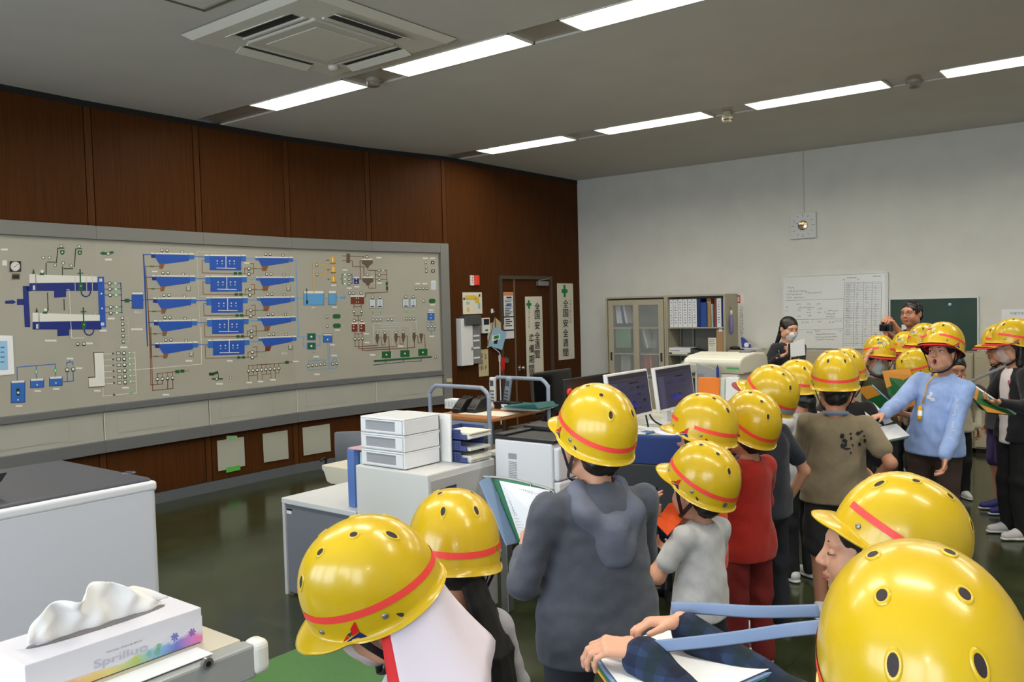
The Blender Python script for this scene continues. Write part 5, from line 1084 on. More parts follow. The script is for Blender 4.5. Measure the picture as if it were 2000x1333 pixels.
def monitor(name, X, y0, y1, z0, z1, label, tilt=.13, lit=True, case=WHITEP, base_z=.70):
    t = thing('monitor', label, 'monitor', (X, (y0 + y1) / 2, base_z)); yc = (y0 + y1) / 2
    th = math.tan(tilt)
    def f(u, y, z): return (X + u - (z - z0) * th, y, z)
    def hexa(u0, u1, ya, yb, za, zb, name, m, bevel=.004):
        mb = MB(); v = [f(u0, ya, za), f(u1, ya, za), f(u1, yb, za), f(u0, yb, za), f(u0, ya, zb), f(u1, ya, zb), f(u1, yb, zb), f(u0, yb, zb)]
        mb.add(v, [(0, 3, 2, 1), (4, 5, 6, 7), (0, 1, 5, 4), (1, 2, 6, 5), (2, 3, 7, 6), (3, 0, 4, 7)]); return mb.build(name, [m], t, bevel=bevel)
    hexa(-.03, 0, y0, y1, z0, z1, 'case', case)
    e = .014
    mb = MB(); mb.add([f(.0015, y0 + e, z0 + e * 1.6), f(.0015, y1 - e, z0 + e * 1.6), f(.0015, y1 - e, z1 - e), f(.0015, y0 + e, z1 - e)], [(0, 1, 2, 3)])
    if lit:
        w, h = y1 - y0, z1 - z0
        R = lambda a, b, c, d, mi, o=.0025: mb.add([f(o, y0 + w * a, z0 + h * b), f(o, y0 + w * c, z0 + h * b), f(o, y0 + w * c, z0 + h * d), f(o, y0 + w * a, z0 + h * d)], [(0, 1, 2, 3)], mi)
        R(.04, .80, .96, .815, 1); R(.04, .86, .96, .955, 1); R(.05, .09, .20, .79, 2)
        R(.5, .735, .72, .765, 3)
        q = random.Random(int(y0 * 100))
        for r in range(4):
            zz = .62 - r * .15
            for c in range(5):
                x = .28 + c * .13
                R(x, zz, x + q.uniform(.03, .09), zz + q.uniform(.02, .05), q.choice((3, 4, 4, 5)))
            R(.28, zz - .025, .86, zz - .019, 5)
        R(.36, .22, .62, .36, 4)
    s = mb.build('screen', [mat('screen_glow', rgb(52, 50, 74), .3, emit=rgb(74, 72, 98), estr=.10) if lit else mat('screen_black', (.006, .006, .007), .16),
                            mat('screen_bar', rgb(40, 40, 50), .3, emit=rgb(60, 60, 78), estr=.06), mat('screen_side', rgb(66, 64, 88), .3, emit=rgb(100, 98, 140), estr=.1), mat('screen_text', rgb(18, 16, 30), .3), mat('screen_blue', rgb(40, 40, 130), .3, emit=rgb(60, 60, 150), estr=.1), mat('screen_line', rgb(40, 44, 90), .3)][: 6 if lit else 1], t)
    mb = MB(); mb.box((X - .12, yc - .035, base_z + .015), (X - .085, yc + .035, z0 + .1)); mb.build('neck', [case], t); mb = MB(); mb.box((X - .2, yc - .13, base_z + .0005), (X + .03, yc + .13, base_z + .016)); mb.build('foot', [case], t, bevel=.005)
    return t
monitor('monitor', -3.05, 5.06, 5.65, .835, 1.172, 'white-cased monitor with a dark diagram screen, left of the two on the desks')
monitor('monitor', -3.05, 5.76, 6.39, .825, 1.166, 'white-cased monitor with a dark diagram screen, right of the two on the desks')
# two black screens standing behind the cart on a low table
t = thing('work_table', 'dark low table behind the service cart under the black screens', 'table', (-3.95, 5.6, 0)); bxp(t, 'top', (-4.35, 5.52, .63), (-3.66, 7.0, .66), M_('table_dark', 60, 54, 48, .4), .004); legs4(t, -4.35, 5.52, -3.66, 7.0, .63)
a, b = atx(1030, 752, -3.75), atx(1134, 740, -3.75); monitor('monitor', -3.75, 5.53, 6.25, .74, 1.075, 'black switched-off monitor behind the cart, front one of two', .05, False, BLACK, .66)
monitor('monitor', -4.08, 5.55, 6.12, .75, 1.115, 'black switched-off monitor behind another black one near the door', .05, False, M_('monitor_charcoal', 52, 50, 48, .4), .66)

# office chairs with blue backs
def office_chair(loc, rz, m, label, shellm=BLACK):
    t = thing('office_chair', label, 'office chair', loc, 'office chairs', rz)
    mb = MB(); mb.box((-.23, -.21, .42), (.23, .23, .49)); mb.build('seat', [m], t, bevel=.03, seg=3)
    mb = MB(); n = 8
    vs = []; fs = []
    for i in range(n + 1):
        x = -.22 + .44 * i / n; bow = .05 * (1 - (x / .22) ** 2)
        for z, inn in ((.56, .02), (.74, 0), (.93, .015)):
            xx = x * (1 - inn); vs += [(xx, -.24 - bow + .01, z), (xx, -.19 - bow + .01, z)]
    for i in range(n):
        a = 6 * i; b = a + 6
        fs += [(a, b, b + 2, a + 2), (a + 2, b + 2, b + 4, a + 4), (a + 1, a + 3, b + 3, b + 1), (a + 3, a + 5, b + 5, b + 3), (a + 4, b + 4, b + 5, a + 5), (a, a + 1, b + 1, b)]
    fs += [(0, 2, 3, 1), (2, 4, 5, 3), (6 * n, 6 * n + 1, 6 * n + 3, 6 * n + 2), (6 * n + 2, 6 * n + 3, 6 * n + 5, 6 * n + 4)]
    mb.add(vs, fs, 0, True); mb.build('backrest', [m], t, bevel=.015)
    mb = MB(); mb.box((-.19, -.305, .58), (.19, -.285, .80)); mb.obox((-.03, -.29, .40), (.06, 0, 0), (0, .03, 0), (0, -.02, .3)); mb.build('back_shell', [shellm], t, bevel=.008)
    for sx in (-1, 1):
        mb = MB(); mb.tube(bez([(sx * .22, -.05, .46), (sx * .29, -.05, .50), (sx * .29, -.05, .64), (sx * .29, .14, .655)], 5), .016); mb.build('armrest', [BLACK], t)
    mb = MB(); mb.cyl((0, 0, .07), (0, 0, .42), .028); mb.build('column', [BLACK], t)
    for k in range(5):
        a = k * 2 * PI / 5; d = np.array((math.cos(a), math.sin(a), 0)); mb = MB(); mb.tube([d * .03 + np.array((0, 0, .10)), d * .29 + np.array((0, 0, .075))], [.024, .014]); mb.build('base_arm', [BLACK], t)
        mb = MB(); mb.cyl(d * .29 + np.cross(d, (0, 0, 1)) * -.014 + np.array((0, 0, .028)), d * .29 + np.cross(d, (0, 0, 1)) * .014 + np.array((0, 0, .028)), .028, 14); mb.build('caster', [BLACK], t)
    return t
BLUEC = M_('chair_blue_cloth', 30, 52, 108, .85)
office_chair((-2.12, 4.05, 0), math.radians(15), BLUEC, 'blue-backed office chair behind the boy in the grey hoodie').scale = (1, 1, 1.075)
office_chair((-2.20, 5.35, 0), math.radians(75), BLUEC, 'blue-backed office chair hidden behind the helmets at the desk')
office_chair((-5.30, 4.62, 0), math.radians(215), M_('chair_grey_shell', 104, 108, 114, .5), 'grey rounded chair back beyond the beige table', GREYP).scale = (.72, .72, .70)

# copier at the far end of the desks
t = thing('copier', 'bulky beige copier with a green label beyond the row of desks', 'copier', (-3.05, 7.45, 0))
COPB = M_('copier_beige', 220, 219, 208, .4)
bxp(t, 'cabinet', (-3.46, 7.22, .02), (-3.04, 7.85, .999), COPB, .02)
mb = MB(); n = 10; x0, x1 = -3.56, -3.0; vs = []
prof = [(-.36, .07), (-.34, .11), (-.25, .135), (0, .155), (.22, .14), (.30, .10), (.32, .0)]
for x in (x0, x1):
    pass
pl = [(7.55 + u, 1.03 + v) for u, v in prof] + [(7.55 + .30, 1.0), (7.55 - .28, 1.0), (7.55 - .345, 1.075)]
mb.prism([(x0, y, z) for y, z in pl], (x1 - x0, 0, 0)); mb.build('curved_lid', [M_('copier_lid', 224, 222, 206, .35)], t, bevel=.03, seg=3)
a = aty(1419, 711, 7.215); b = aty(1443, 722, 7.215); mb = MB(); mb.prism([(a[0], 7.217, b[2]), (b[0], 7.217, b[2]), (b[0], 7.217, a[2] - .03), (b[0] - .03, 7.217, a[2]), (a[0], 7.217, a[2])], (0, -.004, 0)); mb.build('green_label', [M_('label_green', 66, 172, 88, .5)], t)
bxp(t, 'display', (-3.14, 7.50, 1.165), (-3.03, 7.64, 1.20), M_('copier_display', 120, 122, 124, .3), .004)
a, b = aty(1360, 711, 7.0), aty(1403, 770, 7.0)
mb = MB(); mb.prism([(a[0], 7.0, .702), (b[0], 7.05, .702), (b[0], 7.05, b[2] + .20), (a[0], 7.0, a[2] + .005)], (0, .02, 0)); mb.prism([(a[0] + .005, 7.0, .98), (a[0] + .06, 7.0, .98), (a[0] + .06, 7.0, 1.02), (a[0] + .005, 7.0, 1.02)], (0, -.002, 0), 1)
solo(mb, 'desk_partition', [M_('partition_grey', 150, 154, 158, .6), GREYP], 'grey desk partition in front of the copier', 'partition')
a = aty(1402, 718, 6.99); t = thing('pen', 'blue pen clipped upright to the grey desk partition', 'pen', (a[0], 6.985, a[2] - .12)); mb = MB(); mb.cyl((a[0], 6.988, a[2] - .12), (a[0], 6.985, a[2]), .012, 10); mb.build('barrel', [M_('pen_blue', 36, 54, 140, .4)], t); mb = MB(); mb.cyl((a[0], 6.985, a[2]), (a[0], 6.985, a[2] + .025), .007, 10, r2=.003); mb.build('tip', [BN], t)
def stand_up(name, x0, y0, x1, y1, Y, th, m, label, cat, zb=.7008, lean_=.02, extra=None):
    a, b = aty(x0, y0, Y), aty(x1, y1, Y); mb = MB()
    mb.add([(a[0], Y, zb), (b[0], Y, zb), (b[0], Y + th, zb), (a[0], Y + th, zb), (a[0], Y + lean_, a[2]), (b[0], Y + lean_, a[2]), (b[0], Y + lean_ + th, a[2]), (a[0], Y + lean_ + th, a[2])], [(0, 3, 2, 1), (4, 5, 6, 7), (0, 1, 5, 4), (1, 2, 6, 5), (2, 3, 7, 6), (3, 0, 4, 7)])
    return solo(mb, name, [m], label, cat, bevel=.002)
stand_up('folder', 1362, 738, 1404, 781, 6.72, .03, M_('folder_orange', 236, 128, 34, .5), 'bright orange folder standing upright on the desk', 'folder')
stand_up('folder', 1405, 739, 1414, 785, 6.74, .05, M_('folder_pale_mint', 196, 216, 214, .5), 'pale mint folder standing beside the orange one', 'folder')
stand_up('paper_stack', 1415, 738, 1441, 790, 6.75, .03, PAPER, 'white sheets standing upright between mint folder and yellow helmets', 'paper')
# things lying on the desks
def slab(name, x, y, z, w, d, h, rz, m, label, cat, group=None, bevel=.002, extra=None, mats=None):
    q = atz(x, y, z); mb = MB(); c, s = math.cos(rz), math.sin(rz); ax, ay = np.array((c, s, 0)), np.array((-s, c, 0))
    o = np.array((q[0], q[1], z + .0006)) - ax * w / 2 - ay * d / 2; mb.obox(o, ax * w, ay * d, (0, 0, h))
    if extra: extra(mb, o, ax, ay, h)
    return solo(mb, name, mats or [m], label, cat, group, bevel=bevel)
def lines_ex(n=6, mi=1):
    def f(mb, o, ax, ay, h):
        for k in range(n): mb.obox(o + ax * .02 + ay * (.03 + k * .035) + np.array((0, 0, h)), ax * r_.uniform(.08, .16), ay * .006, (0, 0, .0006), mi)
    return f
for k, (x, y, rz, lab) in enumerate(((1255, 838, 1.4, 'printed sheet under the left monitor'), (1292, 842, 1.7, 'printed sheet right of the left monitor'), (1262, 858, 1.5, 'printed sheet near the desk corner'), (1300, 826, 1.9, 'printed sheet below the right monitor'))):
    slab('paper_sheet', x, y, .70 + .0012 * k, .21, .297, .001, rz, PAPER, lab, 'paper', 'papers on the desks', 0, lines_ex(), [PAPER, M_('print_grey', 120, 126, 140, .7)])
slab('photo_card', 1262, 845, .705, .15, .10, .001, 1.5, None, 'blue printed card among the desk papers', 'card', None, 0, None, [M_('card_blue', 60, 110, 170, .5)])
q = atz(1285, 812, .70); t = thing('desk_tray', 'shallow beige tray of pens under the right monitor', 'tray', (q[0], q[1], .7006)); mb = MB(); mb.box((q[0] - .13, q[1] - .1, .7006), (q[0] + .13, q[1] + .1, .706)); mb.box((q[0] - .13, q[1] - .1, .706), (q[0] - .122, q[1] + .1, .735)); mb.box((q[0] + .122, q[1] - .1, .706), (q[0] + .13, q[1] + .1, .735)); mb.box((q[0] - .122, q[1] - .1, .706), (q[0] + .122, q[1] - .092, .735)); mb.box((q[0] - .122, q[1] + .092, .706), (q[0] + .122, q[1] + .1, .735)); mb.build('tray', [PAPERC], t)
for k, (c, lab) in enumerate((((150, 40, 30), 'red pen in the beige tray'), ((30, 30, 34), 'black pen in the beige tray'), ((120, 84, 50), 'brown pencil in the beige tray'))):
    mb = MB(); mb.cyl((q[0] - .07 + .03 * k, q[1] - .07, .7125), (q[0] - .04 + .04 * k, q[1] + .06, .7125), .005, 8); solo(mb, 'pen', [M_('pen_%d' % k, *c, .4)], lab, 'pen')
slab('keyboard', 1292, 871, .70, .15, .36, .018, .25, BLACK, 'black keyboard at the desk edge beside the blue chair', 'keyboard', None, .004)
q = atz(1277, 884, .72); mb = MB(); mb.ball((q[0] + .03, q[1] - .03, .7005 + .021), .033, .05, .02, 14); solo(mb, 'mouse', [BLACK], 'black computer mouse in front of the black keyboard', 'computer mouse')
mb = MB(); mb.tube(bez([(-3.12, 5.70, .72), (-3.16, 5.72, .86), (-3.13, 5.66, .92), (-3.08, 5.70, .78), (-3.0, 5.78, .715), (-2.9, 5.74, .71)], 6), .007); solo(mb, 'cable', [BLACK], 'black cable looping between the two lit monitors', 'cable')

# service cart
CT = M_('cart_tube_grey', 142, 152, 170, .35); WOODT = mat('cart_wood_top', rgb(176, 116, 66), .45, noise=.12, nscale=6, stretch=(8, 1, 1))
x0, x1, y0, y1 = -4.42, -3.86, 4.70, 5.40
t = thing('service_cart', 'grey tube service cart with a wooden top and bent end handles', 'cart', ((x0 + x1) / 2, (y0 + y1) / 2, 0))
for z, nm in ((.83, 'top_shelf'), (.50, 'middle_shelf'), (.2, 'lower_shelf')): bxp(t, nm, (x0, y0, z), (x1, y1, z + .03), WOODT if z > .8 else M_('cart_shelf', 150, 120, 88, .5), .008)
bxp(t, 'apron', (x0 + .02, y0 - .005, .79), (x1 - .0, y0 + .02, .829), CT, .002)
for y in (y0 - .02, y1 + .02):
    pts = [(x0 - .01, y, .06), (x0 - .01, y, .95), (x0 - .005, y, 1.03), (x0 + .045, y, 1.078), (x0 + .10, y, 1.085), (x1 - .10, y, 1.085), (x1 - .045, y, 1.078), (x1 + .005, y, 1.03), (x1 + .01, y, .95), (x1 + .01, y, .06)]
    mb = MB(); mb.tube(bez(pts, 6), .0155, 12); mb.build('end_frame', [CT], t)
    for x in (x0 - .01, x1 + .01): mb = MB(); mb.cyl((x - .012, y, .032), (x + .012, y, .032), .032, 14); mb.build('caster', [BLACK], t)
ZT = .86
def at_top(x, y, z=ZT): return atz(x, y, z)
q = atz(905, 808, ZT)
t = thing('handset_rack', 'black ridged desk rack on the left of the cart top', 'desk organizer', (q[0], q[1], ZT))
for k in range(2):
    o = np.array((q[0] - .10 + .105 * k, q[1] - .02 + .05 * k, ZT + .0005)); mb = MB()
    mb.prism([o, o + (.0, .16, 0), o + (.0, .16, .115), o + (0, .08, .10), o + (.0, .0, .03)], (.085, 0, 0))
    for s in range(3): mb.obox(o + (.01 + .025 * s, .01, .03), (.012, 0, 0), (0, .13, .075), (0, 0, .02))
    mb.build('charging_cradle', [BLACK], t, bevel=.004)
q = atz(880, 800, ZT); mb = MB(); mb.box((q[0] - .08, q[1] + .02, ZT + .0005), (q[0] + .08, q[1] + .12, ZT + .075))
for k in range(5): mb.box((q[0] - .075 + .032 * k, q[1] + .0185, ZT + .015), (q[0] - .055 + .032 * k, q[1] + .0195, ZT + .06), 1)
solo(mb, 'paper_pack', [PAPER, M_('print_pale_grey', 205, 205, 200, .7)], 'white ribbed pack of paper at the left end of the cart top', 'paper pack', bevel=.006)
slab('paper_sheet', 955, 808, ZT, .42, .24, .0015, .05, PAPERC, 'cream sheet lying at the front of the cart top', 'paper', None, 0)
q = atz(957, 801, ZT + .002); mb = MB(); mb.ball((q[0], q[1], ZT + .0085), .018, .03, .006, 12); solo(mb, 'eraser', [M_('eraser_blue', 110, 160, 180, .6)], 'small pale blue eraser on the cream sheet', 'eraser')
q = atz(985, 800, ZT); mb = MB(); mb.box((q[0] - .11, q[1] + .0, ZT + .0005), (q[0] + .11, q[1] + .10, ZT + .055)); mb.box((q[0] - .03, q[1] - .001, ZT + .02), (q[0] + .03, q[1] + .0, ZT + .04), 1); solo(mb, 'charger_box', [BLACK, PAPER], 'black box with a white label at the middle of the cart top', 'charger', bevel=.004)
for k, (x, lab, tilt, m, z0) in enumerate(((946, 'white cordless phone standing on the cart', .0, M_('phone_white', 205, 208, 210, .35), 0), (968, 'silver cordless phone tilted in its cradle on the cart', .18, M_('phone_silver', 128, 140, 154, .3), 0))):
    q = atz(x, 800, ZT); yb = q[1] + .10 if k == 0 else q[1] + .12; xb = q[0]
    t = thing('cordless_phone', lab, 'telephone', (xb, yb, ZT + .0005)); dx = tilt
    ax = np.array((dx, 0, 1.0)); ax /= np.linalg.norm(ax); s = np.array((ax[2], 0, -ax[0])); o = np.array((xb, yb, ZT + .02))
    mb = MB(); mb.obox(o - s * .026, s * .052, (0, .03, 0), ax * .225); mb.build('handset', [m], t, bevel=.008, seg=3)
    mb = MB(); mb.obox(o - s * .018 + ax * .155 - np.array((0, .0015, 0)), s * .036, (0, .002, 0), ax * .045); mb.build('display', [M_('phone_display', 70, 84, 92, .2)], t)
    mb = MB()
    for i in range(4):
        for j in range(3): mb.obox(o - s * (.017 - .013 * j) + ax * (.03 + .026 * i) - np.array((0, .002, 0)), s * .009, (0, .003, 0), ax * .014)
    mb.build('keypad', [M_('phone_keys', 60, 64, 70, .5)], t)
    mb = MB(); mb.box((xb - .045, yb - .035, ZT + .0005), (xb + .045, yb + .055, ZT + .032)); mb.build('cradle', [m], t, bevel=.006)
TEAL = M_('folder_teal', 20, 112, 104, .45)
for k in range(3):
    slab('folder', 1030 + 4 * k, 799 - 2 * k, ZT + .016 * k, .34, .25, .014, .12 - .05 * k, [PAPERC, M_('folder_grey_paper', 170, 176, 180, .6), TEAL][k], ('cream paper folder at the bottom of the pile on the cart', 'grey paper folder in the middle of the pile on the cart', 'teal folder on top of the pile on the cart')[k], 'folder', 'folders piled on the cart')
q = atz(1030, 795, ZT + .05); mb = MB(); X, Y = q[0], q[1] + .02; mb.prism([(X - .15, Y - .1, ZT + .050), (X + .16, Y - .1, ZT + .050), (X + .13, Y - .1, ZT + .085), (X - .0, Y - .1, ZT + .07)], (0, .24, 0)); solo(mb, 'folder', [M_('folder_teal_dark', 12, 84, 82, .45)], 'dark teal folder bulging open on the top of the pile on the cart', 'folder', bevel=.004)
mb = MB(); mb.box((-4.12, 4.80, .531), (-3.90, 5.10, .548)); solo(mb, 'folder', [M_('folder_leaf_green', 70, 150, 96, .5)], 'leaf green folder on the cart middle shelf', 'folder')
mb = MB(); q = atz(1070, 768, 1.0); mb.lathe([(.0, -.012), (.03, -.012), (.034, 0), (.03, .012), (0, .012)], (-3.70, 5.50, .98), 18, axis=(1, 0, 0)); mb.cyl((-3.72, 5.50, .975), (-3.72, 5.50, .6605), .008, 8, 1); mb.cyl((-3.72, 5.50, .6605), (-3.72, 5.50, .67), .04, 14, 1); solo(mb, 'emergency_button', [REDP, BLACK], 'round red button on a black stem beside the black screen', 'button')

# grey machine with the drawer unit, trays and board on it
MX0, MX1, MY0, MY1, MZ = -3.466, -2.93, 3.06, 3.60, .836
t = thing('printer_cabinet', 'large light grey machine with a small dark name plate in front of the cart', 'machine', ((MX0 + MX1) / 2, (MY0 + MY1) / 2, 0))
bxp(t, 'housing', (MX0, MY0, .02), (MX1, MY1, MZ), LIGHTG, .008)
bxp(t, 'side_panel', (MX1 - .001, MY0 + .02, .04), (MX1 + .004, MY1 - .01, MZ - .035), M_('machine_side_grey', 176, 177, 174, .45), .002)
mb = MB(); mb.box((MX1 + .004, MY0 + .13, .735), (MX1 + .006, MY0 + .21, .752)); letters(mb, 'MULTI', (MX1 + .0065, MY0 + .10, .745), UY, UZ, .012, 0, w=.05); mb.build('name_plate', [M_('plate_navy', 44, 44, 84, .4)], t)
mb = MB(); X = MX1 + .004; mb.box((X, MY0 + .10, .62), (X + .010, MY0 + .24, .715)); mb.box((X + .009, MY0 + .112, .62), (X + .011, MY0 + .228, .70), 1); mb.build('paper_slot', [M_('slot_cream', 206, 200, 176, .5), M_('slot_shadow', 120, 116, 96, .6)], t)
# translucent three-drawer unit
DR = mat('translucent_plastic', rgb(246, 248, 252), .3, trans=.12, spec=.4); DRI = mat('drawer_window', rgb(196, 198, 206), .25, trans=.35); 
o = atz(792, 920, MZ); p = atz(706.9, 908, MZ); p[1] = o[1]; q = atz(858, 903, MZ)
ux = (o - p); W_ = np.linalg.norm(ux); ux /= W_; uy = np.array((-ux[1], ux[0], 0)); D_ = .27; HH = .076
t = thing('drawer_unit', 'translucent white three-drawer storage unit on the grey machine', 'drawer unit', tuple(p + ux * W_ / 2 + uy * D_ / 2 + np.array((0, 0, .0006))))
base = p + np.array((0, 0, .0006))
for k in range(3):
    zb = .004 + k * (HH + .012) ; e = .012
    mb = MB(); B = base + np.array((0, 0, zb))
    mb.obox(B, ux * e, uy * D_, (0, 0, HH)); mb.obox(B + ux * (W_ - e), ux * e, uy * D_, (0, 0, HH)); mb.obox(B + uy * (D_ - e), ux * W_, uy * e, (0, 0, HH)); mb.obox(B, ux * W_, uy * D_, (0, 0, .006)); mb.obox(B + np.array((0, 0, HH)), ux * W_, uy * D_, (0, 0, .010))
    mb.build('frame', [DR], t, bevel=.003)
    mb = MB(); F = B + ux * .0135 - uy * .006 + np.array((0, 0, .0065)); w2 = W_ - .027; hh = HH - .008
    mb.obox(F, ux * .03, uy * .012, (0, 0, hh)); mb.obox(F + ux * (w2 - .05), ux * .05, uy * .012, (0, 0, hh)); mb.obox(F + ux * .03, ux * (w2 - .08), uy * .012, (0, 0, .009)); mb.obox(F + ux * .03 + np.array((0, 0, hh - .007)), ux * (w2 - .08), uy * .012, (0, 0, .007))
    d = mb.build('drawer', [DR], t, bevel=.002)
    mb = MB(); mb.obox(F + ux * .03 + uy * .006 + np.array((0, 0, .009)), ux * (w2 - .08), uy * .003, (0, 0, hh - .016)); sub(d, mb, 'window', [DRI])
    mb = MB(); mb.obox(F + ux * .03 + uy * .02, ux * (w2 - .06), uy * (D_ - .06), (0, 0, .02 + .012 * (2 - k))); sub(d, mb, 'contents', [M_('drawer_paper', 214, 214, 224, .7)])
a = atz(763, 905, MZ); b = atz(872, 907, MZ); dx = (b - a) / np.linalg.norm(b - a)
mb = MB(); B0 = base + ux * (W_ * .98) + uy * .10; pA = np.array((-3.39, 3.372, MZ + .001)); pB = np.array((-3.05, 3.372, MZ + .001)); nrm = np.cross((pB - pA) / np.linalg.norm(pB - pA), (0, 0, 1))
mb.obox(pA, pB - pA, -nrm * .012, np.array((0, .004, .262)))
solo(mb, 'white_board', [M_('panel_white', 236, 237, 236, .5)], 'plain white board standing upright behind the translucent drawers', 'board', bevel=.002)
TRB = M_('tray_blue', 56, 72, 128, .45)
TW, TD = .24, .32
tb = np.array((-3.165, 3.392, MZ + .001)); nm = ('bottom', 'middle', 'top')
for k in range(3):
    z = tb[2] + k * .062; t = thing('letter_tray', 'blue mesh letter tray full of papers, %s of the stack of three' % nm[k], 'letter tray', (tb[0] + .11, tb[1] + .10, z), 'blue letter trays')
    mb = MB(); o = np.array((tb[0], tb[1], z)); mb.obox(o, (.21, 0, 0), (0, .20, 0), (0, 0, .004))
    mb.obox(o, (.004, 0, 0), (0, .20, 0), (0, 0, .055)); mb.obox(o, (.17, 0, 0), (0, .004, 0), (0, 0, .055)); mb.obox(o + (.17, 0, 0), (.04, 0, 0), (0, .004, 0), (0, 0, .03)); mb.obox(o + (0, .196, 0), (.17, 0, 0), (0, .004, 0), (0, 0, .055)); mb.build('tray', [TRB], t, bevel=.001)
    mb = MB()
    for i in range(9):
        for j in range(4): mb.box((tb[0] + .015 + i * .017, tb[1] - .0006, z + .010 + j * .010), (tb[0] + .026 + i * .017, tb[1] - .0001, z + .016 + j * .010))
    mb.build('mesh_holes', [M_('tray_navy_shadow', 26, 34, 70, .6)], t)
    for i in range(5 if k != 1 else 2):
        mb = MB(); rz = r_.uniform(-.05, .05); zz = z + .0045 + i * .007
        mb.obox(np.array((tb[0] + .02 + r_.uniform(0, .02), tb[1] + .012, zz)), (.20, .20 * rz * .2, 0), (0, .172, 0), (0, 0, .006)); solo(mb, 'paper_stack', [PAPER if i % 2 else PAPERC], 'sheaf of paper in the %s blue tray, %s' % (nm[k], ('lowest', 'second', 'third', 'fourth', 'topmost')[i] if k != 1 else ('lower', 'upper')[i]), 'paper', 'paper in the blue trays')
# white laser printer on its stand
PX0, PX1, PY0, PY1, PZ0, PZ1 = -2.885, -2.47, 3.545, 3.98, .66, .985
t = thing('printer_table', 'low grey table carrying the white laser printer', 'table', (-2.6, 3.8, 0)); bxp(t, 'top', (-2.9, 3.53, .63), (-2.43, 4.02, .659), LIGHTG, .004); legs4(t, -2.9, 3.53, -2.43, 4.02, .63)
t = thing('laser_printer', 'white laser printer with a black top behind the boy in the grey hoodie', 'printer', ((PX0 + PX1) / 2, (PY0 + PY1) / 2, PZ0))
WPR = M_('printer_white', 222, 224, 230, .35)
bxp(t, 'body', (PX0, PY0, PZ0 + .001), (PX1 - .035, PY1, PZ1 - .03), WPR, .01); bxp(t, 'front_door', (PX1 - .034, PY0 + .01, PZ0 + .10), (PX1, PY1 - .01, PZ1 - .05), WPR, .012); bxp(t, 'paper_tray', (PX1 - .034, PY0 + .01, PZ0 + .005), (PX1 + .004, PY1 - .01, PZ0 + .095), WPR, .01)
mb = MB(); mb.box((PX0 + .002, PY0 + .002, PZ1 - .03), (PX1 - .02, PY1, PZ1 - .012)); mb.box((PX0 + .002, PY0 + .26, PZ1 - .012), (PX1 - .02, PY1, PZ1 + .012)); mb.box((PX0 + .002, PY0 + .002, PZ1 - .012), (PX0 + .07, PY0 + .26, PZ1)); mb.build('black_top', [BLACK], t, bevel=.004)
mb = MB(); mb.box((PX0 + .11, PY0 + .05, PZ1 - .0125), (PX1 - .06, PY0 + .25, PZ1 - .0115)); mb.build('output_recess', [mat('recess_black', (.004, .004, .004), .4)], t)
mb = MB(); 
for i in range(10): mb.box((PX0 + .095, PY0 - .0015, PZ0 + .095 + i * .009), (PX0 + .15, PY0 + .0002, PZ0 + .099 + i * .009))
mb.box((PX0 + .095, PY0 - .0015, PZ0 + .195), (PX0 + .15, PY0 + .0002, PZ0 + .225)); mb.build('side_vent', [M_('vent_grey', 150, 152, 156, .5)], t)
# grey cabinet with white top, file box, beige side table
t = thing('side_cabinet', 'dark grey low cabinet with a white top left of the grey machine', 'cabinet', (-3.80, 3.35, 0))
bxp(t, 'body', (-4.11, 3.075, .015), (-3.48, 3.62, .545), M_('cabinet_mid_grey', 118, 122, 132, .5), .004); bxp(t, 'top', (-4.125, 3.06, .545), (-3.475, 3.64, .578), M_('cabinet_top_white', 212, 214, 216, .4), .005); bxp(t, 'edge_post', (-4.122, 3.062, 0), (-4.098, 3.085, .545), M_('cabinet_edge', 200, 202, 206, .4), .002)
mb = MB(); mb.box((-4.095, 3.0735, .505), (-4.045, 3.0752, .515)); mb.box((-4.095, 3.0735, .485), (-4.05, 3.0752, .503), 1); mb.build('label', [BLACK, PAPER], t)
t = thing('file_box', 'tall blue file standing against the left side of the grey machine', 'file', (-3.55, 3.22, .579)); bxp(t, 'cover', (-3.60, 3.12, .579), (-3.545, 3.36, .90), M_('file_blue', 92, 124, 190, .45), .003)
bxp(t, 'spine_label', (-3.6025, 3.128, .60), (-3.60, 3.14, .87), PAPER, 0); t = thing('file_box', 'pale mint file between the blue file and the drawers', 'file', (-3.51, 3.26, .579)); bxp(t, 'cover', (-3.540, 3.16, .579), (-3.474, 3.38, .885), M_('file_mint', 200, 226, 220, .45), .003)
mb = MB(); mb.box((-3.60, 3.13, .9012), (-3.48, 3.36, .908)); solo(mb, 'folder', [M_('folder_pink', 214, 168, 176, .5)], 'pink folder lying on the tops of the upright files', 'folder')
t = thing('side_table', 'cream side table with a rounded edge behind the grey machine', 'table', (-4.55, 4.2, 0))
q0 = aty(628, 912, 3.67); q1 = aty(640, 945, 3.67); X, Y, za, zb_ = q0[0], 3.67, q0[2] + .012, q1[2]
prof = [(0, za), (0, za - .03), (.02, za - .045), (.05, zb_ + .01), (.09, zb_), (.5, zb_), (.5, za)]
mb = MB(); mb.prism([(X + u, Y, z) for u, z in prof], (0, .40, 0)); mb.build('top', [M_('table_cream', 212, 208, 190, .45)], t, bevel=.006); bxp(t, 'pedestal', (X + .25, Y + .1, 0), (X + .48, Y + .39, zb_), MIDG, .004)
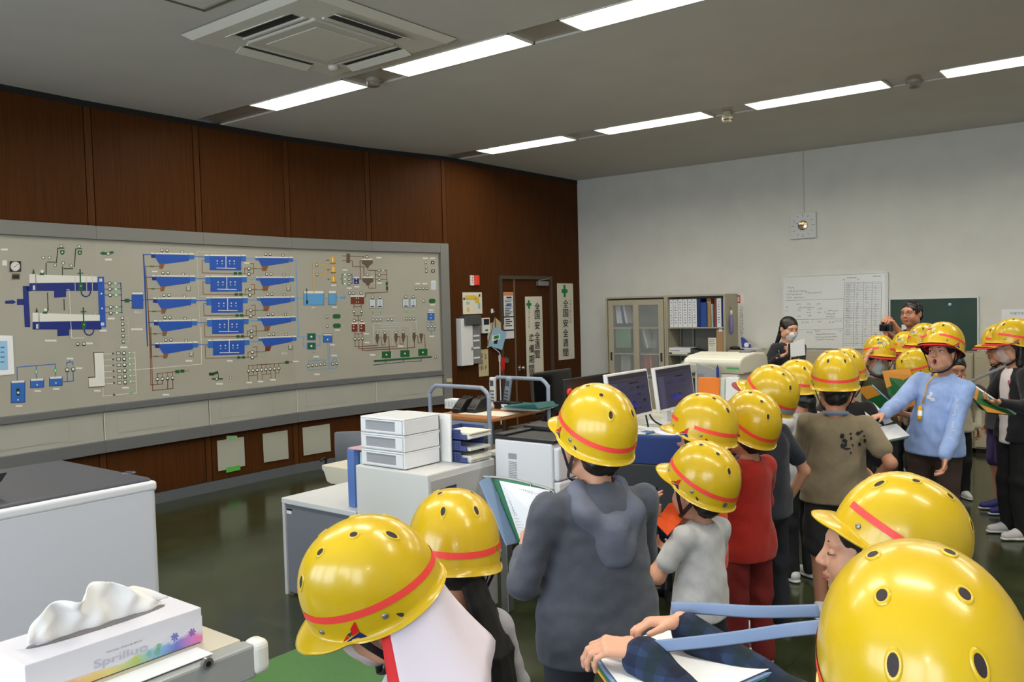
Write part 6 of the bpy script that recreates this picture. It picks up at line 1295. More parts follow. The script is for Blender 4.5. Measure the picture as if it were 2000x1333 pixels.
# ------------------------------------------------------------------ foreground left
t = thing('floor_copier', 'big white office copier with a dark grey top at the left edge', 'copier', (-3.2, 1.0, 0))
cz = 1.10; cx1 = -2.80
mb = MB(); mb.box((-3.50, .35, .03), (cx1, 1.555, cz - .02)); mb.build('body', [mat('copier_white', rgb(206, 209, 219), .35)], t, bevel=.02, seg=4)
mb = MB(); mb.box((-3.505, .345, cz - .04), (cx1 + .003, 1.558, cz - .004)); mb.build('top_rim', [M_('copier_rim', 222, 224, 230, .35)], t, bevel=.012, seg=4)
mb = MB(); mb.box((-3.49, .36, cz - .02), (cx1 - .012, 1.545, cz + .008)); mb.build('dark_top', [mat('copier_charcoal', rgb(72, 74, 82), .42, noise=.06, nscale=120)], t, bevel=.012, seg=4)
q = atz(250, 927, cz + .004); mb = MB(); mb.ball((q[0], q[1], cz + .007), .022, .03, .007, 14); mb.build('top_button', [M_('copier_button', 70, 74, 90, .2)], t)
q = atz(34, 912, cz + .10); mb = MB(); mb.prism([(q[0] - .25, q[1] - .05, cz + .004), (q[0] + .03, q[1] - .05, cz + .085), (q[0] + .05, q[1] - .05, cz + .095), (q[0] - .0, q[1] - .05, cz + .06), (q[0] - .2, q[1] - .05, cz + .004)], (0, -.4, 0)); mb.build('raised_tray', [mat('tray_charcoal', rgb(52, 54, 62), .35)], t)
# trolley top with the tissue box
TZ = 1.193
t = thing('trolley', 'cream trolley with a grey front rail under the tissue box', 'trolley', (-1.17, .45, 0))
bxp(t, 'top', (-1.25, -.25, TZ - .02), (-1.085, .725, TZ), M_('trolley_cream', 196, 190, 172, .45), .004)
mb = MB(); mb.box((-1.085, -.25, TZ - .052), (-1.055, .728, TZ - .002)); mb.build('front_rail', [M_('trolley_rail', 156, 158, 156, .35)], t, bevel=.004)
mb = MB(); mb.box((-1.084, .722, TZ - .050), (-1.050, .752, TZ + .002)); mb.build('end_cap', [M_('trolley_cap', 222, 220, 212, .4)], t, bevel=.012, seg=4)
mb = MB(); q = atx(403, 1296, -1.055); mb.cyl((-1.056, q[1], q[2]), (-1.050, q[1], q[2]), .0085, 18); mb.cyl((-1.0505, q[1], q[2]), (-1.049, q[1], q[2]), .004, 12, 1); mb.build('bolt', [STEEL, BLACK], t)
for x in (-1.225, -1.12):
    for y in (-.2, .66): bxp(t, 'leg', (x - .016, y - .016, 0), (x + .016, y + .016, TZ - .021), STEEL, .002)
# tissue box
A = atz(393, 1187, 1.245); TX1, TY1 = A[0], A[1]; bx0, by0 = TX1 - .112, TY1 - .245
t = thing('tissue_box', 'white tissue box with a watercolour flower print on the trolley', 'tissue box', (TX1 - .056, TY1 - .12, TZ + .001))
mb = MB(); mb.box((bx0, by0, TZ + .001), (TX1, TY1, TZ + .052)); mb.build('carton', [mat('tissue_white', rgb(214, 213, 222), .5)], t, bevel=.0012)
def watercolor(name):
    m = bpy.data.materials.new(name); m.use_nodes = True; nt = m.node_tree; b = nt.nodes['Principled BSDF']; b.inputs['Roughness'].default_value = .5
    tc = nt.nodes.new('ShaderNodeTexCoord'); sp = nt.nodes.new('ShaderNodeSeparateXYZ'); nt.links.new(tc.outputs['Generated'], sp.inputs[0])
    r = nt.nodes.new('ShaderNodeValToRGB'); cols = [(.0, (205, 110, 90)), (.2, (224, 176, 120)), (.42, (224, 206, 130)), (.58, (170, 200, 140)), (.72, (130, 180, 214)), (.83, (110, 120, 200)), (.93, (206, 130, 196)), (1.0, (226, 120, 170))]
    e = r.color_ramp.elements; e[0].position = 0; e[0].color = (*rgb(*cols[0][1]), 1); e[1].position = 1; e[1].color = (*rgb(*cols[-1][1]), 1)
    for p, c in cols[1:-1]: k = e.new(p); k.color = (*rgb(*c), 1)
    n = nt.nodes.new('ShaderNodeTexNoise'); n.inputs['Scale'].default_value = 40; n.inputs['Detail'].default_value = 6; nt.links.new(tc.outputs['Object'], n.inputs[0])
    nt.links.new(sp.outputs['Y'], r.inputs[0])
    a = nt.nodes.new('ShaderNodeMath'); a.operation = 'MULTIPLY_ADD'; a.inputs[1].default_value = .9; nt.links.new(n.outputs['Fac'], a.inputs[0])
    s2 = nt.nodes.new('ShaderNodeMath'); s2.operation = 'SUBTRACT'; nt.links.new(sp.outputs['Z'], s2.inputs[0]); s2.inputs[1].default_value = .55
    nt.links.new(s2.outputs[0], a.inputs[2])
    st = nt.nodes.new('ShaderNodeMapRange'); st.inputs[1].default_value = .20; st.inputs[2].default_value = .46; nt.links.new(a.outputs[0], st.inputs[0])
    mx = nt.nodes.new('ShaderNodeMix'); mx.data_type = 'RGBA'; mx.inputs[7].default_value = (*rgb(214, 213, 222), 1); nt.links.new(st.outputs[0], mx.inputs[0]); nt.links.new(r.outputs[0], mx.inputs[6]); nt.links.new(mx.outputs[2], b.inputs['Base Color']); return m
X = TX1 + .0004; L = TY1 - by0
mb = MB(); pts = [(0, .002), (1, .002), (1, .040), (.96, .034), (.88, .024), (.8, .022), (.72, .018), (.6, .016), (.5, .010), (.35, .013), (.2, .014), (.08, .010), (0, .008)]
mb.prism([(X, by0 + L * u, TZ + z) for u, z in pts], (.0004, 0, 0)); mb.build('watercolour_print', [watercolor('watercolour')], t)
mb = MB()
for (u, z, s, mi) in ((.82, .022, .007, 0), (.72, .017, .005, 1), (.71, .010, .006, 1), (.58, .010, .007, 2), (.93, .020, .007, 3), (.66, .012, .0055, 4)):
    for k in range(7):
        a = k * 2 * PI / 7; c = np.array((X + .0006, by0 + L * u, TZ + z)); d = np.array((0, math.cos(a), math.sin(a))); e = np.array((0, -math.sin(a), math.cos(a)))
        mb.add([c, c + d * s * .6 + e * s * .2, c + d * s, c + d * s * .6 - e * s * .2], [(0, 1, 2, 3)], mi)
mb.build('flower_print', [M_('flower_navy', 90, 100, 186, .5), M_('flower_green', 120, 176, 140, .5), M_('flower_lime', 190, 200, 90, .5), M_('flower_purple', 130, 90, 180, .5), M_('flower_teal', 120, 180, 190, .5)], t)
mb = MB(); letters(mb, 'Sprillow'[:6] + 'uo', (X + .0005, by0 + L * .50, TZ + .021), UY, UZ, .014, 0, w=.075); letters(mb, 'FACIAL TISSUE BOX', (X + .0005, by0 + L * .52, TZ + .0335), UY, UZ, .0022, 1, w=.05); mb.build('lettering', [M_('letter_silver', 178, 178, 196, .4), M_('letter_grey', 120, 118, 130, .5)], t)
mb = MB(); mb.lathe([(.001, 0), (1, 0)], (0, 0, 0), 4) if False else None
sl = MB(); n = 20; sl.add([(TX1 - .056 + .016 * math.sin(2 * PI * k / n), (by0 + TY1) / 2 + .098 * math.cos(2 * PI * k / n), TZ + .0526) for k in range(n)], [tuple(range(n))[::-1]]); sl.build('slot', [M_('slot_grey', 120, 116, 118, .7)], t)
def tissue():
    mb = MB(); nu, nv = 46, 14; vs = []
    yc = (by0 + TY1) / 2
    for i in range(nu + 1):
        u = i / nu
        for j in range(nv + 1):
            v = j / nv
            top = .012 + .050 * math.sin(PI * min(1, u * 1.02)) ** .6 * (1 - .28 * math.exp(-((u - .36) / .07) ** 2)) * (.92 + .12 * math.sin(5 * u))
            y = yc - .085 + .18 * u + (v ** 1.5) * (.020 * (u - .9)) + .006 * math.sin(9 * v + 11 * u) * v
            x = TX1 - .056 + (.007 * math.sin(17 * u + 2.2 * v) + .005 * math.sin(31 * u - 3 * v)) * (.3 + v) + .010 * v * v * math.sin(5 * u + 1.0)
            vs.append((x, y, TZ + .0505 + top * v))
    fs = [(i * (nv + 1) + j, (i + 1) * (nv + 1) + j, (i + 1) * (nv + 1) + j + 1, i * (nv + 1) + j + 1) for i in range(nu) for j in range(nv)]
    mb.add(vs, fs, 0, True); return mb
ti = tissue().build('tissue', [mat('tissue_paper', rgb(236, 235, 234), .8, sss=.0)], t)
so = ti.modifiers.new('thick', 'SOLIDIFY'); so.thickness = .0012
q = atz(370, 1290, TZ); mb = MB(); mb.obox((-1.108, .40, TZ + .0005), (.040, 0, 0), (-.003, .268, 0), (0, 0, .001)); solo(mb, 'paper_strip', [PAPER], 'white paper strip sticking out under the tissue box', 'paper')
q = np.array((-1.10, by0 - .02, TZ)); mb = MB(); mb.box((-1.14, .40, TZ + .002), (-1.125, .41, TZ + .01))
# mat on the floor
mb = MB(); mb.prism([(-3.42, 1.3, .001), (-2.40, 1.3, .001), (-2.685, 2.649, .001), (-3.393, 2.771, .001)], (0, 0, .004)); solo(mb, 'floor_mat', [mat('mat_green', rgb(78, 124, 66), .6, noise=.06, nscale=40)], 'light green mat lying on the dark floor in the foreground', 'mat')
# ------------------------------------------------------------------ people
def skin(name, r, g, b): return mat(name, rgb(r, g, b), .5, sss=.08, noise=.05, nscale=14)
SKIN = skin('skin_warm', 214, 158, 128); SKIN2 = skin('skin_tan', 196, 136, 106)
HAIRM = mat('hair_black', (.012, .010, .009), .42, noise=.3, nscale=60, stretch=(6, 6, .6))
HYEL = mat('helmet_yellow', (.66, .44, .010), .28, noise=.07, nscale=7, coat=.22)
HSTR = mat('helmet_stripe', rgb(250, 72, 66), .5); HLIN = M_('helmet_lining', 40, 30, 30, .8); HDARK = M_('hole_dark', 46, 34, 36, .7)
STRAPM = M_('strap_dark', 40, 28, 34, .7); BLUES = M_('strap_pale_blue', 124, 142, 172, .8)
CAPRED = M_('cap_red', 214, 36, 40, .75)
A_, B_, C_ = .116, .141, .157; EXP = .88
def rimz(th): return -.014 + .020 * math.cos(th) - .016 * (1 - math.cos(2 * th)) * .5
def hshell(th, z, off=0.0):
    if z >= 0:
        q = min(1, (z / C_)) ** (1 / EXP); r = max(0, 1 - q * q) ** .5; r = r ** EXP if r > 0 else 0
    else: r = 1 + .25 * (-z)
    p = np.array((math.sin(th) * A_ * r, math.cos(th) * B_ * r, z))
    if off:
        n = np.array((p[0] / A_ ** 2, p[1] / B_ ** 2, max(z, 0) / C_ ** 2)); p = p + n / max(np.linalg.norm(n), 1e-9) * off
    return p
def brim_len(th):
    a = abs((th + PI) % (2 * PI) - PI); return .043 * max(0, math.cos(min(a / 1.12, 1) * PI / 2)) ** .8
def make_shell():
    mb = MB(); N = 64; rows = []
    for i in range(1, 15):
        t = PI / 2 * i / 14; z = C_ * math.cos(t) ** EXP if i < 14 else 0
        rows.append([hshell(2 * PI * j / N, z) for j in range(N)])
    for k in (.5, 1.0): rows.append([hshell(2 * PI * j / N, (rimz(2 * PI * j / N) if rimz(2 * PI * j / N) < 0 else rimz(2 * PI * j / N) * 0 - .002) * k) for j in range(N)])
    last = []
    for f in (.12, .5, .85, 1.0):
        row = []
        for j in range(N):
            th = 2 * PI * j / N; p = np.array(rows[15][j]); d = np.array((math.sin(th), math.cos(th), 0)); L = brim_len(th) * f + .004 * min(1, f * 6)
            row.append(p + d * L + np.array((0, 0, -.20 * brim_len(th) * f * (1 + f) - .0005)))
        rows.append(row)
    v = [(0, 0, C_)] + [p for r in rows for p in r]
    fs = [(0, 1 + j, 1 + (j + 1) % N) for j in range(N)]
    for i in range(len(rows) - 1): fs += [(1 + i * N + j, 1 + (i + 1) * N + j, 1 + (i + 1) * N + (j + 1) % N, 1 + i * N + (j + 1) % N) for j in range(N)]
    fs = [f[::-1] for f in fs]
    mb.add(v, fs, 0, True); o = mb.build('shell', [HYEL, HLIN], None)
    so = o.modifiers.new('thick', 'SOLIDIFY'); so.thickness = .0045; so.offset = -1; so.material_offset = 1; so.material_offset_rim = 0
    return o
def make_stripe(gaps=((2.2, 2.26),), a0=.35, a1=2 * PI - .35):
    mb = MB(); n = 90
    zc = lambda th: .027 + .018 * math.cos(th)
    for k in range(n):
        t0, t1 = a0 + (a1 - a0) * k / n, a0 + (a1 - a0) * (k + 1) / n
        if any(g0 < (t0 + t1) / 2 < g1 for g0, g1 in gaps): continue
        v = [hshell(t, zc(t) + dz, .0012) for t, dz in ((t0, -.0075), (t1, -.0075), (t1, 0), (t0, 0), (t1, .0075), (t0, .0075))]
        mb.add(v, [(0, 3, 2, 1), (3, 5, 4, 2)], 0, True)
    return mb.build('reflective_stripe', [HSTR], None)
def dome_patch(mb, pts, off, mi=0):
    P = []
    for x, y in pts:
        q = 1 - (abs(x) / A_) ** (2 / EXP) - (abs(y) / B_) ** (2 / EXP)
        r = math.hypot(x / A_, y / B_); z = C_ * max(0, 1 - r ** (2 / EXP)) ** (EXP / 2)
        p = np.array((x, y, z)); n = np.array((x / A_ ** 2, y / B_ ** 2, z / C_ ** 2)); P.append(p + n / np.linalg.norm(n) * off)
    c = sum(P) / len(P); k = len(P)
    mb.add(P + [c], [(i, (i + 1) % k, k) for i in range(k)] , mi, False)
def make_hole(x, y):
    ring = MB(); n = 18; R = [(.0115, .0002), (.0100, .0018), (.0082, .0019), (.0072, .0012)]
    el = lambda r, t: (x + r * .80 * math.cos(t), y + r * 1.05 * math.sin(t))
    rows = []
    for r, off in R:
        tmp = MB(); dome_patch(tmp, [el(r, 2 * PI * k / n) for k in range(n)], off); rows.append(tmp.v[:n])
    v = [p for q in rows for p in q]
    ring.add(v, [(i * n + j, i * n + (j + 1) % n, (i + 1) * n + (j + 1) % n, (i + 1) * n + j) for i in range(3) for j in range(n)], 0, True)
    dome_patch(ring, [el(.0075, 2 * PI * k / n) for k in range(n)], .0011, 1)
    return ring.build('vent_hole', [HYEL, HDARK], None)
def side_poly(mb, pts, off, mi):
    P = [hshell(th, z, off) for th, z in pts]; k = len(P); mb.add(P, [tuple(range(k))], mi)
def make_sticker():
    mb = MB(); side_poly(mb, [(-1.02, -.016), (-1.36, .020), (-1.34, -.004)], .0014, 0); side_poly(mb, [(-1.06, -.017), (-1.34, -.005), (-1.40, -.020)], .0014, 1)
    return mb.build('side_sticker', [M_('sticker_red', 214, 34, 34, .4), M_('sticker_navy', 40, 40, 110, .4)], None)
def make_rivet(th, z):
    mb = MB(); c = hshell(th, z, .0); n = np.array((c[0] / A_ ** 2, c[1] / B_ ** 2, 0)); n /= np.linalg.norm(n); mb.lathe([(.0065, 0), (.0062, .002), (.0035, .003), (0, .0032)], c, 14, axis=n); return mb.build('rivet', [STEEL], None)
def make_badge(kind):
    mb = MB()
    c = [(-.012, .0), (.012, .0), (.014, .018), (0, .026), (-.014, .018)]
    side_poly(mb, [(x / B_, .070 + y) for x, y in c], .0014, 0)
    side_poly(mb, [(.16, .078), (.46, .074), (.46, .088), (.16, .092)], .0014, 1)
    side_poly(mb, [(-.10, .052), (.0, .050), (-.05, .060)], .0014, 2); side_poly(mb, [(.04, .050), (.13, .052), (.09, .060)], .0014, 2)
    return mb.build('front_badge', [M_('badge_silver', 196, 200, 190, .4), M_('badge_red', 196, 40, 36, .5) if kind else M_('badge_blue', 70, 130, 190, .5), M_('badge_green', 30, 90, 50, .5)], None)
PROTO = {'shell': make_shell(), 'stripe': make_stripe(), 'stripe2': make_stripe(((4.75, 5.35), (.9, 1.2))), 'sticker': make_sticker(), 'badge0': make_badge(0), 'badge1': make_badge(1)}
HOLES = [make_hole(x, y) for x in (-.040, .040) for y in (-.098, -.036, .036, .098)]
RIV = [make_rivet(t, z) for t, z in ((-1.75, .0), (1.75, .0), (-.72, .012), (.72, .012))]
for o in list(PROTO.values()) + HOLES + RIV: COL.objects.unlink(o)
def put(proto, parent, name=None):
    o = proto.copy(); COL.objects.link(o); o.parent = parent; o.name = name or proto.name.split('.')[0]; return o

def rotm(pitch=0, roll=0, yaw=0):
    """pitch > 0 looks down, yaw > 0 turns to the person's left, roll > 0 tips to the right shoulder"""
    return np.array(Matrix.Rotation(math.radians(yaw), 3, 'Z') @ Matrix.Rotation(math.radians(-pitch), 3, 'X') @ Matrix.Rotation(math.radians(roll), 3, 'Y'))
def unit(v): v = np.array(v, float); return v / max(np.linalg.norm(v), 1e-9)
def hand_sdf(W, fd, pn, side, s, curl=(25, 30, 20), thumb=35, k=.004):
    fd = unit(fd); pn = np.array(pn, float); pn = unit(pn - fd * (pn @ fd)); tx = np.cross(fd, pn) * side
    sd = Sdf(.012 * s)
    offs = (.027, .009, -.009, -.026); lens = ((.038, .024, .019), (.043, .028, .020), (.039, .026, .019), (.031, .019, .017)); rad = (.0086, .0088, .0084, .0074)
    for i in range(4):
        kn = W + (fd * (.082 - .004 * abs(i - 1)) + tx * offs[i]) * s
        sd.cone(W + (fd * .012 + tx * offs[i] * .62) * s, kn, .0135 * s, .0108 * s)
        p = kn; a = 0
        for j in range(3):
            c = curl[j] if not isinstance(curl[0], (list, tuple)) else curl[i][j]
            a += math.radians(c); d = fd * math.cos(a) + pn * math.sin(a) + tx * offs[i] * 2.2 * (1 if j == 0 else .3)
            q = p + unit(d) * lens[i][j] * s; r0 = rad[i] * s * (1 - .08 * j); sd.cone(p, q, r0, r0 * .93, k=k * s * 1.2); p = q
    a = math.radians(thumb); b = W + (fd * .022 + tx * .026) * s; d1 = unit(fd * math.cos(a) + tx * math.sin(a) + pn * .35)
    m = b + d1 * .040 * s; sd.cone(W + (fd * .01 + tx * .012) * s, b, .014 * s, .0135 * s); sd.cone(b, m, .0125 * s, .0095 * s, k=.008 * s)
    d2 = unit(d1 * .9 + fd * .35 + pn * .15); sd.cone(m, m + d2 * .034 * s, .0094 * s, .0075 * s, k=k * s)
    sd.cone(W - fd * .03 * s, W + fd * .015 * s, .020 * s, .020 * s, sq=(pn, .72)); return sd
def head_sdf(sd, c, R, hs, face=2, mouth=0):
    T = lambda x, y, z: c + R @ (np.array((x, y, z)) * hs)
    E = lambda x, y, z, r, k=None: sd.ell(T(x, y, z), np.array(r) * hs, R, k)
    E(0, -.012, .030, (.074, .092, .078)); E(0, .020, -.035, (.060, .066, .076), .03); E(0, .054, -.088, (.026, .022, .020), .03)
    for s in (-1, 1): E(s * .036, .050, -.030, (.030, .030, .032), .02); E(s * .055, .012, -.06, (.018, .035, .028), .025)
    E(0, .070, .030, (.050, .016, .018), .02)
    if face:
        sd.cone(T(0, .083, .014), T(0, .101, -.020), .0075 * hs, .0105 * hs, k=.012 * hs)
        for s in (-1, 1): E(s * .0105, .092, -.024, (.0085, .010, .007), .006); sd.sub_ell(T(s * .031, .097, .008), np.array((.019, .016, .0105)) * hs, R, .012 * hs)
        if mouth == 0:
            E(0, .0805, -.0505, (.021, .012, .0052), .005); E(0, .0795, -.0600, (.018, .012, .0058), .005)
        else: E(0, .078, -.056, (.022, .016, .022), .012); sd.sub_ell(T(0, .098, -.058), np.array((.0125, .03, .0165)) * hs, R, .004)
    for s in (-1, 1):
        E(s * .074, -.012, -.006, (.010, .019, .031), .006)
        sd.sub_ell(T(s * .086, -.008, -.004), np.array((.007, .010, .018)) * hs, R, .006)

def decal(o_list, poly, m, name, parent, off=.0025, frame=None):
    """a printed mark: the polygons of photo points laid on the given garment"""
    return None
PEOPLE = {}
def plaid(name):
    m = bpy.data.materials.new(name); m.use_nodes = True; nt = m.node_tree; b = nt.nodes['Principled BSDF']; b.inputs['Roughness'].default_value = .9
    tc = nt.nodes.new('ShaderNodeTexCoord'); prev = None
    for k, (d, sc_) in enumerate((('X', 9.0), ('Y', 9.0), ('Z', 9.0))):
        w = nt.nodes.new('ShaderNodeTexWave'); w.bands_direction = d; w.inputs['Scale'].default_value = sc_; nt.links.new(tc.outputs['Object'], w.inputs['Vector'])
        r = nt.nodes.new('ShaderNodeValToRGB'); e = r.color_ramp.elements; e[0].position = .52; e[1].position = .60; e[0].color = (.55, .55, .6, 1); e[1].color = (1, 1, 1, 1); nt.links.new(w.outputs['Color'], r.inputs[0])
        mx = nt.nodes.new('ShaderNodeMix'); mx.data_type = 'RGBA'; mx.blend_type = 'MULTIPLY'; mx.inputs[0].default_value = 1
        if prev is None: mx.inputs[6].default_value = (*rgb(38, 56, 92), 1)
        else: nt.links.new(prev, mx.inputs[6])
        nt.links.new(r.outputs[0], mx.inputs[7]); prev = mx.outputs[2]
    g = nt.nodes.new('ShaderNodeTexWave'); g.bands_direction = 'Y'; g.inputs['Scale'].default_value = 4.5; nt.links.new(tc.outputs['Object'], g.inputs['Vector'])
    mx = nt.nodes.new('ShaderNodeMix'); mx.data_type = 'RGBA'; mx.inputs[7].default_value = (*rgb(16, 40, 36), 1); nt.links.new(prev, mx.inputs[6]); mr = nt.nodes.new('ShaderNodeMath'); mr.operation = 'MULTIPLY'; mr.inputs[1].default_value = .55; nt.links.new(g.outputs['Fac'], mr.inputs[0]); nt.links.new(mr.outputs[0], mx.inputs[0])
    nt.links.new(mx.outputs[2], b.inputs['Base Color']); return m
def solve_arm(S, T, L1, L2, pole):
    d = T - S; D = np.linalg.norm(d); D2 = min(max(D, abs(L1 - L2) + .02), (L1 + L2) * .985); u = d / max(D, 1e-6); T = S + u * D2
    a = (L1 * L1 - L2 * L2 + D2 * D2) / (2 * D2); h = math.sqrt(max(L1 * L1 - a * a, 0)); p = np.array(pole, float); p = p - u * (p @ u); p = unit(p)
    return S + u * a + p * h, T
def person(key, label, px, depth, face, pitch=0, roll=0, turn=0, lean=0, side=0, helmet=True, hpitch=0, stripe='stripe', badge=None, cap=None,
           shirt='tee', sc=(120, 120, 120), pants='long', pc=(40, 42, 48), shoes=(225, 225, 225), skinm=None, hair='short', faceq=0, mouth=0, mask=None, glasses=False,
           hl=None, hr=None, hand_l=None, hand_r=None, hs=.96, adult=False, wide=1.0, fine=.010, hfine=.0055, handfine=.0042, hand_s=.84, sname='shirt', inner=None, hood=False, cape=False, feet=0.0, headpt=False, sock=None, legs=None, curl=(30, 35, 20), armk=1.0, hshift=0.0, closed=False):
    """px, depth: where the photo shows the helmet's (or head's) middle; face: 0 looks away from the camera, 90 to the picture's left, 180 at it"""
    P0 = atd(px[0], px[1], depth); los = unit((P0 - EYE) * (1, 1, 0)); yaw0 = math.atan2(-los[0], los[1]) + math.radians(face)
    Rb = np.array(Matrix.Rotation(yaw0, 3, 'Z')); Rh = rotm(pitch, roll, turn)        # head relative to the body's own frame
    up = np.array((0, 0, 1.0)); off = (Rh @ np.array((0, 0, .104))) * hs if (helmet and not headpt) else np.zeros(3)
    Hc = P0 - Rb @ off                                                            # head centre in the world
    skm = skinm or SKIN
    # own skeleton at stature s
    ln = math.radians(lean); sd_ = math.radians(side)
    Rt = np.array(Matrix.Rotation(-ln, 3, 'X') @ Matrix.Rotation(sd_, 3, 'Y'))
    hv = np.array((0, .012, .555)); pel0 = .74
    den = pel0 + (Rt @ hv)[2]; s = Hc[2] / den
    if adult: s = Hc[2] / den
    pel = np.array((0, 0, pel0 * s)); U = lambda x, y, z: pel + Rt @ (np.array((x, y, z - pel0)) * s)
    hc_l = U(0, .012, 1.295)
    root = Hc - Rb @ hc_l; root[2] = 0
    W2L = lambda p: Rb.T @ (np.array(p, float) - root)
    t = thing('person', label, 'person', (0, 0, 0)); t.location = tuple(root); t.rotation_euler = (0, 0, yaw0); t['_org'] = (0.0, 0.0, 0.0)
    w = wide; sh = {q: U(q * .130 * w, -.012, 1.108) for q in (-1, 1)}; nb = U(0, -.016, 1.145); L1, L2 = .248 * s * armk, .222 * s * armk
    hip = {q: pel + np.array((q * .078 * w * s, 0, -.03 * s)) for q in (-1, 1)}
    if legs is None: legs = {-1: (0, .0), 1: (0, .0)}
    kn, an = {}, {}
    for q in (-1, 1):
        fw, bend = legs[q]; an[q] = np.array((q * (.088 + feet) * s, (-.012 + fw) * s, .075 * s)); kn[q] = (hip[q] + an[q]) / 2 + np.array((q * .004, (.02 + bend) * s, 0))
    def tgt(v, q):
        if v is None: return U(q * .215 * w, .02, .70), np.array((0, .1, -1.0)), np.array((-q, .1, 0))
        kind = v[0]
        if kind == 'px': return W2L(atd(*v[1])), Rb.T @ unit(np.array(v[2], float)), Rb.T @ unit(np.array(v[3], float))
        return U(*v[1]), Rt @ unit(v[2]), Rt @ unit(v[3])
    body = Sdf(.03 * s); hands = []; arm = {}
    for q, v, spec in ((-1, hl, hand_l), (1, hr, hand_r)):
        T, fd, pn = tgt(v, q); pole = np.array((q * .5, -.35, -.9)) if not (v and len(v) > 4) else np.array(v[4], float)
        e, wr = solve_arm(sh[q], T, L1, L2, pole)
        if np.linalg.norm(T - sh[q]) > (L1 + L2) * .985: print('REACH', key, q, round(float(np.linalg.norm(T - sh[q])), 3), round(L1 + L2, 3))
        arm[q] = (e, wr)
        body.cone(sh[q], e, .036 * s, .031 * s, k=.012); body.cone(e, wr, .033 * s, .0215 * s, k=.015)
        cu = spec if spec else curl
        hands.append(hand_sdf(wr, fd, pn, q, s * hand_s * .98, cu).mesh(handfine, .012))
    body.cone(U(0, 0, .80), U(0, -.005, 1.02), .085 * s * w, .095 * s * w, sq=((0, 1, 0), .66), k=.015); body.cone(sh[-1], sh[1], .032 * s, k=.012); body.cone(nb, U(0, -.004, 1.19), .047 * s, .043 * s)
    for q in (-1, 1):
        body.cone(hip[q], kn[q], .056 * s * w, .045 * s, k=.01); body.cone(kn[q], an[q], .047 * s, .030 * s)
    hd = Sdf(.02 * hs); head_sdf(hd, hc_l, Rh, hs, faceq, mouth); hd.cone(hc_l + Rh @ np.array((0, -.022, -.05)) * hs, nb, .046 * s, .052 * s, k=.03)
    parts = [body.mesh(fine)] + [hd.mesh(hfine)] + hands
    sdf_obj('body', parts, skm, t)
    HT = lambda x, y, z: hc_l + Rh @ (np.array((x, y, z)) * hs)
    # ---------------- hair
    hm = HAIRM
    if hair:
        h = Sdf(.015); h.ell(HT(0, -.016, .034), np.array((.083, .097, .084)) * hs, Rh)
        if hair in ('short', 'bun', 'fringe', 'man', 'bob'): h.ell(HT(0, -.055, -.028), np.array((.066, .050, .052)) * hs, Rh, .02)
        if hair in ('man',): pass
        if hair in ('fringe', 'bob'): h.ell(HT(0, .055, .055), np.array((.062, .040, .034)) * hs, Rh, .02)
        if hair == 'bob':
            for q in (-1, 1): h.cone(HT(q * .062, -.02, .0), HT(q * .064, -.02, -.11), .034 * hs, .026 * hs)
            h.cone(HT(0, -.065, .0), HT(0, -.06, -.12), .055 * hs, .045 * hs)
        if hair in ('bun', 'ponytail'): h.ell(HT(0, -.105, -.03), np.array((.036, .034, .036)) * hs, Rh, .02)
        if hair == 'ponytail':
            h.ell(HT(0, -.055, -.028), np.array((.066, .050, .052)) * hs, Rh, .02); h.cone(HT(0, -.11, -.04), HT(.03, -.115, -.2), .028 * hs, .018 * hs)
        if hair == 'long':
            rr = random.Random((ord(key[0]) * 37) % 1000)
            for k in range(13):
                a_ = .25 + 1.4 * k / 12; a = HT(.066 * math.sin(a_), -.016 - .066 * math.cos(a_), -.02); x_ = .088 + .0062 * k; y_ = -.118 + .0068 * max(0, k - 4)
                b = U(x_ + rr.uniform(-.006, .006), y_, 1.06); c2 = U(x_ + .02 + rr.uniform(-.012, .012), y_ - .015, .93 - rr.uniform(0, .07)); r0 = rr.uniform(.010, .015); h.cone(a, b, r0 * hs, r0 * .8 * hs, k=.004); h.cone(b, c2, r0 * .8 * hs, .004 * hs, k=.004)
            for k in range(4): a = HT(-.068, -.03 - .008 * k, -.03); b = U(-.10 - .005 * k, -.06 - .015 * k, 1.10); c2 = U(-.115 - .008 * k, -.03 - .02 * k, .98); h.cone(a, b, .008 * hs, .006 * hs, k=.004); h.cone(b, c2, .006 * hs, .003 * hs, k=.004)
        if hair in ('fringe', 'bob'): h.sub_half(HT(0, .062, .018), Rh @ np.array((0, .25, -1.0)), .006) if False else None
        front = .018 if hair in ('short', 'long', 'bun') else .026
        zf = .062 if hair not in ('fringe', 'bob') else .030
        h.sub_ell(HT(0, .085, zf - .085), np.array((.072 if hair != 'bob' else .056, .085, .085)) * hs, Rh, .006)
        if hair in ('short', 'man', 'fringe'): h.sub_half(HT(0, -.06, -.078), Rh @ np.array((0, .25, -1.0)), .006); 
        if hair != 'bob':
            for q in (-1, 1): h.sub_ell(HT(q * .085, .0, -.04), np.array((.03, .034, .052)) * hs, Rh, .006)
        h.wrinkle(.0012 if hair in ('long', 'bob', 'ponytail') else .0030, 90 if hair != 'long' else 55, 5)
        if helmet: h.sub_half(HT(0, 0, .075), Rh @ np.array((0, 0, 1.0)), .004)
        v = h.mesh(hfine if hair != 'long' else .0045, .01)
        if len(v[0]): sdf_obj('hair', [v], hm, t)
    # ---------------- face pieces
    def hmb(name, mb, mats): 
        mb.v = [tuple(HT(*p)) for p in mb.v]; return mb.build(name, mats, t)
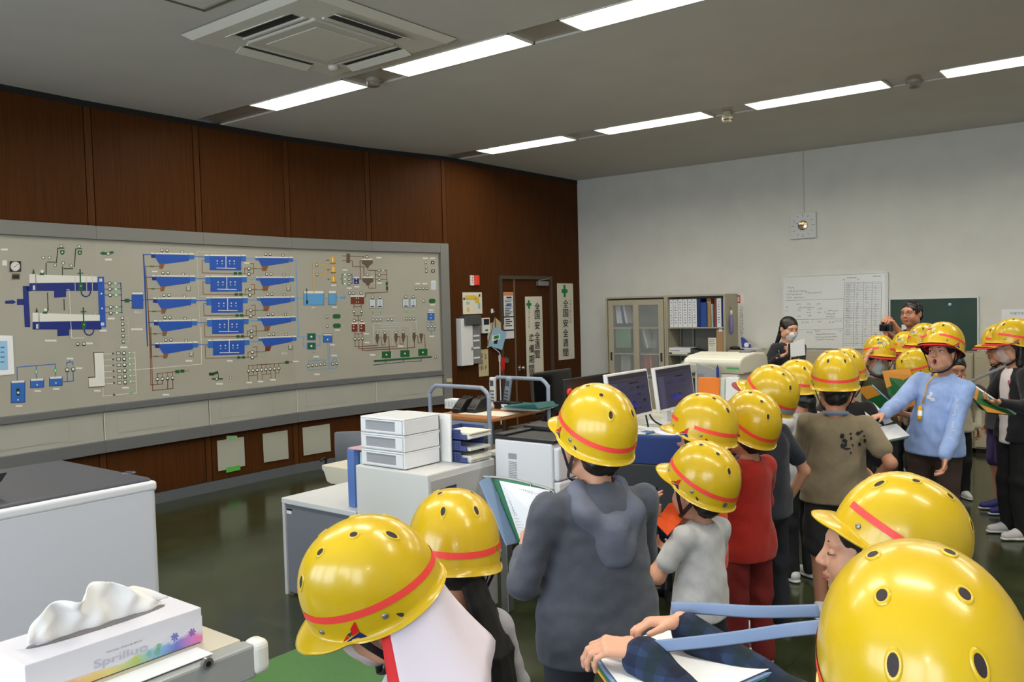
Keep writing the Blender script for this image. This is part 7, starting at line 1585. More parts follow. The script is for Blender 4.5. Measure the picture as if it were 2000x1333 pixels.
    if faceq >= 2:
        for q in (-1, 1):
            if closed:
                mb = MB(); mb.tube([(q * .0165, .0835, .0045), (q * .024, .0872, .0025), (q * .036, .0845, .0028), (q * .0470, .0755, .0070)], [.0008, .0015, .0015, .0008], 6); hmb('eyelid_line', mb, [HAIRM]); mb = MB(); mb.ball((q * .031, .0740, .0085), .0150, .0118, .0085, 14, 0); hmb('eyelid', mb, [skm]); mb = MB(); mb.tube([(q * .014, .0865, .0290), (q * .028, .0855, .0325), (q * .046, .0715, .0275)], [.0014, .0018, .0008], 6); hmb('eyebrow', mb, [HAIRM]); continue
            mb = MB(); mb.ball((q * .031, .0745, .0085), .0145, .0105, .0068, 14, 0); mb.ball((q * .031, .0815, .0085), .0056, .0045, .0052, 10, 1); hmb('eye', mb, [M_('eye_white', 222, 214, 206, .3), M_('eye_dark', 22, 14, 12, .2)])
            mb = MB(); mb.tube([(q * .0155, .0815, .0135), (q * .024, .0855, .0170), (q * .036, .083, .0168), (q * .0465, .0745, .0125)], [.0009, .0016, .0016, .0009], 6); hmb('eyelid_line', mb, [HAIRM])
            mb = MB(); mb.tube([(q * .014, .0865, .0310), (q * .028, .0855, .0335), (q * .046, .0715, .0275)], [.0022, .0028, .0012], 6); hmb('eyebrow', mb, [HAIRM])
        if not mask:
            mb = MB()
            if mouth: mb.ball((0, .0735, -.058), .0118, .012, .0155, 14, 0); n = 20; mb.tube([(.0135 * math.cos(2 * PI * k / n), .0915 - .004 * abs(math.cos(2 * PI * k / n)), -.058 + .0172 * math.sin(2 * PI * k / n)) for k in range(n + 1)], .0032, 8, 1)
            else: mb.tube([(-.020, .0855, -.0545), (-.008, .0915, -.0515), (0, .0920, -.0525), (.008, .0915, -.0515), (.020, .0855, -.0545)], [.0012, .0032, .003, .0032, .0012], 8, 1); mb.tube([(-.017, .0860, -.0570), (0, .0912, -.0598), (.017, .0860, -.0570)], [.0012, .0042, .0012], 8, 1)
            hmb('lips', mb, [M_('mouth_dark', 70, 20, 22, .5), M_('lips_rose', 188, 104, 96, .45)])
    if mask:
        m = Sdf(.012); m.ell(HT(0, .030, -.045), np.array((.0665, .066, .062)) * hs, Rh); m.ell(HT(0, .070, -.035), np.array((.030, .040, .040)) * hs, Rh, .03); m.ell(HT(0, .055, -.088), np.array((.030, .028, .022)) * hs, Rh, .02)
        m.sub_half(HT(0, 0, -.002 if mask[1] == 0 else -.020), Rh @ np.array((0, -.12, 1.0)), .004); m.sub_half(HT(0, .012, 0), Rh @ np.array((0, -1.0, 0)), .004)
        sdf_obj('face_mask', [m.mesh(max(.004, hfine * .8), .01)], M_('mask_%d_%d_%d' % mask[0], *mask[0], .75), t)
        mb = MB()
        for q in (-1, 1): mb.tube([(q * .062, .024, -.022), (q * .076, .0, -.004), (q * .079, -.022, .006)], .0016, 6); mb.tube([(q * .060, .024, -.072), (q * .074, -.005, -.035), (q * .077, -.024, -.012)], .0016, 6)
        hmb('mask_loop', mb, [PAPER])
    if glasses:
        mb = MB()
        for q in (-1, 1):
            n = 18; mb.tube([(q * .033 + .022 * math.cos(2 * PI * k / n), .102 - .0, .006 + .0165 * math.sin(2 * PI * k / n)) for k in range(n + 1)], .0016, 6); mb.tube([(q * .055, .101, .010), (q * .076, .06, .010), (q * .080, -.015, .008)], .0016, 6)
        mb.tube([(-.011, .102, .008), (0, .106, .011), (.011, .102, .008)], .0016, 6); hmb('glasses', mb, [M_('glasses_frame', 60, 54, 50, .3)])
    # ---------------- helmet
    if helmet:
        hp = bpy.data.objects.new('helmet', None); COL.objects.link(hp); hp.parent = t; hp.empty_display_size = .05
        sh_ = PROTO['shell'].copy(); sh_.name = 'helmet'; COL.objects.link(sh_); bpy.data.objects.remove(hp)
        Rp = Rh @ rotm(hpitch); c = hc_l + Rp @ (np.array((0, -.004 + hshift, .052)) * hs)
        M4 = Matrix(((*(Rp[0] * hs / .96), c[0]), (*(Rp[1] * hs / .96), c[1]), (*(Rp[2] * hs / .96), c[2]), (0, 0, 0, 1)))
        sh_.parent = t; sh_.matrix_local = M4
        put(PROTO[stripe], sh_, 'reflective_stripe'); put(PROTO['sticker'], sh_, 'side_sticker')
        for o in HOLES: put(o, sh_, 'vent_hole')
        for o in RIV: put(o, sh_, 'rivet')
        if badge is not None: put(PROTO['badge%d' % badge], sh_, 'front_badge')
        mb = MB(); HP = lambda x, y, z: c + Rp @ (np.array((x, y, z)) * hs / .96)
        for q in (-1, 1):
            j = HT(q * .078, .012, -.070); mb.tube([HP(q * .108, .05, .0), (HP(q * .108, .05, .0) + j) / 2 + Rh @ np.array((q * .004, 0, 0)), j], .003, 8, flat=(.008, .0018, Rh @ np.array((q * 1.0, 0, 0)))); mb.tube([HP(q * .110, -.05, -.012), j], .003, 8, flat=(.008, .0018, Rh @ np.array((q * 1.0, 0, 0))))
            mb.tube([j, HT(q * .060, .040, -.105), HT(q * .03, .058, -.122), HT(0, .062, -.126)], .003, 8, flat=(.008, .0018, Rh @ np.array((q * .7, .3, -.5))))
        mb.build('chin_strap', [STRAPM], t)
        if cap:
            mb = MB(); n = 16; v = []
            for k in range(n + 1):
                th = -1.15 + 2.3 * k / n; L = .074 * max(0, math.cos(th / 1.15 * PI / 2)) ** .6
                for f in (0, .5, 1): v.append(HP(math.sin(th) * (.106 + L * f), math.cos(th) * (.130 + L * f), -.012 - .22 * L * f * (1 + f)))
            mb.add(v, [(3 * k + i, 3 * k + i + 1, 3 * k + i + 4, 3 * k + i + 3) for k in range(n) for i in range(2)], 0, True); cb = mb.build('cap_brim', [M_('cap_%d_%d_%d' % cap, *cap, .75)], t); so = cb.modifiers.new('thick', 'SOLIDIFY'); so.thickness = .003
            n = 28; mb = MB(); v = []
            for k in range(n): th = 2 * PI * k / n; v += [HP(math.sin(th) * .100, math.cos(th) * .124, -.028), HP(math.sin(th) * .104, math.cos(th) * .128, .01)]
            mb.add(v, [(2 * k, 2 * ((k + 1) % n), 2 * ((k + 1) % n) + 1, 2 * k + 1) for k in range(n)], 0, True); cb = mb.build('cap_band', [M_('cap_%d_%d_%d' % cap, *cap, .75)], t); so = cb.modifiers.new('thick', 'SOLIDIFY'); so.thickness = .003
        if cape:
            mb = MB(); n = 22; m_ = 8; v = []
            for k in range(n + 1):
                th = PI / 2 + PI * k / n
                for i in range(m_ + 1):
                    f = i / m_; a = HP(math.sin(th) * .100, math.cos(th) * .124, -.026); out = Rp @ np.array((math.sin(th), math.cos(th), 0))
                    p = a + out * (.002 + .100 * f ** 1.3 + .010 * math.sin(th * 7) * f) * hs + np.array((0, -.03 * f, -.215 * f)); v.append(p)
            mb.add(v, [(k * (m_ + 1) + i, (k + 1) * (m_ + 1) + i, (k + 1) * (m_ + 1) + i + 1, k * (m_ + 1) + i + 1) for k in range(n) for i in range(m_)], 0, True)
            for k in range(n):
                for i in range(m_):
                    if k >= n - 1: mb.m[k * m_ + i] = 1
            cb = mb.build('neck_cape', [M_('cape_white', 226, 216, 228, .8), CAPRED], t); so = cb.modifiers.new('thick', 'SOLIDIFY'); so.thickness = .004; so.material_offset = 1; so.offset = 1
    # ---------------- clothes
    CM = plaid('cloth_plaid') if key == 'w' else mat('cloth_%s' % key, rgb(*sc), .88, noise=.07, nscale=35, bump=.25, bscale=400, sheen=.15)
    g = Sdf(.035 * s); hem = .675 if shirt not in ('dress', 'coat') else .62
    g.cone(U(0, .004, hem), U(0, -.003, .86), .156 * s * w, .134 * s * w, sq=((0, 1, 0), .74)); g.cone(U(0, -.003, .86), U(0, -.008, 1.03), .134 * s * w, .130 * s * w, sq=((0, 1, 0), .74))
    g.cone(sh[-1] + np.array((.012, 0, -.01)), sh[1] + np.array((-.012, 0, -.01)), .058 * s); g.cone(U(0, -.016, 1.10), U(0, -.016, 1.15), .075 * s, .058 * s, k=.04)
    for q in (-1, 1):
        e, wr = arm[q]
        if shirt in ('tee', 'shortsleeve'): f = .62; p = sh[q] + (e - sh[q]) * f; g.cone(sh[q], p, .056 * s, .058 * s, k=.02); d = unit(p - sh[q]); g.sub_half(p, d, .002) if False else None
        else: p = e + (wr - e) * .93; g.cone(sh[q], e, .056 * s, .048 * s, k=.02); g.cone(e, p, .047 * s, .035 * s, k=.02)
    for q in (-1, 1): g.cone(hip[q] + np.array((q * .004, 0, .05)), hip[q] + np.array((q * .004, 0, -.02 * s)), .080 * s * w, .084 * s * w)
    g.wrinkle(.0055 * s, 17, (ord(key[0]) * 37) % 97 + 1); g.wrinkle(.0025 * s, 38, (ord(key[0]) * 37) % 89 + 3)
    g.sub_half(U(0, 0, hem - .005), (0, 0, -1.0), .006)
    g.sub_ell(hc_l + (nb - hc_l) * .80, np.array((.062, .062, .060)) * s, None, .006)
    if shirt == 'jacket':
        tp = U(0, .15, 1.16); 
        for z0, r in ((1.10, .050), (1.03, .040), (.96, .026), (.90, .014)): g.sub_ell(U(0, .13, z0), np.array((r, .16, .07)) * s, None, .01)
    if shirt == 'open':
        for z0 in np.arange(.66, 1.18, .06): g.sub_ell(U(.0, .16, z0), np.array((.082, .14, .07)) * s, None, .01)
    sdf_obj(sname, [g.mesh(fine * .9)], CM, t)
    if inner:
        g2 = Sdf(.03 * s); g2.cone(U(0, 0, .64), U(0, -.003, .86), .122 * s * w, .116 * s * w, sq=((0, 1, 0), .76)); g2.cone(U(0, -.003, .86), U(0, -.008, 1.06), .116 * s * w, .120 * s * w, sq=((0, 1, 0), .74)); g2.cone(U(-.08, -.012, 1.10), U(.08, -.012, 1.10), .050 * s); g2.cone(U(0, -.016, 1.10), U(0, -.016, 1.15), .066 * s, .050 * s, k=.04); g2.wrinkle(.003, 25, 3)
        g2.sub_half(U(0, 0, .645), (0, 0, -1.0), .006); g2.sub_ell(hc_l + (nb - hc_l) * .80, np.array((.056, .058, .056)) * s, None, .006); sdf_obj('undershirt', [g2.mesh(fine * .9)], mat('inner_%s' % key, rgb(*inner), .85, bump=.2, bscale=300), t)
    if hood:
        g3 = Sdf(.03); 
        for q in (-1, 1):
            g3.cone(U(q * .075, -.02, 1.165), U(q * .085, -.085, 1.10), .034 * s, .040 * s); g3.cone(U(q * .085, -.085, 1.10), U(q * .03, -.125, .955), .040 * s, .028 * s); g3.cone(U(q * .075, -.02, 1.165), U(q * .03, .06, 1.09), .026 * s, .016 * s)
        g3.cone(U(0, -.115, 1.06), U(0, -.125, .95), .055 * s, .026 * s); g3.wrinkle(.006, 22, 9); g3.sub_ell(U(0, .0, 1.20), np.array((.062, .07, .07)) * s, None, .01); sdf_obj('hood', [g3.mesh(fine * .8)], mat('hood_%s' % key, rgb(*[min(255, int(c_ * 1.32)) for c_ in sc]), .9, noise=.08, nscale=30, bump=.25, bscale=400), t)  # hood colour lightened from the shirt's to paint in the light on it
    PM = mat('trousers_%s' % key, rgb(*pc), .85, noise=.06, nscale=30, bump=.2, bscale=350)
    g = Sdf(.03 * s); g.cone(pel + np.array((-.02, 0, -.02)), pel + np.array((.02, 0, -.02)), .112 * s * w, sq=((0, 1, 0), .70)); g.sub_half(U(0, 0, .735), Rt @ np.array((0, 0, 1.0)), .004); 
    for q in (-1, 1):
        if pants == 'long': g.cone(hip[q] - (0, 0, .02), kn[q], .072 * s * w, .060 * s); g.cone(kn[q], an[q] + np.array((0, 0, -.015 * s)), .064 * s, .054 * s)
        elif pants == 'tight': g.cone(hip[q] - (0, 0, .02), kn[q], .070 * s * w, .054 * s); g.cone(kn[q], an[q] + np.array((0, 0, -.01 * s)), .054 * s, .037 * s)
        elif pants == 'shorts': k_ = kn[q] + (hip[q] - kn[q]) * .12; g.cone(hip[q] - (0, 0, .03), k_, .074 * s * w, .084 * s, k=.03)
    if pants == 'skirt': g.cone(pel + np.array((0, 0, .05)), pel + np.array((0, 0, -.30 * s)), .125 * s, .185 * s, sq=((0, 1, 0), .8)); g.sub_half(pel + np.array((0, 0, -.30 * s)), (0, 0, -1.0), .006)
    g.wrinkle(.005, 20, 13); g.sub_half(an[1] + np.array((0, 0, -.045 * s)), (0, 0, -1.0), .004); sdf_obj({'skirt': 'skirt', 'shorts': 'shorts'}.get(pants, 'trousers'), [g.mesh(fine)], PM, t)
    for q in (-1, 1):
        a = an[q]; b = Sdf(.02); f = lambda x, y, z: np.array((a[0] + x * s, a[1] + y * s, z * s)); b.cone(f(0, -.025, .048), f(0, .04, .042), .036 * s, .036 * s); b.cone(f(0, .04, .040), f(q * .006, .125, .030), .037 * s, .028 * s); b.cone(f(0, -.01, .05), f(0, -.005, .085), .034 * s, .034 * s); b.sub_half(f(0, 0, .016), (0, 0, -1.0), .002)
        so = sdf_obj('shoe', [b.mesh(.0065)], M_('shoe_%d_%d_%d' % shoes, *shoes, .6), t)
        b = Sdf(.02); b.cone(f(0, -.028, .015), f(0, .04, .014), .037 * s, .039 * s, sq=((0, 0, 1), .4)); b.cone(f(0, .04, .014), f(q * .006, .13, .014), .039 * s, .030 * s, sq=((0, 0, 1), .4)); b.sub_half(f(0, 0, .001), (0, 0, -1.0), .001)
        so2 = sdf_obj('sole', [b.mesh(.0065)], M_('sole_white', 226, 224, 220, .6), so)
        if sock: mb = MB(); mb.cyl(a + np.array((0, 0, -.005)), a + np.array((0, 0, .055 * s)), .036 * s, 14, r2=.036 * s); mb.build('sock', [M_('sock_%d' % sock[0], *sock, .85)], t)
    PEOPLE[key] = dict(helmet=sh_ if helmet else None, t=t, root=root, Rb=Rb, U=U, HT=HT, arm=arm, s=s, W=lambda p: root + Rb @ np.array(p), L=W2L, CM=CM, sh=sh, nb=nb)
    return PEOPLE[key]
CR_ = CR * 1.0; AW = unit(CF * (1, 1, 0)); RT = unit(CR * (1, 1, 0)); DN = np.array((0, 0, -1.0)); UPV = np.array((0, 0, 1.0))
BOARD = lambda q: ('loc', (q * .12, .27, .93), (-q * .35, 1, .15), (-q * .2, 0, 1))
RAISE = lambda q: ('loc', (q * .13, .25, 1.02), (-q * .3, 1, .35), (-q * .2, -.3, 1))
person('a', 'person bending forward in a yellow helmet with a white neck cape, at the very front', (712, 1114), 1.70, 84, pitch=20, roll=-13, lean=24, cape=True, hpitch=6, sc=(90, 110, 150), pc=(60, 62, 84), hl=('loc', (-.03, .24, .86), (.2, 1, 0), (0, 0, 1)), hr=RAISE(1), wide=.82, fine=.008, hfine=.0045, handfine=.003, hair='short', faceq=2, mask=((206, 190, 186), 0))
person('b', 'person with long black hair and a white shirt, seen from behind in a yellow helmet', (886, 1038), 2.12, 8, pitch=8, roll=3, shirt='long', sc=(176, 172, 178), pc=(60, 60, 70), hair='long', hl=BOARD(-1), hr=BOARD(1), fine=.008)
person('c', 'person in a grey hooded sweatshirt and yellow helmet, seen from behind', (1161, 814), 2.63, 30, pitch=-6, hpitch=-12, roll=2, turn=6, shirt='coat', sc=(80, 84, 96), hood=True, pc=(50, 52, 60), hl=('px', (1022, 1078, 2.78), UPV * .5 + AW, RT), hr=RAISE(1), wide=1.36, fine=.008, hfine=.005)
person('d', 'person in a light grey T-shirt and yellow helmet, seen from behind', (1367, 915), 3.14, 52, pitch=-8, hpitch=-14, turn=8, sc=(206, 205, 206), pc=(46, 46, 54), hl=RAISE(-1), hr=BOARD(1), fine=.008, hfine=.005, wide=1.06)
person('e', 'person holding an orange folder, mostly hidden behind the light grey T-shirt', (1372, 817), 3.52, 72, pitch=-4, hpitch=-5, roll=0, stripe='stripe2', sc=(232, 80, 40), pc=(60, 50, 60), hl=('px', (1288, 1012, 3.15), UPV * .8 - RT * .3, RT), hr=('loc', (.10, .10, 1.16), (.2, .2, 1), (-.5, 1, 0)), fine=.009, cap=(225, 228, 236))
person('f', 'person in a plain red T-shirt and yellow helmet', (1464, 805), 3.78, 46, pitch=-12, hpitch=-16, roll=2, shirt='coat', sc=(176, 36, 22), pc=(120, 30, 26), hl=BOARD(-1), hr=BOARD(1), fine=.009)
person('g', 'person in a navy T-shirt and dark trousers with a blue print on the yellow helmet', (1502, 752), 4.2, 56, pitch=-12, hpitch=-16, roll=2, sc=(44, 48, 60), pc=(40, 42, 50), hl=BOARD(-1), fine=.010, cap=(150, 60, 70))
person('h', 'person in a white shirt with a striped shoulder strap, half hidden beside the navy T-shirt', (1558, 737), 5.0, 42, pitch=0, sc=(206, 206, 208), pc=(30, 30, 34), hair='ponytail', hl=BOARD(-1), fine=.010)
person('i', 'person in a khaki T-shirt with a black print on the back, seen from behind', (1631, 724), 4.35, 4, pitch=-2, sc=(136, 122, 96), pc=(40, 38, 38), pants='shorts', hl=BOARD(-1), hr=('loc', (.20, .06, .78), (-.1, 1, .1), (-1, 0, 0)), fine=.009, wide=1.14, skinm=SKIN2)
person('j', 'person with a red cap flap under the helmet, hidden behind the khaki T-shirt', (1653, 713), 5.3, 2, pitch=0, sc=(30, 26, 30), shirt='long', pc=(30, 30, 34), fine=.011, cap=(214, 36, 40))
person('p', 'person with open mouth in a pale blue long-sleeved shirt, facing the camera', (1841, 662), 5.25, 150, pitch=-11, roll=4, turn=2, hpitch=-7, side=-6, faceq=2, mouth=1, shirt='long', sc=(150, 176, 228), pc=(70, 52, 44), badge=1, cap=(200, 36, 40), hr=('px', (1712, 822, 5.1), (-RT * .9 + DN * .2 + AW * -.2), DN * 1.0), hl=('px', (1842, 902, 5.0), DN * 1.0, -RT + AW * .2, (.3, -1, -.2)), fine=.009, hfine=.0038, wide=1.1, skinm=SKIN)
person('m', 'person wearing a pale mask, pressing both hands to the sides of the yellow helmet', (1718, 681), 6.5, 196, pitch=-2, roll=-6, hpitch=-4, faceq=2, mask=((188, 204, 200), 0), shirt='tee', sc=(66, 68, 50), pc=(60, 60, 60), hair='fringe', cap=(200, 40, 44), badge=0, hr=('px', (1690, 708, 6.42), (0, 0, 1) + RT * .25, RT), hl=('px', (1745, 704, 6.45), (0, 0, 1) - RT * .2, -RT), fine=.011, hfine=.0048, curl=(18, 18, 12))
person('n', 'person in a yellow helmet and red cap, half hidden right of the masked child', (1769, 672), 7.15, 168, pitch=-4, faceq=2, sc=(120, 110, 100), cap=(200, 40, 44), badge=0, hair='fringe', fine=.012)
person('o', 'person reading an open green folder under a yellow helmet with a red visor', (1786, 710), 6.05, 116, pitch=22, faceq=2, sc=(90, 70, 60), pc=(60, 56, 54), cap=(232, 50, 40), hair='short', hl=('px', (1752, 806, 5.80), UPV * .5 + RT * .5, RT - AW * .5), hr=('px', (1735, 815, 5.95), UPV * .6 - RT * .2, RT), fine=.011)
person('q', 'person in a yellow helmet with green and blue badges, behind the pale blue shirt', (1806, 658), 6.55, 150, pitch=-4, faceq=2, sc=(150, 140, 120), badge=0, cap=(200, 36, 40), fine=.012)
person('r', 'person with black hair tied back in a cream shirt, behind the pale blue shirt', (1866, 722), 6.9, 200, pitch=14, helmet=False, hair='ponytail', faceq=1, sc=(206, 200, 176), pc=(30, 30, 34), shirt='long', fine=.012)
person('s', 'person in glasses and a purple skirt, partly hidden at the right edge', (1956, 660), 6.4, 112, pitch=-2, faceq=2, glasses=True, sc=(60, 56, 70), pc=(74, 60, 110), pants='shorts', shoes=(30, 40, 110), cap=(200, 60, 60), shirt='long', hl=RAISE(-1), fine=.011, hfine=.005)
person('k', 'person in a black cardigan over a white printed shirt, masked, at the right edge', (1981, 652), 5.75, 118, pitch=-4, faceq=2, mask=((214, 190, 182), 0), hair='bob', cap=(214, 50, 40), shirt='open', sname='cardigan', sc=(22, 22, 26), inner=(222, 214, 214), pc=(16, 16, 18), shoes=(210, 206, 206), hl=('px', (1952, 786, 5.45), -RT + UPV * .1, UPV), hr=RAISE(1), fine=.010, hfine=.005)
person('t', 'person in a dark blazer and white mask writing on a sheet by the whiteboard', (1541, 642), 8.35, 214, pitch=18, helmet=False, hair='ponytail', faceq=2, mask=((228, 228, 226), 1), shirt='jacket', sname='blazer', sc=(24, 24, 30), inner=(224, 220, 214), pc=(26, 26, 30), adult=True, hs=1.0, hl=('px', (1552, 698, 8.1), UPV * .5 - RT, RT * .2 + UPV), hr=('px', (1524, 697, 8.1), UPV * .4 + RT, -RT * .2 + UPV), fine=.011, hfine=.0048, hand_s=.92, curl=(55, 50, 30))
person('u', 'older person in glasses and a camouflage T-shirt photographing with a black camera', (1780, 613), 7.75, 148, pitch=2, helmet=False, hair='man', faceq=2, glasses=True, shirt='tee', sc=(70, 66, 52), pc=(70, 68, 60), adult=True, hs=1.04, skinm=SKIN2, hr=('px', (1722, 645, 7.35), -RT * .2 + UPV, RT, (-.2, -.2, -1)), hl=('px', (1752, 643, 7.35), -RT * .5 + UPV * .8, -RT, (.3, -.2, -1)), fine=.011, hfine=.0045, hand_s=.96, curl=(50, 50, 30))
person('v', 'person in profile looking left under a tilted yellow helmet, in front of the red shirt', (1693, 1083), 1.86, 98, headpt=True, pitch=-1, hpitch=-24, hshift=-.045, closed=True, faceq=2, sc=(196, 206, 200), pc=(50, 52, 60), fine=.008, hfine=.0032, hair='short', hl=None, hr=None)
person('w', 'person in a dark plaid shirt under the largest yellow helmet, arms stretched to a clipboard', (1798, 1252), 1.06, 70, turn=-60, pitch=-20, roll=-6, sc=(20, 26, 46), shirt='long', pc=(30, 32, 40), hs=1.05, armk=1.14, fine=.007, hfine=.0045, handfine=.0026, hand_s=.78,
       hl=('px', (1224, 1250, 1.38), -RT * 1.0 + AW * .1 + UPV * .12, DN + AW * .2, (.3, .2, -1)), hr=('px', (1312, 1206, 1.44), -RT * .95 + AW * .1 + UPV * .02, DN - AW * .3, (.4, .2, -1)), hand_l=((35, 40, 25), (32, 40, 25), (32, 42, 25), (38, 42, 25)), hand_r=((38, 55, 30), (34, 52, 30), (30, 50, 30), (28, 45, 30)))
for o in list(bpy.data.objects):
    if o.users_collection == (): bpy.data.objects.remove(o)
# ------------------------------------------------------------------ things people hold or wear
from mathutils.bvhtree import BVHTree
_bv = {}
def bvh(o):
    if o.name not in _bv:
        bpy.context.view_layer.update(); mw = o.matrix_world
        _bv[o.name] = BVHTree.FromPolygons([mw @ v.co for v in o.data.vertices], [list(p.vertices) for p in o.data.polygons])
    return _bv[o.name]
def part_of(key, name): return [c for c in PEOPLE[key]['t'].children if c.name.split('.')[0] == name][0]
def on_cloth(key, garment, polys, mats, name, off=.003):
    """printed marks: outlines given at photo positions, laid on the garment's real surface"""
    o = part_of(key, garment); tr = bvh(o); p = PEOPLE[key]; mb = MB()
    for pts, mi in polys:
        V = []
        for x, y in pts:
            h = tr.ray_cast(Vector(EYE), Vector(unit(ray(x, y))))
            if h[0] is None: V = None; break
            V.append(p['L'](np.array(h[0]) + np.array(h[1]) * off))
        if V:
            k = len(V); c = sum(V) / k; mb.add(V, [tuple(range(k))])
            mb.m[-1] = mi
    q = mb.build(name, mats, None, org=(0, 0, 0)); q.location = (0, 0, 0); q.parent = o; return q
def px_text(s, c, ux, uy, h, w):
    v, f, asp = text_geo(s); k = w / asp
    return [([(c[0] + ux[0] * v[i][0] * k + uy[0] * v[i][1] * h, c[1] + ux[1] * v[i][0] * k + uy[1] * v[i][1] * h) for i in q], 0) for q in f]
rq = random.Random(11)
def blob(cx, cy, rx, ry, n=9, mi=0): return ([(cx + rx * rq.uniform(.6, 1.1) * math.cos(2 * PI * k / n), cy + ry * rq.uniform(.6, 1.1) * math.sin(2 * PI * k / n)) for k in range(n)], mi)
on_cloth('i', 'shirt', [blob(1644, 852, 5, 6), blob(1649, 862, 7, 5), blob(1646, 872, 5, 7), blob(1654, 877, 7, 3), blob(1661, 848, 3, 3), blob(1662, 857, 3, 4), blob(1676, 847, 6, 4), blob(1683, 843, 4, 3), blob(1688, 852, 3, 2), blob(1690, 861, 3, 4), blob(1678, 868, 3, 4), blob(1661, 885, 2, 3), blob(1652, 868, 3, 6), blob(1665, 870, 2, 3)], [INK], 'back_print')
on_cloth('p', 'shirt', px_text('Dream Hunting', (1863.5, 818), (.16, -1), (-1, -.16), 8, 78), [M_('print_pale', 205, 214, 232, .8)], 'sleeve_lettering')
on_cloth('p', 'shirt', [blob(1815, 776, 5, 6), blob(1819, 770, 4, 5), blob(1822, 781, 6, 4)], [MATS['print_pale']], 'chest_print')
on_cloth('d', 'shirt', [([(1259, 1132), (1266, 1128), (1264, 1133), (1271, 1134), (1262, 1145), (1264, 1138)], 0), ([(1264, 1141), (1271, 1138), (1268, 1146)], 0)], [INK], 'sleeve_print')
pr = []
for k in range(9): pr.append(([(1969 + 4 * k, 743 + .3 * k), (1972 + 4 * k, 743 + .3 * k), (1972 + 4 * k, 752 + .3 * k), (1969 + 4 * k, 752 + .3 * k)], 0))
for k in range(8): pr.append(([(1970 + 4 * k, 772 + .3 * k), (1973 + 4 * k, 772 + .3 * k), (1973 + 4 * k, 780 + .3 * k), (1970 + 4 * k, 780 + .3 * k)], 0))
on_cloth('k', 'undershirt', pr, [M_('print_rose', 176, 84, 104, .8)], 'chest_print')
on_cloth('w', 'shirt', [([(1330 + 30 * k, 1140 + 300 * j), (1333 + 30 * k, 1140), (1336 + 30 * k, 1180), (1333 + 30 * k, 1180)], 0) for k in range(1) for j in range(1)], [BN], 'plaid') if False else None

def pl(*q): return [atd(*p) for p in q]
def plate3(mb, pts, th, mi=0, away=True):
    P = [np.array(p) for p in pts]; n = unit(np.cross(P[1] - P[0], P[-1] - P[0]))
    if np.dot(n, P[0] - EYE) < 0: n = -n
    mb.prism(P, n * th if away else -n * th, mi); return n
def held(name, label, cat, pts, group=None):
    c = sum(np.array(p) for p in pts) / len(pts); return thing(name, label, cat, (c[0], c[1], min(p[2] for p in pts)), group)
CBG = M_('clipboard_green', 24, 112, 74, .45); CBO = M_('clipboard_orange', 208, 140, 42, .5); CBB = M_('clipboard_blue', 118, 146, 182, .5); CBY = M_('clipboard_yellow', 226, 172, 44, .5)
def lerp(a, b, t): return a + (b - a) * t
def sheet_lines(mb, P, rows, mi, off, seed=1):
    """rows of handwriting-like strokes and ruled lines on the sheet P (TL, TR, BR, BL)"""
    q = random.Random(seed); TL, TR_, BR, BL = P; n = off
    pt = lambda u, v: lerp(lerp(TL, TR_, u), lerp(BL, BR, u), v) + n
    for r in range(rows):
        v = .12 + .8 * r / rows
        mb.add([pt(.06, v), pt(.94, v), pt(.94, v + .004), pt(.06, v + .004)], [(0, 1, 2, 3)], mi)
        u = .08
        while u < .86 - (.3 * q.random()) and r < rows * .6:
            w = q.uniform(.012, .03); mb.add([pt(u, v - .03), pt(u + w, v - .032), pt(u + w, v - .022), pt(u, v - .018)], [(0, 1, 2, 3)], mi); mb.add([pt(u + w * .4, v - .038), pt(u + w * .6, v - .038), pt(u + w * .6, v - .010), pt(u + w * .4, v - .010)], [(0, 1, 2, 3)], mi); u += w + .018
GL = M_('pencil_grey', 120, 122, 128, .7)
# clipboard of the person in the grey hoodie
B = pl((958, 930, 2.980), (1082, 956, 2.880), (1102, 1062, 2.760), (1010, 1062, 2.880)); t = held('clipboard', 'green clipboard with a handwritten sheet held up beside the grey hoodie', 'clipboard', B, 'green clipboards')
mb = MB(); n = plate3(mb, B, .006); mb.build('cover', [CBG], t, bevel=.001)
mb = MB(); plate3(mb, pl((937, 941, 2.920), (957, 929, 2.975), (1011, 1061, 2.875), (990, 1066, 2.820)), .006); mb.build('folded_flap', [CBB], t, bevel=.001)
bl = lambda u, v: lerp(lerp(B[0], B[1], u), lerp(B[3], B[2], u), v)
S = [p - n * .004 for p in (bl(.13, .05), bl(.93, .04), bl(.95, .98), bl(.10, .98))]; mb = MB(); plate3(mb, S, .001); sheet_lines(mb, S, 16, 1, -n * .0022, 4); mb.build('paper', [PAPER, GL], t)
mb = MB(); q = [p - n * .006 for p in pl((944, 932, 2.980), (1000, 937, 2.960), (1075, 957, 2.890), (1084, 970, 2.880))]; mb.tube(bez(q, 5), .005); q = [p - n * .006 for p in pl((1003, 939, 2.960), (1006, 950, 2.950), (1036, 953, 2.920), (1037, 944, 2.920))]; mb.tube(bez(q, 4), .003); mb.build('clip', [STEEL], t)
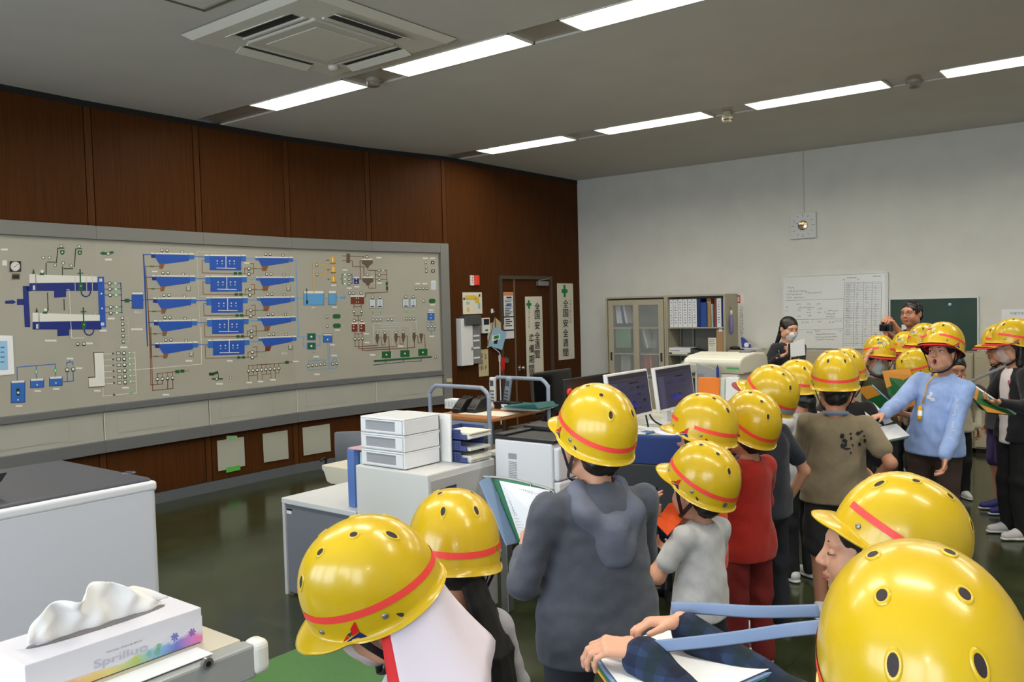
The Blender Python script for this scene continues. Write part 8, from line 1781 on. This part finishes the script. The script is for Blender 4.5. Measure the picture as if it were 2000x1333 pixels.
# orange folder
B = pl((1306, 984, 3.180), (1342, 975, 3.200), (1332, 1016, 3.120), (1304, 1046, 3.060), (1279, 1020, 3.100)); t = held('folder', 'orange folder held by the half-hidden child left of the red shirt', 'folder', B); mb = MB(); plate3(mb, B, .006); mb.build('cover', [M_('folder_red_orange', 242, 92, 38, .45)], t, bevel=.001)
a, b = pl((1281, 988, 3.120), (1284, 1022, 3.120)); t = thing('pencil', 'wooden pencil in the fingers above the orange folder', 'pencil', b); mb = MB(); mb.cyl(b, lerp(a, b, .2), .0038, 8); mb.build('barrel', [M_('pencil_wood', 206, 150, 90, .5)], t); mb = MB(); mb.cyl(lerp(a, b, .2), a, .0038, 8, r2=.0008); mb.build('tip', [M_('pencil_tip', 214, 176, 130, .6)], t)
# clipboard under the plaid sleeves, with its pale blue neck strap
zb = PEOPLE['w']['W'](PEOPLE['w']['arm'][-1][1])[2] - .03
B = [atz(1153, 1272, zb), atz(1300, 1228, zb), atz(1512, 1310, zb), atz(1262, 1420, zb)]; t = held('clipboard', 'clipboard with green, blue and yellow edges under the plaid sleeves at the front', 'clipboard', B, 'green clipboards')
for k, (m, nm) in enumerate(((CBY, 'back_cover'), (CBG, 'middle_cover'), (CBB, 'front_cover'))):
    mb = MB(); o = np.array((0, 0, -.007 * (3 - k))); c = sum(B) / 4; mb.prism([c + (p - c) * (1 - .0 * k) + o for p in B], (0, 0, .0055)); mb.build(nm, [m], t, bevel=.001)
S = [c + (p - c) * .95 + np.array((0, 0, .001)) for p in B]; mb = MB(); mb.prism(S, (0, 0, .001)); mb.build('paper', [PAPER], t)
for q in ([(1212, 1270, 1.385), (1300, 1262, 1.33), (1420, 1249, 1.26), (1540, 1232, 1.19), (1640, 1222, 1.14)], [(1312, 1188, 1.475), (1372, 1189, 1.43), (1440, 1194, 1.38), (1500, 1196, 1.33), (1600, 1194, 1.25)]):
    mb = MB(); mb.tube(bez(pl(*q), 6), .01, 8, flat=(.0100, .0012, (RT * .1 - AW + UPV * .25))); mb.build('neck_strap', [BLUES], t)
mb = MB(); q = atd(1213, 1272, 1.38); mb.tube(bez([q, q + RT * -.008 + UPV * .004, q + RT * -.015, q + RT * -.017 - UPV * .008], 4), .0016); mb.tube([q + RT * .016 + UPV * .013 - AW * .003, q + RT * .012 - UPV * .013 - AW * .003], .0025); mb.build('strap_hook', [STEEL], t)
# open folder under the hand of the pale blue shirt
B = pl((1694, 838, 4.98), (1752, 827, 5.3), (1779, 851, 5.2), (1710, 866, 4.88)); t = held('clipboard', 'open clipboard of white pages under the hand of the pale blue shirt', 'clipboard', B, 'green clipboards')
n = unit(np.cross(B[1] - B[0], B[3] - B[0])); n = n if n[2] > 0 else -n
mb = MB(); mb.prism([p - n * .03 for p in B], n * .006); mb.build('cover', [CBG], t); mb = MB(); mb.prism([lerp(sum(B) / 4, p, .96) - n * .023 for p in B], n * .022); mb.build('paper', [PAPER], t)
mb = MB(); plate3(mb, pl((1681, 785, 5.3), (1706, 787, 5.38), (1744, 824, 5.3), (1703, 838, 5.05)), .003); mb.build('raised_page', [PAPER], t)
# folders of the children at the back
B = pl((1723, 725, 5.87), (1778, 719, 5.75), (1793, 790, 5.67), (1744, 806, 5.81)); t = held('clipboard', 'green and orange clipboard held upright before the child with the red visor', 'clipboard', B, 'green clipboards'); mb = MB(); n = plate3(mb, B, .005); cv = mb.build('cover', [M_('clipboard_dark_green', 20, 96, 44, .45)], t)
def patch(par, pts, m, d): mb = MB(); plate3(mb, [p - d for p in pts], .001); return sub(par, mb, 'orange_corner', [m])
patch(cv, [B[0], B[1], lerp(B[1], B[2], .22), lerp(B[0], B[3], .42)], CBO, n * .002); patch(cv, [B[3], lerp(B[3], B[0], .30), lerp(B[2], B[1], .16), B[2]], CBO, n * .002)
B = pl((1675, 758, 5.95), (1701, 753, 5.85), (1747, 796, 5.75), (1722, 816, 5.85)); t = held('clipboard', 'dark green clipboard with an orange corner below the masked child', 'clipboard', B, 'green clipboards'); mb = MB(); n = plate3(mb, B, .005); cv = mb.build('cover', [MATS['clipboard_dark_green']], t); patch(cv, [B[0], B[1], lerp(B[1], B[2], .42), lerp(B[0], B[3], .40)], CBO, n * .002)
mb = MB(); q = pl((1703, 753, 5.86), (1750, 795, 5.74)); mb.tube([q[0], q[1]], .006); mb.build('edge', [CBB], t)
B = pl((1882, 757, 5.45), (1902, 756, 5.62), (1984, 812, 5.50), (1928, 806, 5.28)); t = held('clipboard', 'green clipboard with orange corners in the hand of the black cardigan', 'clipboard', B, 'green clipboards'); mb = MB(); n = plate3(mb, B, .005); cv = mb.build('cover', [MATS['clipboard_dark_green']], t)
patch(cv, [B[0], lerp(B[0], B[1], .9), lerp(B[1], B[2], .12), lerp(B[0], B[3], .55)], CBO, n * .002); patch(cv, [B[3], lerp(B[3], B[0], .3), lerp(B[3], B[2], .75)], CBO, n * .002)
mb = MB(); mb.tube([B[1] + UPV * .008, B[2] + UPV * .008], .007); mb.build('paper_edge', [PAPER], t)
mb = MB(); q = [atd(1965, 715, 5.62), atd(1935, 728, 5.60), atd(1904, 742, 5.6), atd(1880, 756, 5.6)]; mb.tube(bez(q, 4), .01, 8, flat=(.010, .0012, (RT * .2 - AW))); mb.build('neck_strap', [M_('strap_grey', 150, 148, 152, .75)], t)
# sheet and pen of the woman by the whiteboard
B = pl((1543.5, 671, 7.95), (1571, 661, 8.0), (1573, 694, 8.0), (1544.5, 698, 7.95)); t = held('document_board', 'white sheets on a dark board held by the person in the blazer', 'document', B); mb = MB(); n = plate3(mb, B, .004); mb.build('sheet', [PAPER], t); mb = MB(); plate3(mb, [p + n * .005 for p in (lerp(B[0], B[1], -.12), B[1], B[2], lerp(B[3], B[2], -.12))], .004); mb.build('backing', [BLACK], t)
a, b = pl((1520.5, 684, 8.0), (1524, 700, 8.0)); t = thing('pen', 'dark pen in the hand of the person in the blazer', 'pen', b); mb = MB(); mb.cyl(b, lerp(a, b, .15), .006, 10); mb.build('barrel', [M_('pen_slate', 70, 78, 96, .4)], t); mb = MB(); mb.cyl(lerp(a, b, .15), a, .006, 10, r2=.002); mb.build('tip', [STEEL], t)
# camera of the older person
q = atd(1730.5, 640.5, 7.27); t = thing('camera', 'black compact camera held up by the older person in glasses', 'camera', q - UPV * .03); ax = unit(PEOPLE['u']['Rb'] @ np.array((0, 1, 0))); rx = np.cross(ax, UPV)
mb = MB(); mb.obox(q - rx * .055 - ax * .018 - UPV * .03, rx * .11, ax * .036, UPV * .06); mb.build('body', [BLACK], t, bevel=.006)
mb = MB(); mb.cyl(q + ax * .018, q + ax * .05, .024, 18); mb.cyl(q + ax * .05, q + ax * .052, .018, 18); mb.build('lens', [M_('lens_black', 14, 14, 18, .2)], t); mb = MB(); mb.obox(q + UPV * .0305 + rx * .02 - ax * .012, rx * .018, ax * .018, UPV * .018); mb.build('flash_block', [BLACK], t)
# whistle of the child in pale blue, straps
def child_mesh(key, mb, name, mats):
    p = PEOPLE[key]; mb.v = [tuple(p['L'](np.array(v))) for v in mb.v]; return mb.build(name, mats, p['t'])
P = PEOPLE['p']; ch = P['W'](P['HT'](0, .062, -.128)); wh = None
tr = bvh(part_of('p', 'shirt'))
def front(x, y, d=.012):
    h = tr.ray_cast(Vector(EYE), Vector(unit(ray(x, y)))); return np.array(h[0]) + np.array(h[1]) * d if h[0] else None
mb = MB(); mb.tube([p for p in (ch, front(1814, 752), front(1809, 772), front(1804, 788)) if p is not None], .004); child_mesh('p', mb, 'whistle_cord', [CBY])
w0, w1 = front(1801, 793, .016), front(1799.5, 822, .016); mb = MB(); mb.tube([w0, lerp(w0, w1, .15), lerp(w0, w1, .85), w1], [.008, .014, .014, .007], 12); child_mesh('p', mb, 'whistle', [M_('whistle_yellow', 226, 170, 20, .35)])
mb = MB(); a = lerp(w0, w1, .32); b = lerp(w0, w1, .68); mb.cyl(a, b, .0148, 14); child_mesh('p', mb, 'reflective_band', [mat('reflective_white', rgb(252, 250, 244), .25)])
mb = MB(); mb.lathe([(.006, -.012), (.009, -.006), (.009, .006), (.006, .012)], ch - UPV * .012, 12); child_mesh('p', mb, 'strap_bead', [CBY])
for key, side in (('d', -1), ('f', -1)):
    p = PEOPLE[key]; mb = MB(); mb.lathe([(.006, -.013), (.010, -.006), (.010, .006), (.006, .013)], p['W'](p['HT'](0, .068, -.140)), 12); child_mesh(key, mb, 'strap_bead', [CBY])
def neck_strap(key, m=BLUES, dn=.0):
    p = PEOPLE[key]; U = p['U']; s = p['s']; pts = []
    for k in range(13):
        a = -PI * .80 + PI * 1.6 * k / 12; pts.append(p['W'](U(.068 * math.sin(a), -.016 - .066 * math.cos(a), 1.165 + .012 * math.cos(a))))
    mb = MB(); 
    for i, q in enumerate(pts): pass
    n = 8; v = []
    for i, q in enumerate(pts):
        for dz in (-.011, .011): v.append(q + np.array((0, 0, dz * s)))
    mb.add(v, [(2 * i, 2 * i + 2, 2 * i + 3, 2 * i + 1) for i in range(len(pts) - 1)], 0, True); o = child_mesh(key, mb, 'neck_strap', [m]); so = o.modifiers.new('thick', 'SOLIDIFY'); so.thickness = .003
neck_strap('b'); neck_strap('i'); neck_strap('m', M_('strap_grey', 150, 148, 152, .75)); neck_strap('g')
P = PEOPLE['d']; tr = bvh(part_of('d', 'shirt'))
q = [p for p in (front(x, y, .004) for x, y in ((1422, 1044), (1430, 1066), (1436, 1095), (1439, 1120), (1440, 1150), (1438, 1178))) if p is not None]
mb = MB(); mb.tube(bez(q, 3), .01, 8, flat=(.009, .0012, -AW)); child_mesh('d', mb, 'shoulder_strap', [BLUES])

# marks on single helmets
def helmet_mark(key, polys, mats, name):
    mb = MB()
    for pts, mi in polys: side_poly(mb, pts, .0016, mi)
    o = mb.build(name, mats, None); o.parent = PEOPLE[key]['helmet']
def band(t0, t1, z0, z1, n=10): return [([(t0 + (t1 - t0) * k / n, z0), (t0 + (t1 - t0) * (k + 1) / n, z0), (t0 + (t1 - t0) * (k + 1) / n, z1), (t0 + (t1 - t0) * k / n, z1)], 0) for k in range(n)]
helmet_mark('f', [([(-1.00, .004), (-1.28, .002), (-1.28, .024), (-1.00, .028)], 0), ([(-1.04, .012), (-1.24, .010), (-1.24, .017), (-1.04, .019)], 1)], [M_('label_dark_red', 120, 20, 26, .5), PAPER], 'name_label')
helmet_mark('g', band(2.5, 4.1, -.018, .006), [M_('label_pale_grey', 150, 158, 172, .4)], 'pale_band')
helmet_mark('d', [([(3.55 + .075 * math.cos(2 * PI * k / 8), -.010 + .010 * math.sin(2 * PI * k / 8)) for k in range(8)], 0)], [M_('label_slate', 96, 100, 110, .4)], 'round_badge')
on_cloth('h', 'shirt', [([(1556 + 3 * k, 806 + 5.5 * k), (1578 + 3 * k, 800 + 5.5 * k), (1579 + 3 * k, 802.2 + 5.5 * k), (1557 + 3 * k, 808.2 + 5.5 * k)], 0) for k in range(8)], [M_('stripe_grey', 90, 94, 104, .8)], 'stripe_print')
